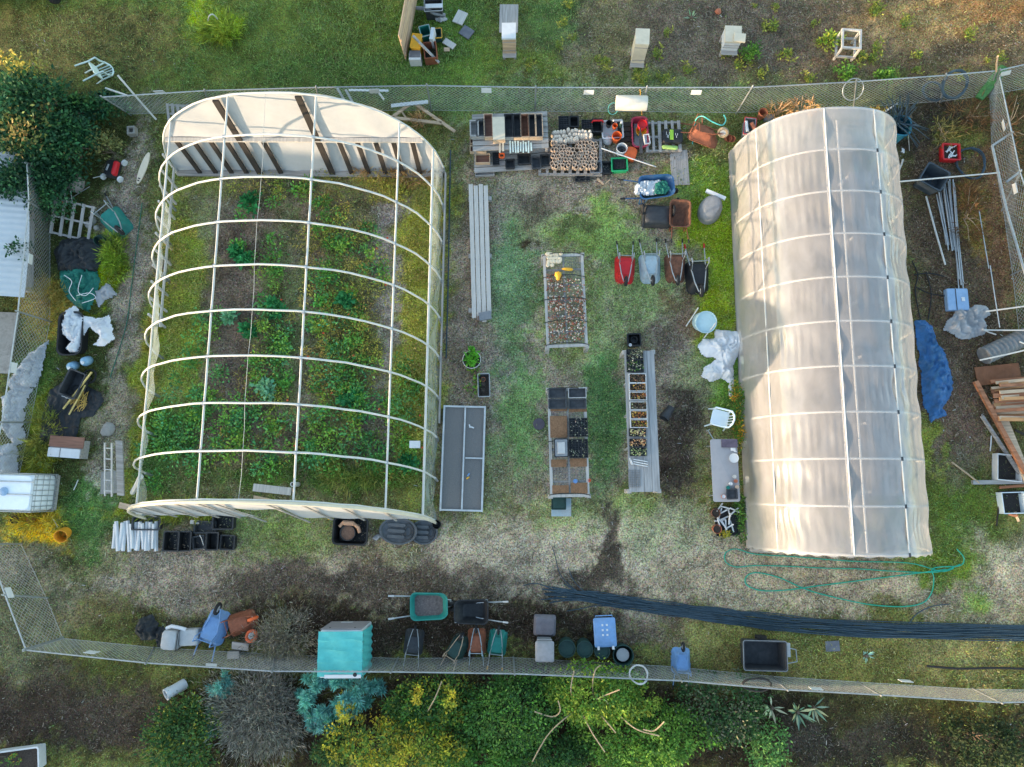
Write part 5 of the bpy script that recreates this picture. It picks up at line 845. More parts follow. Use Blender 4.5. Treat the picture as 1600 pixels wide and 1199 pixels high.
# plant bench
e,c,k,w_,d_=table('plant_bench','long grey plank bench with seedling boxes along one side',1003,657,48,222,.75,.9,wood('silver grey bench wood',(.30,.30,.30),.25,1),TW,None,1,0)
for v in (600,650,702): m=MB(); p=at(976,v,.4)-e.location; m.bar((p.x+.05,p.y,.1),(p.x+.12,p.y+.05,.72),.05,.06); m.build('brace',TW,e)
OR_=[(.45,.22,.05),(.35,.12,.05),(.55,.35,.12),(.2,.1,.04)]; DK_=[(.12,.08,.06),(.2,.12,.08),(.08,.07,.05)]
PL=[(.30,.30,.26),(.2,.22,.16),(.1,.12,.08)]
for i,(v,d2,cols,lab,box_) in enumerate(((554,16,PL,'tray of pale seedlings at the far end of the plant bench',0),(572,19,GREENS+PL,'tray of green seedlings second on the plant bench',0),(591,15,DK_,'white rimmed box of brown stems third on the plant bench',1),(605,13,DK_+OR_[:1],'white rimmed box of dark red stems fourth on the plant bench',1),(619,13,OR_+DK_,'white rimmed box of ochre stems fifth on the plant bench',1),(634,13,PL+DK_,'white rimmed box of grey stems in the middle of the plant bench',1),(648,13,OR_,'white rimmed box of amber plants just past the middle of the plant bench',1),(662,13,OR_+YG+DK_,'white rimmed box of yellow plants, brightest on the plant bench',1),(676,12,[(.6,.38,.25),(.55,.3,.2),(.5,.45,.2)],'tray of pink and ochre bulbs on the plant bench',0),(692,12,[(.55,.3,.18),(.5,.25,.15)],'tray of pinkish bulbs on the plant bench next to the leafy tray',0),(706,13,[(.3,.34,.2),(.2,.28,.14),(.1,.12,.1)],'tray of olive leaves on the plant bench next to the white pegs',0))):
    uu=992+ (v-554)*.035+(3 if box_ else 0); 
    if box_: o=wbox('seedling_box',lab,'seedling box',uu,v,27,d2,.10,HWHITE,0,.75,floor=SOIL,part='soil',t=.016)
    else: o=celltray('seedling_tray',lab,'seedling tray',uu,v,26,d2,6,4,0,.75)
    kk=mpp(uu,v,.8); N=110; P=np.stack([rng.uniform(-12,12,N)*kk,rng.uniform(-d2*.42,d2*.42,N)*kk,rng.uniform(.03,.11,N)],1); D=rng.normal(size=(N,3)); D[:,2]=np.abs(D[:,2]); leaves('seedlings',P,D,.05,.5,pal(cols,N,.4),LEAF,o)
for i in range(5): pole('white_peg','white plastic peg lying on the plant bench past the leafy tray','peg',(984+2*i,722+2.6*i-6) if i<2 else (990,718+3.4*(i-2)),(987+2*i,726) if i<2 else (1012,722+3.6*(i-2)),.014,WHITE,.8,.79,'white pegs on the plant bench')
m=MB(); kk=mpp(991,748,.76); [m.bar((-9*kk+3*kk*i,-13*kk,.006),(-9*kk+3*kk*i,13*kk,.006),.008,.008) for i in range(7)]; [m.bar((-9*kk,-13*kk+3.7*kk*i,.011),(9*kk,-13*kk+3.7*kk*i,.011),.008,.008) for i in range(8)]; single('wire_rack','rusty wire rack at the near end of the plant bench','rack',m,mat('dull wire',(.2,.19,.18),.6),at(991,748,.756))
tub('black_crate','square black crate holding a round pot at the far end of the plant bench','crate',991,531,21,20,.28,BLKP,2,.92,.03,0); rpot('black_pot','round black pot inside the square black crate','flower pot',991,531,11,.16,DGP,.04,.8); rpot('white_stopper','small white cap on the corner of the square black crate','cap',985,539,5,.04,WHITE,.28,.9)
o=rpot('fallen_pot','tapered black pot lying on its side on dark mulch','flower pot',1052,635,17,.42,DGP,0,.7,tilt=(0,PI/2-.15,R(-125)),zc=.14)
e=None
# ---- chairs
def chair(label,u,v,rz,mt,rot=None,z=0,zref=.45):
    c=pt(u,v,zref); e=empty('plastic_chair',label,'chair',(c.x,c.y,z),rot or (0,0,R(rz)))
    m=MB(); m.loft([rrect(.44,.46,.08,.40),rrect(.47,.49,.08,.43),rrect(.45,.47,.07,.44)]); m.build('seat',mt,e,True)
    m=MB(); P=[(-.24,-.22,.66),(-.245,.05,.67),(-.23,.22,.74),(-.12,.28,.82),(0,.295,.85),(.12,.28,.82),(.23,.22,.74),(.245,.05,.67),(.24,-.22,.66)]; m.tube(P,.028,7); m.build('arm_rail',mt,e,True)
    m=MB(); 
    for x_ in (-.12,-.04,.04,.12): m.bar((x_,.22,.44),(x_,.285-.1*x_*x_*8,.82),.05,.012)
    m.build('backrest',mt,e)
    for sx in (-1,1):
        m=MB(); m.tube([(sx*.24,-.22,.66),(sx*.23,-.22,.42),(sx*.26,-.27,0)],.024,6); m.build('leg',mt,e,True); m=MB(); m.tube([(sx*.23,.22,.72),(sx*.22,.21,.42),(sx*.25,.28,0)],.024,6); m.build('leg',mt,e,True)
    return e
chair('pale blue white plastic garden chair standing in flowering weeds beside the tunnel',1125,654,-105,mat('pale chair plastic',(.62,.72,.78),.4,.06,5,0,.02,.15,(.5,.5,.48)))
chair('white plastic garden chair lying on its side in the grass beyond the north fence',133,122,0,mat('green tinged white plastic',(.62,.72,.68),.4,.08,5,0,.02,.2,(.3,.4,.3)),(R(-88),R(12),R(-62)),.26,.2)
# ---- folding table by the tunnel
c=pt(1133,735,.72); k=mpp(1133,735,.72); e=empty('folding_table','pale grey folding table standing against the tunnel with pots on it','table',(c.x,c.y,0),(0,0,R(.8))); m=MB(); m.loft([rrect(41*k,96*k,.05,.68),rrect(42*k,98*k,.06,.70),rrect(42*k,98*k,.06,.72),rrect(41*k,97*k,.06,.725)]); m.build('tabletop',TABLEW,e,True)
for sy in (-1,1): m=MB(); m.tube([(-17*k,sy*38*k,.68),(-17*k,sy*40*k,.02),(17*k,sy*40*k,.02),(17*k,sy*38*k,.68)],.018,6); m.build('leg',GALV,e,True)
board('dark_folder','dark plum cloth folded on the corner of the folding table','cloth',1140,693,25,13,.03,mat('plum cloth',(.10,.085,.12),.9),0,.73); rpot('white_bowl','round white bowl on the folding table','bowl',1147,716,15,.08,WHITE,.73,.8,fill=WHITE); tub('dark_tray','dark square tray on the near end of the folding table','tray',1144,772,16,16,.06,DGP,2,.95,.02,.73)
rpot('terracotta_pot','small terracotta pot with a white top on the near corner of the folding table','flower pot',1131,776,7,.09,TERRA,.73,.8,fill=WHITE); cloth('white_rag','small white rag on the folding table','rag',[(1143,700),(1152,700),(1152,708),(1143,707)],.02,FLEECE,71,zb=.73,amp=.03)
for i,(u,v,mt_,lab) in enumerate(((1148,745,PVCW,'small cream jar at the tunnel edge of the folding table'),(1150,752,TERRA,'small orange jar at the tunnel edge of the folding table'),(1142,756,WHITE,'small white jar above the dark square tray'),(1138,762,TEALP,'tiny teal lid beside the dark square tray'),(1152,761,CLAY,'small clay jar at the tunnel edge corner of the folding table'))): rpot('jar',lab,'jar',u,v,5.5,.08,mt_,.73,.9,fill=mt_)
m=MB(); [m.bar((x_*.2,-.03,0),(x_*.22,.03,.5),.03,.02) for x_ in (-1,1)]; m.bar((-.2,0,.25),(.2,0,.25),.02,.02); single('folded_trestle','thin teal painted frame leaning at the far end of the folding table','frame',m,PALEBLU,at(1111,682),(.2,0,R(-60)))
wbox('planter_tray','dark shallow base under the heap of white pipes','tray',1136,815,36,44,.08,BLKP,4,0)
for i in range(16): u,v=1134+random.uniform(-13,15),808+random.uniform(-15,16); a=random.uniform(0,PI); L_=random.uniform(7,11); pole('white_pipe_piece','short white pipe piece in the jumbled heap by the folding table','pipe piece',(u-L_*math.cos(a),v-L_*math.sin(a)),(u+L_*math.cos(a),v+L_*math.sin(a)),.022,WHITE,random.uniform(.08,.25),random.uniform(.08,.25),'white pipe pieces by the folding table')
rpot('brown_pot','dark brown pot at the edge of the white pipe heap, folding table end','flower pot',1119,802,14,.25,RBRN,0,.8,fill=SOIL); rpot('brown_pot','dark brown pot with yellow flowers at the near end of the white pipe heap','flower pot',1121,827,14,.25,TERRA,0,.8,fill=SOIL); shrubblob('yellow_flowers','yellow leafy flowers spilling from the brown pot','plant',1132,835,10,6,.25,120,YG,.06,.6,8,stems=2)
# fleece heaps + pale bin by tunnel
cloth('white_fleece','large white fleece sheet dumped against the tunnel side','fleece',[(1090,540),(1100,530),(1116,528),(1118,515),(1135,517),(1158,520),(1160,545),(1152,560),(1148,575),(1146,600),(1138,598),(1128,592),(1110,598),(1094,588),(1100,575),(1120,562),(1105,560),(1096,553)],.3,FLEECE,51,amp=.12,wav=3.2); cloth('white_cloth_strip','narrow white cloth strip beside the flowering weeds','cloth',[(1137,590),(1145,588),(1144,618),(1137,622)],.05,FLEECE,52,amp=.05)
o=rpot('blue_tub','pale blue round lidded tub lying tilted between two sticks','tub',1101,498,35,.42,mat('pale blue plastic',(.45,.62,.66),.4,.08,5,0,.02,.2),0,.86,fill=mat('pale blue plastic',(1,1,1)),tilt=(.25,.12,0)); 
for a,b,lab in (((1091,481),(1072,510),'pale stick leaning behind the pale blue tub'),((1119,504),(1100,528),'pale stick leaning between the tub and the white fleece')): pole('stick',lab,'stick',a,b,.018,PVCW,.5,.1)
shrubblob('flowering_weeds','green weeds with orange flowers along the tunnel side by the white chair','weeds',1154,640,9,62,.35,1500,GREENS+[(.6,.25,.03)],.07,.5,60,stems=6,clr=.9)
shrubblob('low_weeds','green weeds at the tunnel foot beside the white pipe heap','weeds',1156,800,6,50,.25,500,DKG+GREENS,.07,.5,30,stems=3,clr=.8)
# ================================================================ hoses and pipes on the path
path('garden_hose','long green garden hose looping in front of the tunnel end','hose',[(1478,890),(1440,895),(1370,904),(1290,914),(1230,922),(1190,923),(1168,915),(1165,903),(1180,895),(1215,902),(1262,922),(1310,935),(1360,945),(1410,948),(1442,942),(1456,925),(1459,903),(1456,890),(1470,886),(1500,884),(1506,872),(1495,858)],.016,HOSEG,.03)
path('garden_hose','thin green hose running along the foot of the tunnel end','hose',[(1500,882),(1465,894),(1400,893),(1340,889),(1290,888),(1230,885),(1180,884),(1150,886),(1134,878),(1134,864),(1150,858),(1180,866),(1240,870),(1330,877),(1420,880),(1470,893),(1490,888)],.014,HOSEG,.03)
path('garden_hose','faded green hose lying along the mulch path west of the hoop house','hose',[(222,318),(214,380),(205,450),(198,505),(185,550),(172,590)],.014,mat('dull green hose',(.03,.14,.09),.6),.02)
path('black_pipe','black pipe running along the base of the hoop house side','pipe',[(704,235),(702,340),(700,450),(697,560)],.02,DRIP,.03)
for i in range(30):
    o_=(i-14.5)/14.5; e0=random.uniform(-1,1); 
    pts=[(852+random.uniform(-8,40),928+o_*10+random.uniform(-8,8)),(905+random.uniform(0,20),932+o_*8+4*e0),(970,940+o_*10+4*random.uniform(-1,1)),(1050,953+o_*9+4*random.uniform(-1,1)),(1120,961+o_*10+4*random.uniform(-1,1)),(1200,972+o_*11+4*random.uniform(-1,1)),(1280,980+o_*11+4*random.uniform(-1,1)),(1370,984+o_*12+4*random.uniform(-1,1)),(1460,988+o_*11+4*random.uniform(-1,1)),(1540,988+o_*11+4*random.uniform(-1,1)),(1640,990+o_*12)]
    path('irrigation_pipe','black irrigation pipe lying in the long loose bundle across the path','pipe',pts,.014,DRIP,.03+.06*(1-abs(o_))*random.random(),'black irrigation pipes in the long bundle',5,sub=4)
for i,pts in enumerate(([(862,852),(868,872),(874,895),(890,915),(912,930)],[(888,888),(895,905),(910,922),(935,938)],[(818,915),(840,912),(870,925),(900,938)],[(1420,975),(1432,960),(1455,948),(1485,944)],[(885,955),(905,952),(930,947),(960,948)])): path('stray_pipe','stray black pipe end curling out of the long bundle','pipe',pts,.013,DRIP,.04,'stray ends of the pipe bundle',5)
path('black_pipe','short black pipe half hidden in weeds by the scrub fence','pipe',[(1448,1041),(1500,1045),(1560,1044),(1640,1047)],.03,RUB,.05)
# ================================================================ south fence line
cloth('bin_bag','shiny black bin bag in weeds at the end of the wheelbarrow line','bag',[(212,985),(220,965),(240,960),(250,975),(246,995),(225,1000)],.35,BTARP,81,amp=.1,wav=5); cloth('bin_bag','half open black bag of rubbish beside the pale grey bin','bag',[(240,985),(252,976),(266,984),(264,1010),(246,1014)],.3,BTARP,82,amp=.12,wav=6)
def wheelie(label,u,v,w_,d_,h_,mt,rot,lidmt,group=None,open_=0):
    c=pt(u,v,h_); k=mpp(u,v,h_); w=w_*k; d=d_*k; e=empty('wheelie_bin',label,'bin',(c.x,c.y,0),(0,0,R(rot)),group); m=MB(); m.hollow(w,d,h_,.8,.8,.05,.015); m.build('body',mt,e,True)
    m=MB(); m.loft([rrect(w*1.03,d*1.03,.05,h_),rrect(w*1.05,d*1.05,.05,h_+.03),rrect(w*.9,d*.9,.06,h_+.07)]); m.build('lid',lidmt,e,True); m=MB(); m.tube([(-w*.4,d*.54,h_-.03),(-w*.4,d*.6,h_+.02),(w*.4,d*.6,h_+.02),(w*.4,d*.54,h_-.03)],.014,6); m.build('handle',lidmt,e,True)
    for sx in (-1,1): m=MB(); m.lathe([(.1,-.025),(.1,.025)],14); m.xf(Matrix.Translation((sx*w*.38,d*.45,.1))@Matrix.Rotation(PI/2,4,'Y')); m.build('wheel',RUB,e)
    return e
m=MB(); m.loft([rrect(.42,.52,.06,.02),rrect(.44,.54,.08,.3),rrect(.4,.5,.1,.42),rrect(.3,.4,.1,.45)]); o=single('pale_bin','pale grey bin lying on its side between the black bag and blue wheelbarrow','bin',m,LGRYP,at(275,996),(0,0,R(-4)),smooth=True); m=MB(); m.tube([(.22,-.26,.05),(.235,-.27,.4),(.235,.27,.4),(.22,.26,.05)],.012,5); m.build('dark_band',BLKP,o)
m=MB(); m.loft([rrect(.5,.42,.05,.0),rrect(.52,.45,.06,.28),rrect(.45,.4,.06,.32)]); single('pale_bin','second pale grey bin half under the bright blue wheelbarrow','bin',m,LGRYP,at(302,993),(0,0,R(3)),smooth=True); m=MB(); m.tube([(-.25,0,0),(-.1,.06,.02),(.1,.03,.03),(.3,-.03,.0)],.05,7); single('white_cloth_roll','rolled white cloth lying behind the pale grey bin','roll',m,FLEECE,at(274,982,.3),smooth=True)
m=MB(); P=[(.14*math.cos(a),0,.14*math.sin(a)) for a in np.linspace(0,2*PI,16,endpoint=False)]; m.tube(P,.05,7,closed=True); o=single('spare_tyre_ring','orange tyred spare wheel lying in the dry shrub','wheel',m,ORGP,at(393,994,.2),(R(70),0,R(20)),smooth=True); m=MB(); m.lathe([(.09,-.03),(.09,.03)],12); m.xf(Matrix.Rotation(PI/2,4,'X')); m.build('rim',LGRYP,o)
board('hollow_block','pale hollow block wedged at the fence by the dry shrub','block',364,1024,18,11,.15,CONC,2,.05); board('grey_boards','grey boards sloping to the fence by the dry shrub','boards',375,1010,26,12,.04,GWOOD,-6,.15,tilt=(.3,0))
# turquoise covered cabinet
P0=[at(490,963,0),at(575,960,0)]
bx=pt(532,1022,1.15); kx=mpp(532,1022,1.15); e=empty('covered_cabinet','tall cabinet under a turquoise sheet with a grey side standing by the scrub fence','cabinet',(bx.x,bx.y,0),(0,0,R(1)))
wB,dB,hB=66*kx,72*kx,1.15; m=MB(); m.loft([rrect(wB*.98,dB*.98,.03,.0),rrect(wB*.98,dB*.98,.03,hB-.02)]); m.build('body',mat('white cabinet',(.7,.72,.73),.5,.05),e)
m=MB(); m.box((0,dB/2+.012,.62),(wB*.98,.015,1.05)); m.build('grey_panel',mat('warm grey panel',(.30,.29,.31),.6,.1,4,0,.05,.2),e)
for sx in (-.3,.3): m=MB(); m.box((sx*wB,dB/2+.026,1.0),(.03,.012,.03)); m.build('bolt',BLKP,e)
m=MB(); m.box((-.08,dB/2+.026,.25),(.32,.012,.08)); m.build('pale_label',WHITE,e)
m=MB(); n=40; V=[]
for j in range(n+1):
    for i in range(n+1):
        x_=-wB*.53+wB*1.06*i/n; y_=-dB*.46+dB*.93*j/n; fq=(j/n*4.3+.03*math.sin(i*.35))%1; z_=hB+.03+.035*math.exp(-((fq-.5)*6)**2)*(.6+.4*math.sin(i*.21+j))+.012*math.sin(i*.23+j*.11)
        if i>n-3 and True: z_-=.0
        V.append((x_,y_,z_))
m.add(V,[(j*(n+1)+i,j*(n+1)+i+1,(j+1)*(n+1)+i+1,(j+1)*(n+1)+i) for j in range(n) for i in range(n)]); V=[]
for i in range(31):
    for j in range(n+1): y_=-dB*.46+dB*.93*j/n; V.append((wB*.53+.02*math.sin(j*.9+i*.2)+.02*i/30,y_,hB+.03-(hB*.85)*i/30))
m.add(V,[(i*(n+1)+j,i*(n+1)+j+1,(i+1)*(n+1)+j+1,(i+1)*(n+1)+j) for i in range(30) for j in range(n)]); V=[]
for i in range(31):
    for j in range(n+1): x_=-wB*.53+wB*1.06*j/n; V.append((x_,dB*.47+.01+.012*math.sin(j*.9),hB+.03-.12*i/30))
m.build('turquoise_sheet',TTARP,e,True)
m=MB(); m.lathe([(.055,hB+.045),(.05,hB+.055),(0,hB+.055)],14,(wB*.36,-dB*.42,0)); m.build('round_port',BLKP,e); m=MB(); m.box((.08,-dB*.455,hB+.02),(wB*.86,.09,.05)); m.build('white_edge',WHITE,e)
# bins, pots
wheelie('tall grey wheelie bin with a domed seat like lid facing the fence',851,1018,28,30,.95,GRYP,0,mat('mid grey plastic',(.25,.25,.265),.55,.15,6,0,.05,.3,(.15,.14,.13))); m=MB(); m.loft([rrect(.62,.56,.06,.0),rrect(.62,.56,.08,.12),rrect(.5,.44,.08,.2)]); m.box((0,.05,.2),(.3,.04,.015)); single('bin_cover','dark grey bin lid lying on mulch next to the grey wheelie bin','lid',m,mat('plum grey bin',(.15,.14,.16),.6,.2,6,0,.05,.3),at(851,976,.05),(.08,0,R(-2)),smooth=True)
for i,(u,v,dpx) in enumerate(((886,1014,27),(914,1015,26),(941,1018,25))): rpot('dark_pot',('dark green domed compost pot beside the grey wheelie bin','dark green pot in the middle of three by the scrub fence','dark green pot half hidden under the light blue bin')[i],'pot',u,v,dpx,.5,DGRNP,0,.9,fill=DGRNP)
e=wheelie('light blue wheelie bin lying with its ribbed lid towards the path',945,988,33,42,.5,LBLUP,3,LBLUP); m=MB(); [m.box((-.06+.12*(i%2),.2-.13*(i//2),.575),(.05,.05,.012)) for i in range(6)]; [m.box((sx*.2,-.4,.5),(.06,.1,.1)) for sx in (-1,1)]; m.build('pale_studs',WHITE,e)
o=rpot('round_planter','round dark green planter with a grey lid inside beside the blue bin','planter',974,1025,33,.45,DGRNP,0,.85,fill=None)
m=MB(); m.lathe([(.17,.30),(.175,.33),(.0,.34)],20); m.build('inner_lid',LGRYP,o)
ring('hose_coil','thick white hose coil hung over the scrub fence','hose coil',998,1054,14,.016,LGRYP,1.2,(-.5,0,0),4,1.0); ring('hose_coil','thin black hose coil lying on the scrub fence near the black trailer tub','hose coil',1183,1070,11,.018,RUB,1.1,(.3,0,0),3,2.0)
e=tub('trailer_tub','large charcoal trailer tub with a hitch frame by the scrub fence','trailer',1196,1025,68,45,.5,DGP,-1,.88,.06,.1,rim=GRYP); kk=mpp(1196,1025,.5)
m=MB(); m.box((37*kk,8*kk,.35),(.16,.36,.06)); m.box((38*kk,4*kk,.39),(.1,.1,.03)); m.build('hitch_plate',LGRYP,e); m=MB(); m.tube([(33*kk,12*kk,.3),(52*kk,8*kk,.3),(53*kk,-10*kk,.3),(34*kk,-14*kk,.3)],.018,6); m.build('hitch_frame',GALV,e,True)
for sy in (-1,1): m=MB(); m.lathe([(.16,-.04),(.16,.04)],16); m.xf(Matrix.Translation((0,sy*24*kk,.16))@Matrix.Rotation(PI/2,4,'X')); m.build('wheel',RUB,e)
board('manhole_cover','dark square lid set in the weeds beyond the trailer tub','lid',1301,1010,22,16,.02,SLATEP,3); m=MB(); m.lathe([(.14,0),(.15,.03),(.15,.42),(.165,.43),(.165,.56),(.13,.56),(.125,.03)],22); single('white_pipe','short fat white pipe leaning in the scrub below the fence, its dark mouth up','pipe',m,WHITE,pt(290,1068,0),Vector((0,0,1)).rotation_difference(Vector((-.62,-.36,.7))).to_euler(),smooth=True)
e=tub('planter_boat','white rimmed trough with seedlings cut by the bottom corner','trough',20,1192,80,36,.4,HWHITE,8,.9,.05,0,fill=(SOIL,.8)); shrubblob('trough_plants','green and orange seedlings in the white rimmed trough','plants',18,1180,26,9,.25,200,GREENS+[(.5,.2,.03)],.06,.5,12,.3,stems=2)
# ================================================================ east side
o=tub('teal_barrel','blue teal barrel standing at the tunnel corner full of black pipe ends','barrel',1409,196,30,34,.8,mat('blue teal plastic',(.03,.17,.24),.45,.2,6),-8,.85,.2,0,n=8)
for i in range(34):
    a=random.uniform(-.9,1.2); up_=i<22; b=(1400+random.uniform(-8,14),190+random.uniform(-8,8)); L_=random.uniform(26,48)
    if up_: q=(b[0]+L_*math.sin(a*.6),b[1]-L_*math.cos(a*.5)*.9)
    else: q=(b[0]+18+L_*.7*random.uniform(.2,1),b[1]+random.uniform(-4,38))
    path('drip_pipe','thin black drip pipe fanning out of the blue teal barrel','pipe',[(b[0],b[1],.75),((b[0]+q[0])/2,(b[1]+q[1])/2-3,1.1 if up_ else .9),(q[0],q[1],.6 if up_ else .15)],.014,DRIP,group='drip pipes in the blue teal barrel',n=5,sub=4)
pole('white_pipe','short white pipe lying on the black drip pipes','pipe',(1384,174),(1402,162),.025,WHITE,.8,.9); shrubblob('dry_weed','orange dry weed tuft behind the tunnel end','weed',1374,168,14,5,.4,160,[(.45,.22,.06),(.5,.32,.1)],.1,.2,10,stems=3,mode='grassy')
e=tub('red_crate','red crate full of white plastic pieces on dry ground','crate',1487,237,27,27,.25,REDP,-3,.92,.02,0,fill=(SOIL,.6))
for i in range(14): u,v=1486+random.uniform(-6,7),237+random.uniform(-9,9); a=random.uniform(0,PI); pole('white_piece','white plastic piece lying in the red crate','plastic piece',(u-3*math.cos(a),v-3*math.sin(a)),(u+3*math.cos(a),v+3*math.sin(a)),.016,WHITE,.2,.22,'white pieces in the red crate')
o=tub('dark_bin','large dark blue grey bin tipped beside the tunnel with a white pole on it','bin',1461,276,38,36,.5,GRYP if False else mat('navy grey plastic',(.05,.065,.08),.5,.2,6),-32,.82,.06,0)
pole('long_pole','long white pole resting across the dark tipped bin','pole',(1406,284),(1562,270),.022,PVCW,.7,.6); ring('pipe_ring','large ring of dark pipe lying under dry weeds by the fence','pipe ring',1517,255,26,.03,DRIP,.08,(0,0,0),2,.85)
pole('white_stake','short white stake leaning on the tunnel wall','stake',(1411,249),(1405,265),.03,PVCW,.3,.1); cloth('white_rag','small white rag by the blue teal barrel','rag',[(1405,232),(1413,233),(1412,240),(1406,240)],.04,FLEECE,90,amp=.04); pole('steel_rod','thin steel rod hanging down from the blue teal barrel','rod',(1419,205),(1421,236),.012,GALV,.6,.1)
for i in range(15):
    u0=1466+2.1*i+random.uniform(-1,1); e0=random.uniform(-6,6); pole('steel_tube','thin galvanised tube lying in the long bundle east of the tunnel','tube',(u0-2+random.uniform(-3,3),282+e0+random.uniform(0,20)),(u0+12+random.uniform(-2,2),(390 if i<9 else 448)+random.uniform(-12,6)),.018,GALV,.05+.05*(i%3),.05+.04*(i%2),'galvanised tubes in the bundle east of the tunnel')
pole('pale_pole','single pale pole lying apart from the bundle of tubes','pole',(1447,307),(1477,414),.026,PVCW,.06,.06)
e=single('tool_case','faded blue case with a white latch in front of the grey sheet','case',MB().loft([rrect(.62,.66,.03,0),rrect(.62,.66,.04,.14),rrect(.58,.62,.04,.16)]),mat('faded blue',(.24,.37,.55),.5,.12,5,0,.05,.3,(.35,.36,.4)),at(1492,470),(0,0,R(0))); m=MB(); m.box((-.06,0,.165),(.02,.64,.012)); m.build('seam',DGP,e); m=MB(); m.box((.14,.0,.17),(.09,.12,.02)); m.build('white_latch',WHITE,e)
cloth('grey_sheet','crumpled grey plastic sheet on bare soil by the blue case','sheet',[(1469,518),(1486,495),(1495,482),(1512,482),(1522,475),(1540,480),(1546,494),(1537,500),(1540,515),(1530,525),(1510,531),(1490,526)],.18,GFLEECE,91,amp=.14,wav=2.6)
for a,b,za,zb,lab in (((1540,487),(1620,476),.3,.9,'pale pole running from the grey sheet to the fence, upper of two'),((1536,516),(1620,516),.2,.6,'pale pole running from the grey sheet past the corrugated pipe'),((1536,515),(1556,523),.25,.15,'short pale pole end beside the grey sheet'),((1531,563),(1620,543),.5,.9,'bright pole crossing in front of the corrugated pipe'),((1593,534),(1620,545),.5,.5,'short bright stick on the corrugated pipe')): pole('pole',lab,'pole',a,b,.022,PVCW,za,zb)
cloth('blue_tarp','rumpled bright blue tarp heaped along the tunnel side','tarp',[(1427,503),(1445,500),(1458,512),(1464,535),(1478,552),(1486,590),(1484,622),(1470,638),(1476,650),(1460,655),(1452,662),(1446,640),(1438,620),(1434,560)],.45,UTARP,93,amp=.15,wav=2.4)
m=MB(); P=[];r_=[]
for i in range(80): t=i/79; P.append((-1.0+2.2*t,-.55+1.0*t,.24)); r_.append(.25+.018*math.sin(i*1.4))
m.tube(P,r_,18); single('corrugated_pipe','fat grey corrugated drain pipe lying by the east fence','pipe',m,mat('grey corrugated plastic',(.16,.165,.17),.55,.2,6,0,.05,.4,(.25,.24,.22)),at(1580,530,0),smooth=True)
tb0=None
for i in range(24):
    u=1580+random.uniform(-6,6); v=594+2.6*i; A=pt(1553+random.uniform(-4,8),v+2,.3); B=pt(1640,v-8+i*.4+random.uniform(-4,4),.3); o_=(A+B)/2; m=MB(); m.bar(A-o_+Vector((0,0,random.uniform(-.15,.15))),B-o_+Vector((0,0,random.uniform(-.1,.2))),random.uniform(.07,.13),.035); single('timber_board','orange brown board in the splayed timber stack by the fence','board',m,(RWOOD,PWOOD,wood('amber timber',(.48,.25,.11),.35))[i%3],o_,group='boards in the timber stack')
board('rust_sheet','rust red sheet lying behind the timber stack','sheet',1560,585,70,30,.02,mat('rust red sheet',(.21,.085,.04),.8,.3,3,0,.1,.5,(.14,.07,.05)),6,.1)
def beam(name,label,a,b,w_,h_,mt,za,zb):
    A=pt(*a,za);B=pt(*b,zb);o_=(A+B)/2;m=MB();m.bar(A-o_,B-o_,w_,h_); return single(name,label,'beam',m,mt,o_)
beam('long_beam','long reddish beam lying diagonally past the timber stack',(1524,596),(1602,740),.12,.1,RWOOD,.25,.35); beam('long_beam','thick pale plank lying beside the reddish beam',(1568,655),(1606,750),.22,.06,PWOOD,.2,.3); beam('long_beam','dark narrow beam under the reddish one',(1534,650),(1605,758),.08,.08,GWOOD,.1,.15)
beam('grey_beam','grey square beam lying on the grass with a thin stick against it',(1519,754),(1600,753),.12,.1,GWOOD,.08,.08); pole('thin_stick','thin grey stick touching the end of the grey beam','stick',(1487,722),(1530,755),.025,TWIG,.08,.12); pole('white_strip','short white strip lying upper on the soil by the reddish beam','strip',(1534,648),(1546,668),.016,WHITE,.05,.05); pole('white_strip','short white strip lying lower on the grass by the reddish beam','strip',(1549,681),(1547,705),.016,WHITE,.05,.05); pole('dark_stick','dark crooked stick lying in the grass below the pale crate','stick',(1562,782),(1557,822),.022,DWOOD,.04,.04)
o=wbox('old_hive_box','open white paint worn box beside the grey beam','box',1578,731,38,42,.25,HWHITE,-6,0,floor=DWOOD); o=wbox('old_hive_box','open pale blue white box of sticks below the grey beam','box',1585,786,36,34,.25,mat('pale blue grey paint',(.58,.66,.7),.5,.1,5,0,.1,.3,(.3,.3,.3)),2,0,floor=DWOOD)
for i,(a,b) in enumerate((((1562,762),(1620,758)),((1560,770),(1620,768)),((1586,800),(1592,815)),((1576,803),(1590,806)),((1586,672),(1610,682)))): pole('timber_scrap','brown timber scrap strewn around the two open boxes','scrap',a,b,.04,(RWOOD,DWOOD,PWOOD)[i%3],.12,.15,'timber scraps around the open boxes',4)
for i,(a,b,za,zb) in enumerate((((1547,415),(1562,512),.9,.8),((1530,330),(1545,420),.3,.3))): pole('steel_rail','thin steel rail running along the foot of the east fence','rail',a,b,.014,GALV,za,zb,'steel rails by the east fence')
for i,pts in enumerate(([(1425,408),(1434,430),(1430,455),(1438,500)],[(1428,430),(1450,427),(1475,432)],[(1430,448),(1450,458),(1478,463)],[(1447,425),(1455,460),(1450,500)])): path('black_hose','black hose straggling over the soil between tunnel and blue case','hose',pts,.018,RUB,.03,'black hoses east of the tunnel')
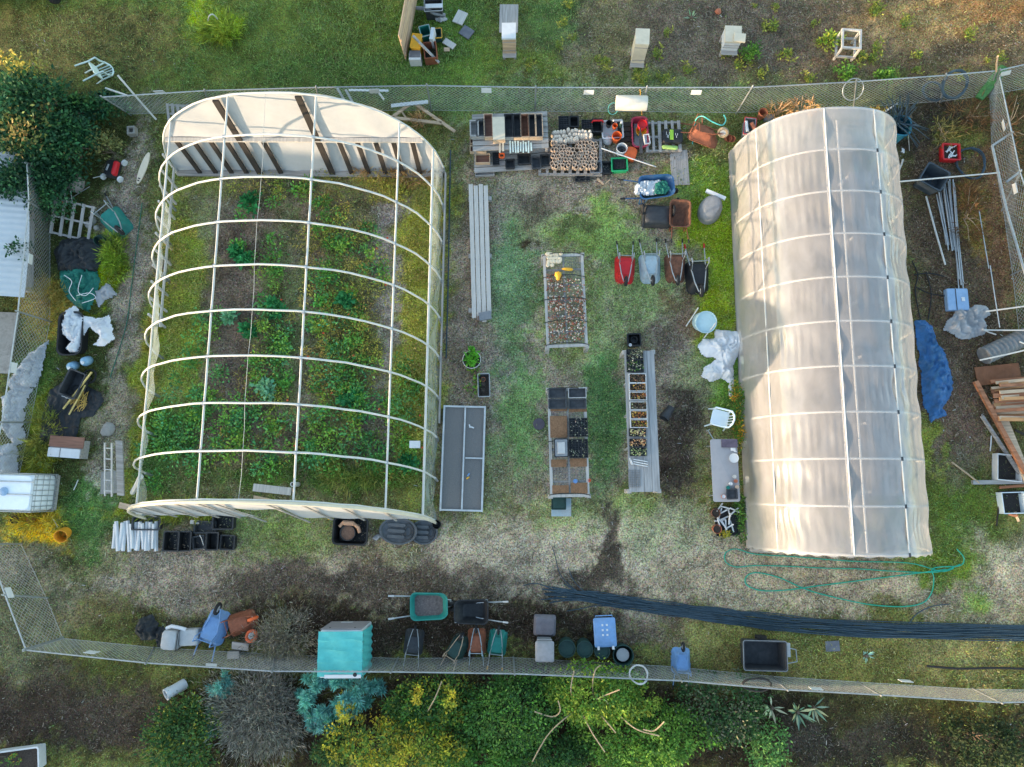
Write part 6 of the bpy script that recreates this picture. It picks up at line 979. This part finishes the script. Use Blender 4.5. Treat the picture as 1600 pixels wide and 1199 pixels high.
# ================================================================ field north of the fence
def hive(label,u,v,w_,d_,h_,mt,rot,lidmt,legs=True,group='bee hives in the field',band=None):
    c=pt(u,v,h_); k=mpp(u,v,h_); w=w_*k; d=d_*k; e=empty('bee_hive',label,'bee hive',(c.x,c.y,0),(0,0,R(rot)),group); m=MB(); m.box((0,0,.3+(h_-.36)/2),(w*.94,d*.94,h_-.36)); m.build('box',mt,e); m=MB(); m.loft([rrect(w,d,.01,h_-.06),rrect(w,d,.01,h_)]); m.build('lid',lidmt,e)
    m=MB(); [m.box((0,-d*.47-.006,z_),(w*.95,.012,.02)) for z_ in (.45,h_-.2)]; m.build('trim',band or GWOOD,e); m=MB(); m.box((0,-d*.52,.29),(w*1.0,.22,.03)); m.build('landing_board',GWOOD,e)
    for sx in (-1,1):
        for sy in (-1,1): m=MB(); m.box((sx*w*.4,sy*d*.42,.137),(.07,.07,.27)); m.build('leg',GWOOD,e)
    return e
hive('white topped bee hive standing on the long grey board',795,48,22,27,1.05,PWOOD,0,HWHITE); hive('tall cream bee hive on a rickety wooden stand, second from the grey board',1004,57,22,27,1.25,CREAM,-4,CREAM); hive('low cream bee hive with its lid shifted, beside the green weed',1146,53,26,28,.75,HWHITE,-3,CREAM)
m=MB(); m.box((0,0,.03),(.34,.28,.05)); single('hive_cover','small cream lid shifted over the corner of the low hive','lid',m,CREAM,(*at(1156,59,.8).xy,.76),(0,0,R(-8)))
m=MB(); c=pt(795,48,1.05); kk=mpp(795,25,.2); m.box((0,0,.22),(29*kk,48*kk,.03)); single('grey_board','long grey board behind and under the white topped hive','board',m,GWOODY,at(795,30,.2)*1.0-Vector((0,0,.2)),(0,0,R(-1))); 
e=empty('wooden_stand','empty open wooden stand frame alone in the field','stand',(*at(1330,62,.6).xy,0),(0,0,R(-5)))
for z_,s_ in ((.62,1.0),(.2,1.05)):
    m=MB(); [m.box((sx*.27*s_,0,z_),(.06,.66*s_,.06)) for sx in (-1,1)]; [m.box((0,sy*.3*s_,z_),(.48*s_,.06,.058)) for sy in (-1,1)]; m.build('rail',LWOOD if z_>.5 else GWOOD,e)
for sx in (-1,1):
    for sy in (-1,1): m=MB(); m.box((sx*.27,sy*.3,.29),(.055,.055,.58)); m.build('leg',LWOOD,e)
# leaning wall and hive parts
A=pt(634,95,0); B=pt(655,-20,0); d=(B-A); L_=d.length; ang=math.atan2(d.y,d.x); m=MB(); [m.box((L_*(i+.5)/5,0,.62),(L_/5-.008,.03,1.24)) for i in range(5)]; [m.box((L_/2,-.035,z_),(L_,.04,.08)) for z_ in (.3,1.0)]; e=single('plywood_wall','pale plywood screen standing along the heap of hive parts','screen',m,PWOOD,A,(R(0),0,ang))
tub('yellow_box','bright yellow hive box in the heap behind the plywood screen','box',650,64,15,24,.5,YELP,-8,.95,.02,0,fill=(YELP,.98,'lid')); board('white_hive_box','low grey white hive box at the near end of the heap','box',648,88,18,12,.35,HWHITE,0,0); board('slate_cover','dark grey lid on the low grey white hive box','lid',648,84,17,11,.03,SLATEP,0,.35)
tub('black_crate','grey and black hive super at the far end of the heap','box',677,8,28,20,.45,DGP,2,.95,.02,0,rim=LGRYP); board('white_cover','white cover board lying on the grey and black super','board',678,9,27,7,.03,HWHITE,1,.47); tub('teal_crate','teal and black crate in the middle of the hive heap','box',664,48,16,18,.4,TEALP,14,.92,.02,0,rim=LGRYP); tub('ochre_crate','dark teal crate with ochre edge at the field side of the heap','box',681,52,18,16,.25,DGRNP,4,.92,.02,0,rim=YELP)
board('white_hive_board','narrow white panel standing among the crates','panel',675,52,6,20,.5,HWHITE,-8,0); wbox('rusty_box','open box of rusty hive frames at the near end of the heap','box',672,78,20,28,.35,ORUST,6,0,floor=DWOOD); beam('loose_beam','grey beam lying over the yellow box and rusty frames',(645,56),(686,98),.07,.05,GWOOD,.75,.15); 
m=MB(); m.tube([(-.4,.1,.3),(-.1,0,.4),(.2,-.1,.3),(.5,-.05,.15)],.06,7); single('grey_tube','grey bent tube lying across the hive heap','tube',m,GRYP,at(672,27),smooth=True); cloth('grey_cloth','crumpled grey cloth in the hive heap','cloth',[(678,22),(692,22),(700,32),(690,38),(680,34)],.2,GFLEECE,95,amp=.1)
for u,v,w_,d_,r_,mt_,lab in ((719,27,17,22,-25,LWOOD,'pale split board lying in the grass beside the hive heap, farthest of three'),(729,50,19,17,-35,SLATEP,'dark slate board lying diagonally in the grass'),(702,68,20,10,-35,LWOOD,'pale narrow board lying nearest to the rusty hive frames'),(698,77,9,6,0,PWOOD,'small tan offcut beside the pale narrow board')): board('grass_board',lab,'board',u,v,w_,d_,.04,mt_,r_,.03)
e=empty('yellow_trailer','yellow vehicle body with a black tyre cut by the top edge','vehicle',at(45,-14)); m=MB(); m.loft([rrect(2.1,.9,.1,.45),rrect(2.15,.95,.1,.6),rrect(2.1,.9,.1,.9)]); m.build('body',YELP,e,True)
for x_ in (1.05,-1.0): m=MB(); m.lathe([(.26,-.09),(.3,-.06),(.3,.06),(.26,.09)],18); m.xf(Matrix.Translation((x_,-.35,.3))@Matrix.Rotation(PI/2,4,'Y')); m.build('wheel',RUB,e,True)
path('bent_tube','white bent tube sticking out of the bright yellow green bush','tube',[(325,33,.3),(327,25,.8),(333,23,.8),(340,30,.5)],.02,PVCW,.5); boulder('terracotta_lump','small terracotta lump in the field beyond the cream hive',1122,19,.1,.1,TERRA,31,'brick')
# ================================================================ trees, shrubs, weeds
def bigshrub(*a,**k): return shrubblob(*a,**k)
def tree(name,label,u,v,rx,ry,h,N,cols,lsize,clumps,seed,z0=0,aspect=.55,group=None,clr=.3):
    e=shrubblob(name,label,'tree',u,v,rx,ry,h,N,cols,lsize,aspect,clumps,z0,seed,0,group=group,clr=clr); e.children[0].name='crown'
    k=mpp(u,v); m=MB(); rr=random.Random(seed); m.tube([(0,0,-.1),(.05,.03,h*.3),(.1,-.04,h*.7)],[.10,.075,.03],7)
    for i in range(9): a=rr.uniform(0,2*PI); q=rr.uniform(.4,.85); m.tube([(0.03,0,h*rr.uniform(.1,.35)),(rx*k*q*.5*math.cos(a),ry*k*q*.5*math.sin(a),h*.5),(rx*k*q*math.cos(a),ry*k*q*math.sin(a),h*rr.uniform(.55,.85))],[.045,.03,.01],5)
    m.build('trunk',TRUNK,e,True); return e
BR=[(.012,.05,.028),(.02,.075,.035),(.03,.095,.035),(.01,.035,.022)]
tree('bramble_tree','tall dark green bramble thicket tree at the frame corner by the fallen chair',40,175,62,70,2.5,7000,BR,.12,80,1,clr=.34); tree('bramble_tree','dark bramble tree spreading along the path behind the red lawn mower',92,222,56,44,1.6,6000,BR,.12,90,2,clr=.36); tree('bramble_tree','low bramble tree hanging over the corrugated roof and fence',45,285,60,48,1.3,4200,BR,.11,60,4,clr=.34); tree('bramble_tree','lower bramble tree creeping along the north fence by the fallen chair',140,165,62,24,1.0,2800,BR+[(.05,.12,.03)],.11,50,3)
shrubblob('sun_tinted_sapling','sapling tip with painted yellow sunlight rising above the dark bramble','sapling',22,108,34,34,3.4,420,[(.32,.24,.05),(.25,.24,.05),(.15,.18,.04)],.12,.5,26,seed=3,stems=5); shrubblob('sun_tinted_sapling','olive yellow sapling on the bramble edge by the corrugated roof','sapling',40,200,45,45,2.7,700,[(.22,.16,.06),(.13,.15,.05),(.05,.09,.03)],.11,.5,26,stems=5); shrubblob('olive_shrub','olive shrub tuft at the bramble edge facing the hoop house','shrub',160,225,26,20,1.0,500,[(.15,.14,.05),(.08,.1,.04)],.1,.5,18,stems=4)  # yellow leaf colours stand in for sunlight on the bramble tips
shrubblob('fence_shrub','dark shrub growing through the fence beside the broken pallet','shrub',82,300,32,45,1.0,1300,BR,.1,.5,40,stems=6); shrubblob('fence_ivy','small dark ivy clump spilling over the corrugated roof edge','ivy',34,392,18,20,1.3,260,BR,.09,.6,14,stems=4)
shrubblob('yellow_bush','bright yellow green grassy bush in the field','bush',345,38,32,30,.55,1600,[(.2,.28,.03),(.26,.32,.05),(.12,.2,.03)],.2,.12,20,mode='grassy',stems=0)
for u,v,rx,ry,h,N,cols,lab in ((172,400,18,45,.4,1300,[(.12,.2,.02),(.18,.26,.03),(.06,.12,.02)],'bright yellow green grass clump beside the black tarp'),(75,470,26,40,.35,900,[(.24,.18,.05),(.15,.15,.04)],'straw coloured grass clump along the west fence'),(60,690,24,60,.45,1500,[(.14,.17,.03),(.2,.2,.04),(.06,.1,.03)],'olive grass strip along the fleece by the water tank'),(55,818,50,14,.3,900,[(.5,.34,.03),(.42,.32,.05),(.15,.18,.03)],'bright yellow weeds in front of the water tank'),(280,800,85,10,.35,1500,[(.2,.22,.03),(.13,.18,.03)],'yellow green weed strip under the hoop house end wall'),(232,560,10,150,.3,1500,[(.16,.18,.03),(.22,.2,.05)],'yellow grass strip under the hoop ends'),(560,740,90,22,.35,1200,[(.12,.16,.03),(.05,.11,.03),(.2,.2,.06)],'tall grass strip inside the hoop house end wall')):
    shrubblob('grass_clump',lab,'grass clump',u,v,rx,ry,h,N,cols,.2,.1,26,mode='grassy',stems=0,clr=.6)
# bottom scrub
TE=[(.10,.30,.30),(.14,.37,.36),(.07,.21,.23),(.18,.42,.40)]
shrubblob('blue_spurge','large blue teal needle leaved shrub in front of the turquoise cabinet','shrub',528,1084,72,60,1.1,12000,TE,.17,.13,60,mode='needle',stems=8); shrubblob('blue_spurge','small blue teal needle shrub beside the fat white pipe','shrub',345,1068,20,24,.7,1700,TE,.14,.13,16,mode='needle',stems=4); shrubblob('blue_spurge','low blue teal needle shrub below the dry grey shrub edge','shrub',330,1135,14,24,.5,1300,TE,.14,.13,12,mode='needle',stems=3); shrubblob('blue_spurge','blue grey needle shrub under the yellow flowered bush','shrub',505,1125,28,24,.8,1800,TE,.15,.13,16,mode='needle',stems=4)
GRS=[(.15,.15,.14),(.22,.21,.19),(.09,.09,.088),(.12,.125,.12)]
shrubblob('dry_shrub','big grey dry shrub with upright twigs below the scrub fence','shrub',395,1120,80,74,1.1,16000,GRS,.15,.09,200,mode='grassy',stems=12,material=DRY,clr=.4); shrubblob('dry_shrub','grey olive dry shrub growing between the spare wheel and turquoise cabinet','shrub',438,1000,58,48,.8,8000,GRS+[(.15,.17,.10),(.2,.17,.12)],.12,.10,120,mode='grassy',stems=10,material=DRY,clr=.4)
shrubblob('green_bush','dark green bush with tiny yellow flowers below the fat white pipe','bush',285,1150,60,60,.9,5500,DKG*2+[(.045,.11,.02),(.05,.12,.03),(.2,.22,.03)],.085,.5,90,stems=8)
YB_SUN=[(.38,.31,.03),(.26,.25,.03),(.12,.17,.025),(.04,.09,.02),(.07,.14,.025),(.03,.08,.025)]  # yellow foliage, with low sunlight also put into the yellow tones
for (u,v,rx,ry,h,N,cols,lab) in ((610,1165,120,46,2.0,5200,YB_SUN,'yellow flowering bush with sunlight painted in along the bottom edge, tallest and brightest'),(665,1105,85,45,1.3,5500,DKG+GREENS[:2]+[(.25,.24,.03)],'green bush between the blue needle shrub and the bramble'),(800,1120,95,66,1.4,8000,DKG+GREENS,'dense green bramble bush below the middle of the scrub fence'),(930,1095,110,50,1.6,8000,GREENS+[(.16,.22,.03),(.22,.26,.04),(.12,.22,.03)],'light green bramble bush full of bare sticks'),(1000,1160,120,50,1.2,7500,GREENS+[(.1,.2,.03),(.14,.22,.04)],'mid green bramble along the bottom edge'),(1130,1120,80,60,.9,3800,DKG+[(.1,.1,.08)],'dark thin bramble near the sword leaved plant'),(740,1180,90,30,1.1,3500,GREENS,'green bramble at the bottom edge beside the yellow bush'),(860,1180,80,30,1.0,3500,DKG+GREENS[:1],'dark green bramble at the bottom edge centre'),(1200,1170,40,40,.6,1100,[(.06,.16,.05),(.09,.2,.06)],'pale green leafy plant below the sword leaved plant'),(520,1175,40,28,1.2,1500,DKG+[(.12,.14,.03)],'dark bush beside the grey dry shrub at the bottom edge'),(1540,1160,80,45,.9,2600,[(.02,.035,.015),(.03,.05,.02),(.012,.02,.01)],'very dark bush at the bottom corner of the frame')): shrubblob('scrub_bush',lab,'bush',u,v,rx,ry,h,int(N*1.25),cols,.08,.5,int(90+N/50),stems=10,clr=.21)
for i,(u,v) in enumerate(((535,1100),(545,1115),(655,1085),(600,1130),(705,1090))): shrubblob('yellow_sprig','upright yellow sprig rising from the scrub bushes','sprig',u,v,10,14,1.9,160,YB_SUN[:3],.08,.5,8,stems=3,group='yellow sprigs in the scrub')
for i,pts in enumerate(([(938,1040,1.0),(930,1048,1.5),(926,1070,1.3),(928,1095,1.0)],[(968,1078,1.7),(950,1085,1.6),(932,1093,1.4)],[(932,1093,1.3),(945,1094,1.5),(950,1100,1.5)],[(928,1105,1.2),(945,1125,1.4),(962,1145,1.3)],[(897,1048,1.3),(892,1075,1.4),(895,1100,1.0)],[(904,1108,1.0),(880,1125,1.3),(855,1150,1.2),(832,1190,1.2)],[(872,1095,1.3),(875,1112,1.4),(862,1120,1.2),(835,1112,1.3)],[(910,1115,1.2),(925,1145,1.4),(945,1175,1.2)],[(970,1120,1.3),(995,1140,1.4),(1030,1150,1.3)],[(690,1065,1.2),(680,1090,1.5),(668,1112,1.2)],[(1005,1140,1.4),(1022,1142,1.4),(1038,1128,1.5)])): path('bare_stick','bare pale stick poking out of the light green bramble','stick',pts,.016,TWIG,1.3,'bare sticks in the bramble',5)
# sword leaves
def sword(label,u,v,N,L_,cols,seed):
    c=pt(u,v); e=empty('sword_plant',label,'plant',c); a=rng.uniform(0,2*PI,N); P=np.stack([np.cos(a)*.04,np.sin(a)*.04,np.full(N,.05)],1); D=np.stack([np.cos(a),np.sin(a),rng.uniform(.3,1.4,N)],1); leaves('leaf_rosette',P,D,L_,.16,pal(cols,N),attrmat('waxy leaf',.35,.5),e,.9); m=MB(); m.lathe([(.06,0),(.04,.12)],8); m.build('stem',TRUNK,e); return e
SW=[(.05,.12,.08),(.09,.18,.13),(.2,.22,.12)]
sword('grey green sword leaved plant below the black hose coil',1245,1112,20,.36,SW,1); sword('sword leaved plant with drooping leaves nearer the scrub fence, pipe bundle side',1270,1105,14,.32,SW,2); sword('pale sword leaved plant at the edge of the bramble',1205,1105,14,.32,[(.25,.3,.2),(.12,.2,.12)],3); sword('small silver rosette plant in the weeds by the trailer tub',1352,1024,14,.16,[(.2,.36,.32),(.15,.3,.26)],4); sword('grey rosette plant in the field between the cream hives',1080,30,0 or 12,.25,[(.12,.2,.12)],5)
# dry reeds by north fence
for (u,v,rx,ry,h,N,lab) in ((1262,158,34,12,1.2,260,'dry tan weed stalks rising through the fence behind the tunnel'),(1222,165,22,12,.9,200,'bushy dry tan weed beside the terracotta pots'),(585,262,48,14,.5,700,'dry brown weed tangle at the foot of the hoop house end wall'),(648,275,40,16,.4,600,'golden dry grass in the hoop house corner'),(1520,330,22,70,.6,900,'rusty brown dry weed along the east fence'),(1525,175,40,30,.6,700,'brown dry twig heap in the fence corner'),(1480,205,25,25,.4,300,'olive dry weed near the red crate'),(1590,190,24,60,.9,600,'brown scrub outside the east fence'),(660,185,26,14,.5,300,'dry ochre weed under the roof truss')):
    shrubblob('dry_weeds',lab,'weeds',u,v,rx,ry,h,N,[(.10,.055,.03),(.16,.09,.045),(.06,.04,.025)] if ('brown' in lab and u>1400) else [(.30,.19,.09),(.38,.26,.13),(.17,.10,.05)] if 'olive' not in lab else [(.14,.14,.05),(.2,.16,.06)],.2,.09,24,mode='grassy',stems=6,material=DRY,stemm=TWIG,clr=.5)
# field tufts
for i in range(46):
    u,v=random.uniform(820,1590),random.uniform(8,128); 
    if 975<u<1030 and v<105 or 1125<u<1170 and v<85 or 1300<u<1360 and v<95: continue
    if i==0 or 'tuft0' not in globals(): tuft0=shrubblob('field_tuft','small yellow green weed tuft scattered in the bare field','weed tuft',u,v,11,10,.22,120,[(.14,.18,.03),(.2,.22,.05),(.07,.12,.03)],.09,.4,8,stems=0,group='weed tufts in the bare field')
    else: t=dup(tuft0,pt(u,v),(0,0,random.uniform(0,6))); s_=random.uniform(.4,1.15); t.scale=(s_,s_,s_)
for u,v,lab in ((1300,60,'bright yellow green weed beside the empty wooden stand'),(1178,80,'bright green weed beside the low cream hive'),(1325,112,'green weed patch along the fence below the wooden stand'),(1385,118,'dark green weed along the fence near the white ring')): shrubblob('field_weed',lab,'weed',u,v,17,15,.35,500,[(.16,.26,.03),(.1,.2,.03),(.25,.28,.04)] if 'yellow' in lab else GREENS,.08,.5,18,stems=3)
# beds in the hoop house
def weeds(name,label,zones,cols,lsize,aspect,hmax):
    P=[];C=[];D=[]
    for (u,v,ru,rv,n_) in zones:
        n_=int(n_); c=pt(u,v); m_=mpp(u,v); nc=max(4,n_//70); a=rng.uniform(0,2*PI,nc); q=np.sqrt(rng.random(nc)); cc=np.stack([c.x+q*np.cos(a)*ru*m_,c.y+q*np.sin(a)*rv*m_,rng.uniform(.08,hmax,nc)],1); ci=rng.integers(0,nc,n_); sp=rng.uniform(.06,.17,nc)[ci][:,None]
        off=rng.normal(size=(n_,3))*sp*np.array([[1,1,.5]]); p=cc[ci]+off; p[:,2]=np.maximum(.02,p[:,2]); P.append(p); D.append(unit(off)+rng.normal(size=(n_,3))*.5+np.array([[0,0,.3]])); C.append((pal(cols,nc)[ci]*.6+pal(cols,n_)*.4)*rng.uniform(.55,1.35,(n_,1)))
    tag(leaves(name,np.concatenate(P),np.concatenate(D),lsize,aspect,np.concatenate(C),LEAF,None,.5),label,'weeds',kind='stuff')
weeds('bed_weeds','tangled green weeds covering the beds inside the hoop house',[(430,440,26,60,928),(430,580,34,90,2204),(430,690,70,50,1740),(520,400,30,70,1333),(530,520,44,90,2436),(530,660,55,80,2436),(610,680,38,70,1508),(585,400,22,60,638),(640,640,24,90,985),(330,540,30,70,811),(340,650,46,70,1392),(280,640,38,80,1508),(400,370,40,40,521),(470,310,50,28,579),(340,700,50,45,985),(560,590,30,60,869),(250,700,25,60,811)],[(.07,.22,.04),(.11,.27,.05),(.07,.21,.08),(.04,.13,.03),(.17,.27,.04),(.06,.22,.11)],.085,.6,.26)
weeds('bed_dry_weeds','yellowing and brown weeds mixed into the hoop house beds',[(530,420,50,110,2600),(540,560,50,120,2600),(655,420,26,120,2400),(650,580,26,120,2000),(290,440,36,110,2000),(560,290,90,18,1500),(620,300,50,26,1500),(400,660,80,80,1500),(480,500,100,200,2000),(590,480,20,120,900),(420,290,60,20,700)],[(.27,.30,.05),(.34,.28,.07),(.17,.19,.05),(.17,.11,.055),(.31,.32,.06),(.12,.14,.05)],.075,.32,.22)
weeds('bed_dead_stems','dull brown dead stems over the bare soil of the hoop house beds',[(370,460,45,130,1500),(380,590,45,100,1200),(470,480,140,220,2600),(480,700,140,50,900)],[(.10,.08,.06),(.15,.12,.09),(.05,.04,.035)],.12,.1,.16)
for i,(u,v,s_) in enumerate(((415,608,1.3),(382,405,1.0),(372,392,.9),(392,315,1.1),(640,722,1.1),(545,620,1.0),(430,480,.9),(357,496,.8),(540,470,1.0),(385,515,.9))):
    cols=[(.10,.26,.17),(.14,.3,.2)] if i in (0,7) else [(.02,.13,.05),(.03,.17,.06)]; shrubblob('vegetable_plant',('teal leaved cabbage like plant between the middle purlins','dark green leafy plant beside the ridge wire, third bay','round dark green plant next to the ridge wire plant','bushy green plant at the end wall weeds','large leaved green plant by the side rail corner','green plant with pale flowers in the middle bed','green plant beside the thin ridge wire, fourth bay','small teal plant by the bare soil strip','green plant in the dry middle bed','green plant in the narrow centre row')[i],'plant',u,v,13*s_,13*s_,.4,170,cols,.15,.6,8,stems=2)
for i in range(16):
    u,v=random.choice(((540,500),(590,420),(520,420),(600,640),(450,560),(480,650))); p=pt(u+random.gauss(0,25),v+random.gauss(0,45),.3)
    if i==0: m=MB(); m.lathe([(0,-.03),(.028,-.01),(.03,.01),(0,.03)],8,cap0=False,cap1=False); t0=single('tomato','small red tomato hanging in the hoop house weeds','tomato',m,mat('tomato skin',(.55,.07,.02),.35,.3,3),p,smooth=True,group='tomatoes in the hoop house beds')
    else: dup(t0,p)

for o in COL.objects:
    if o.parent is None and 'category' in o and 'kind' not in o: o['kind']='thing'
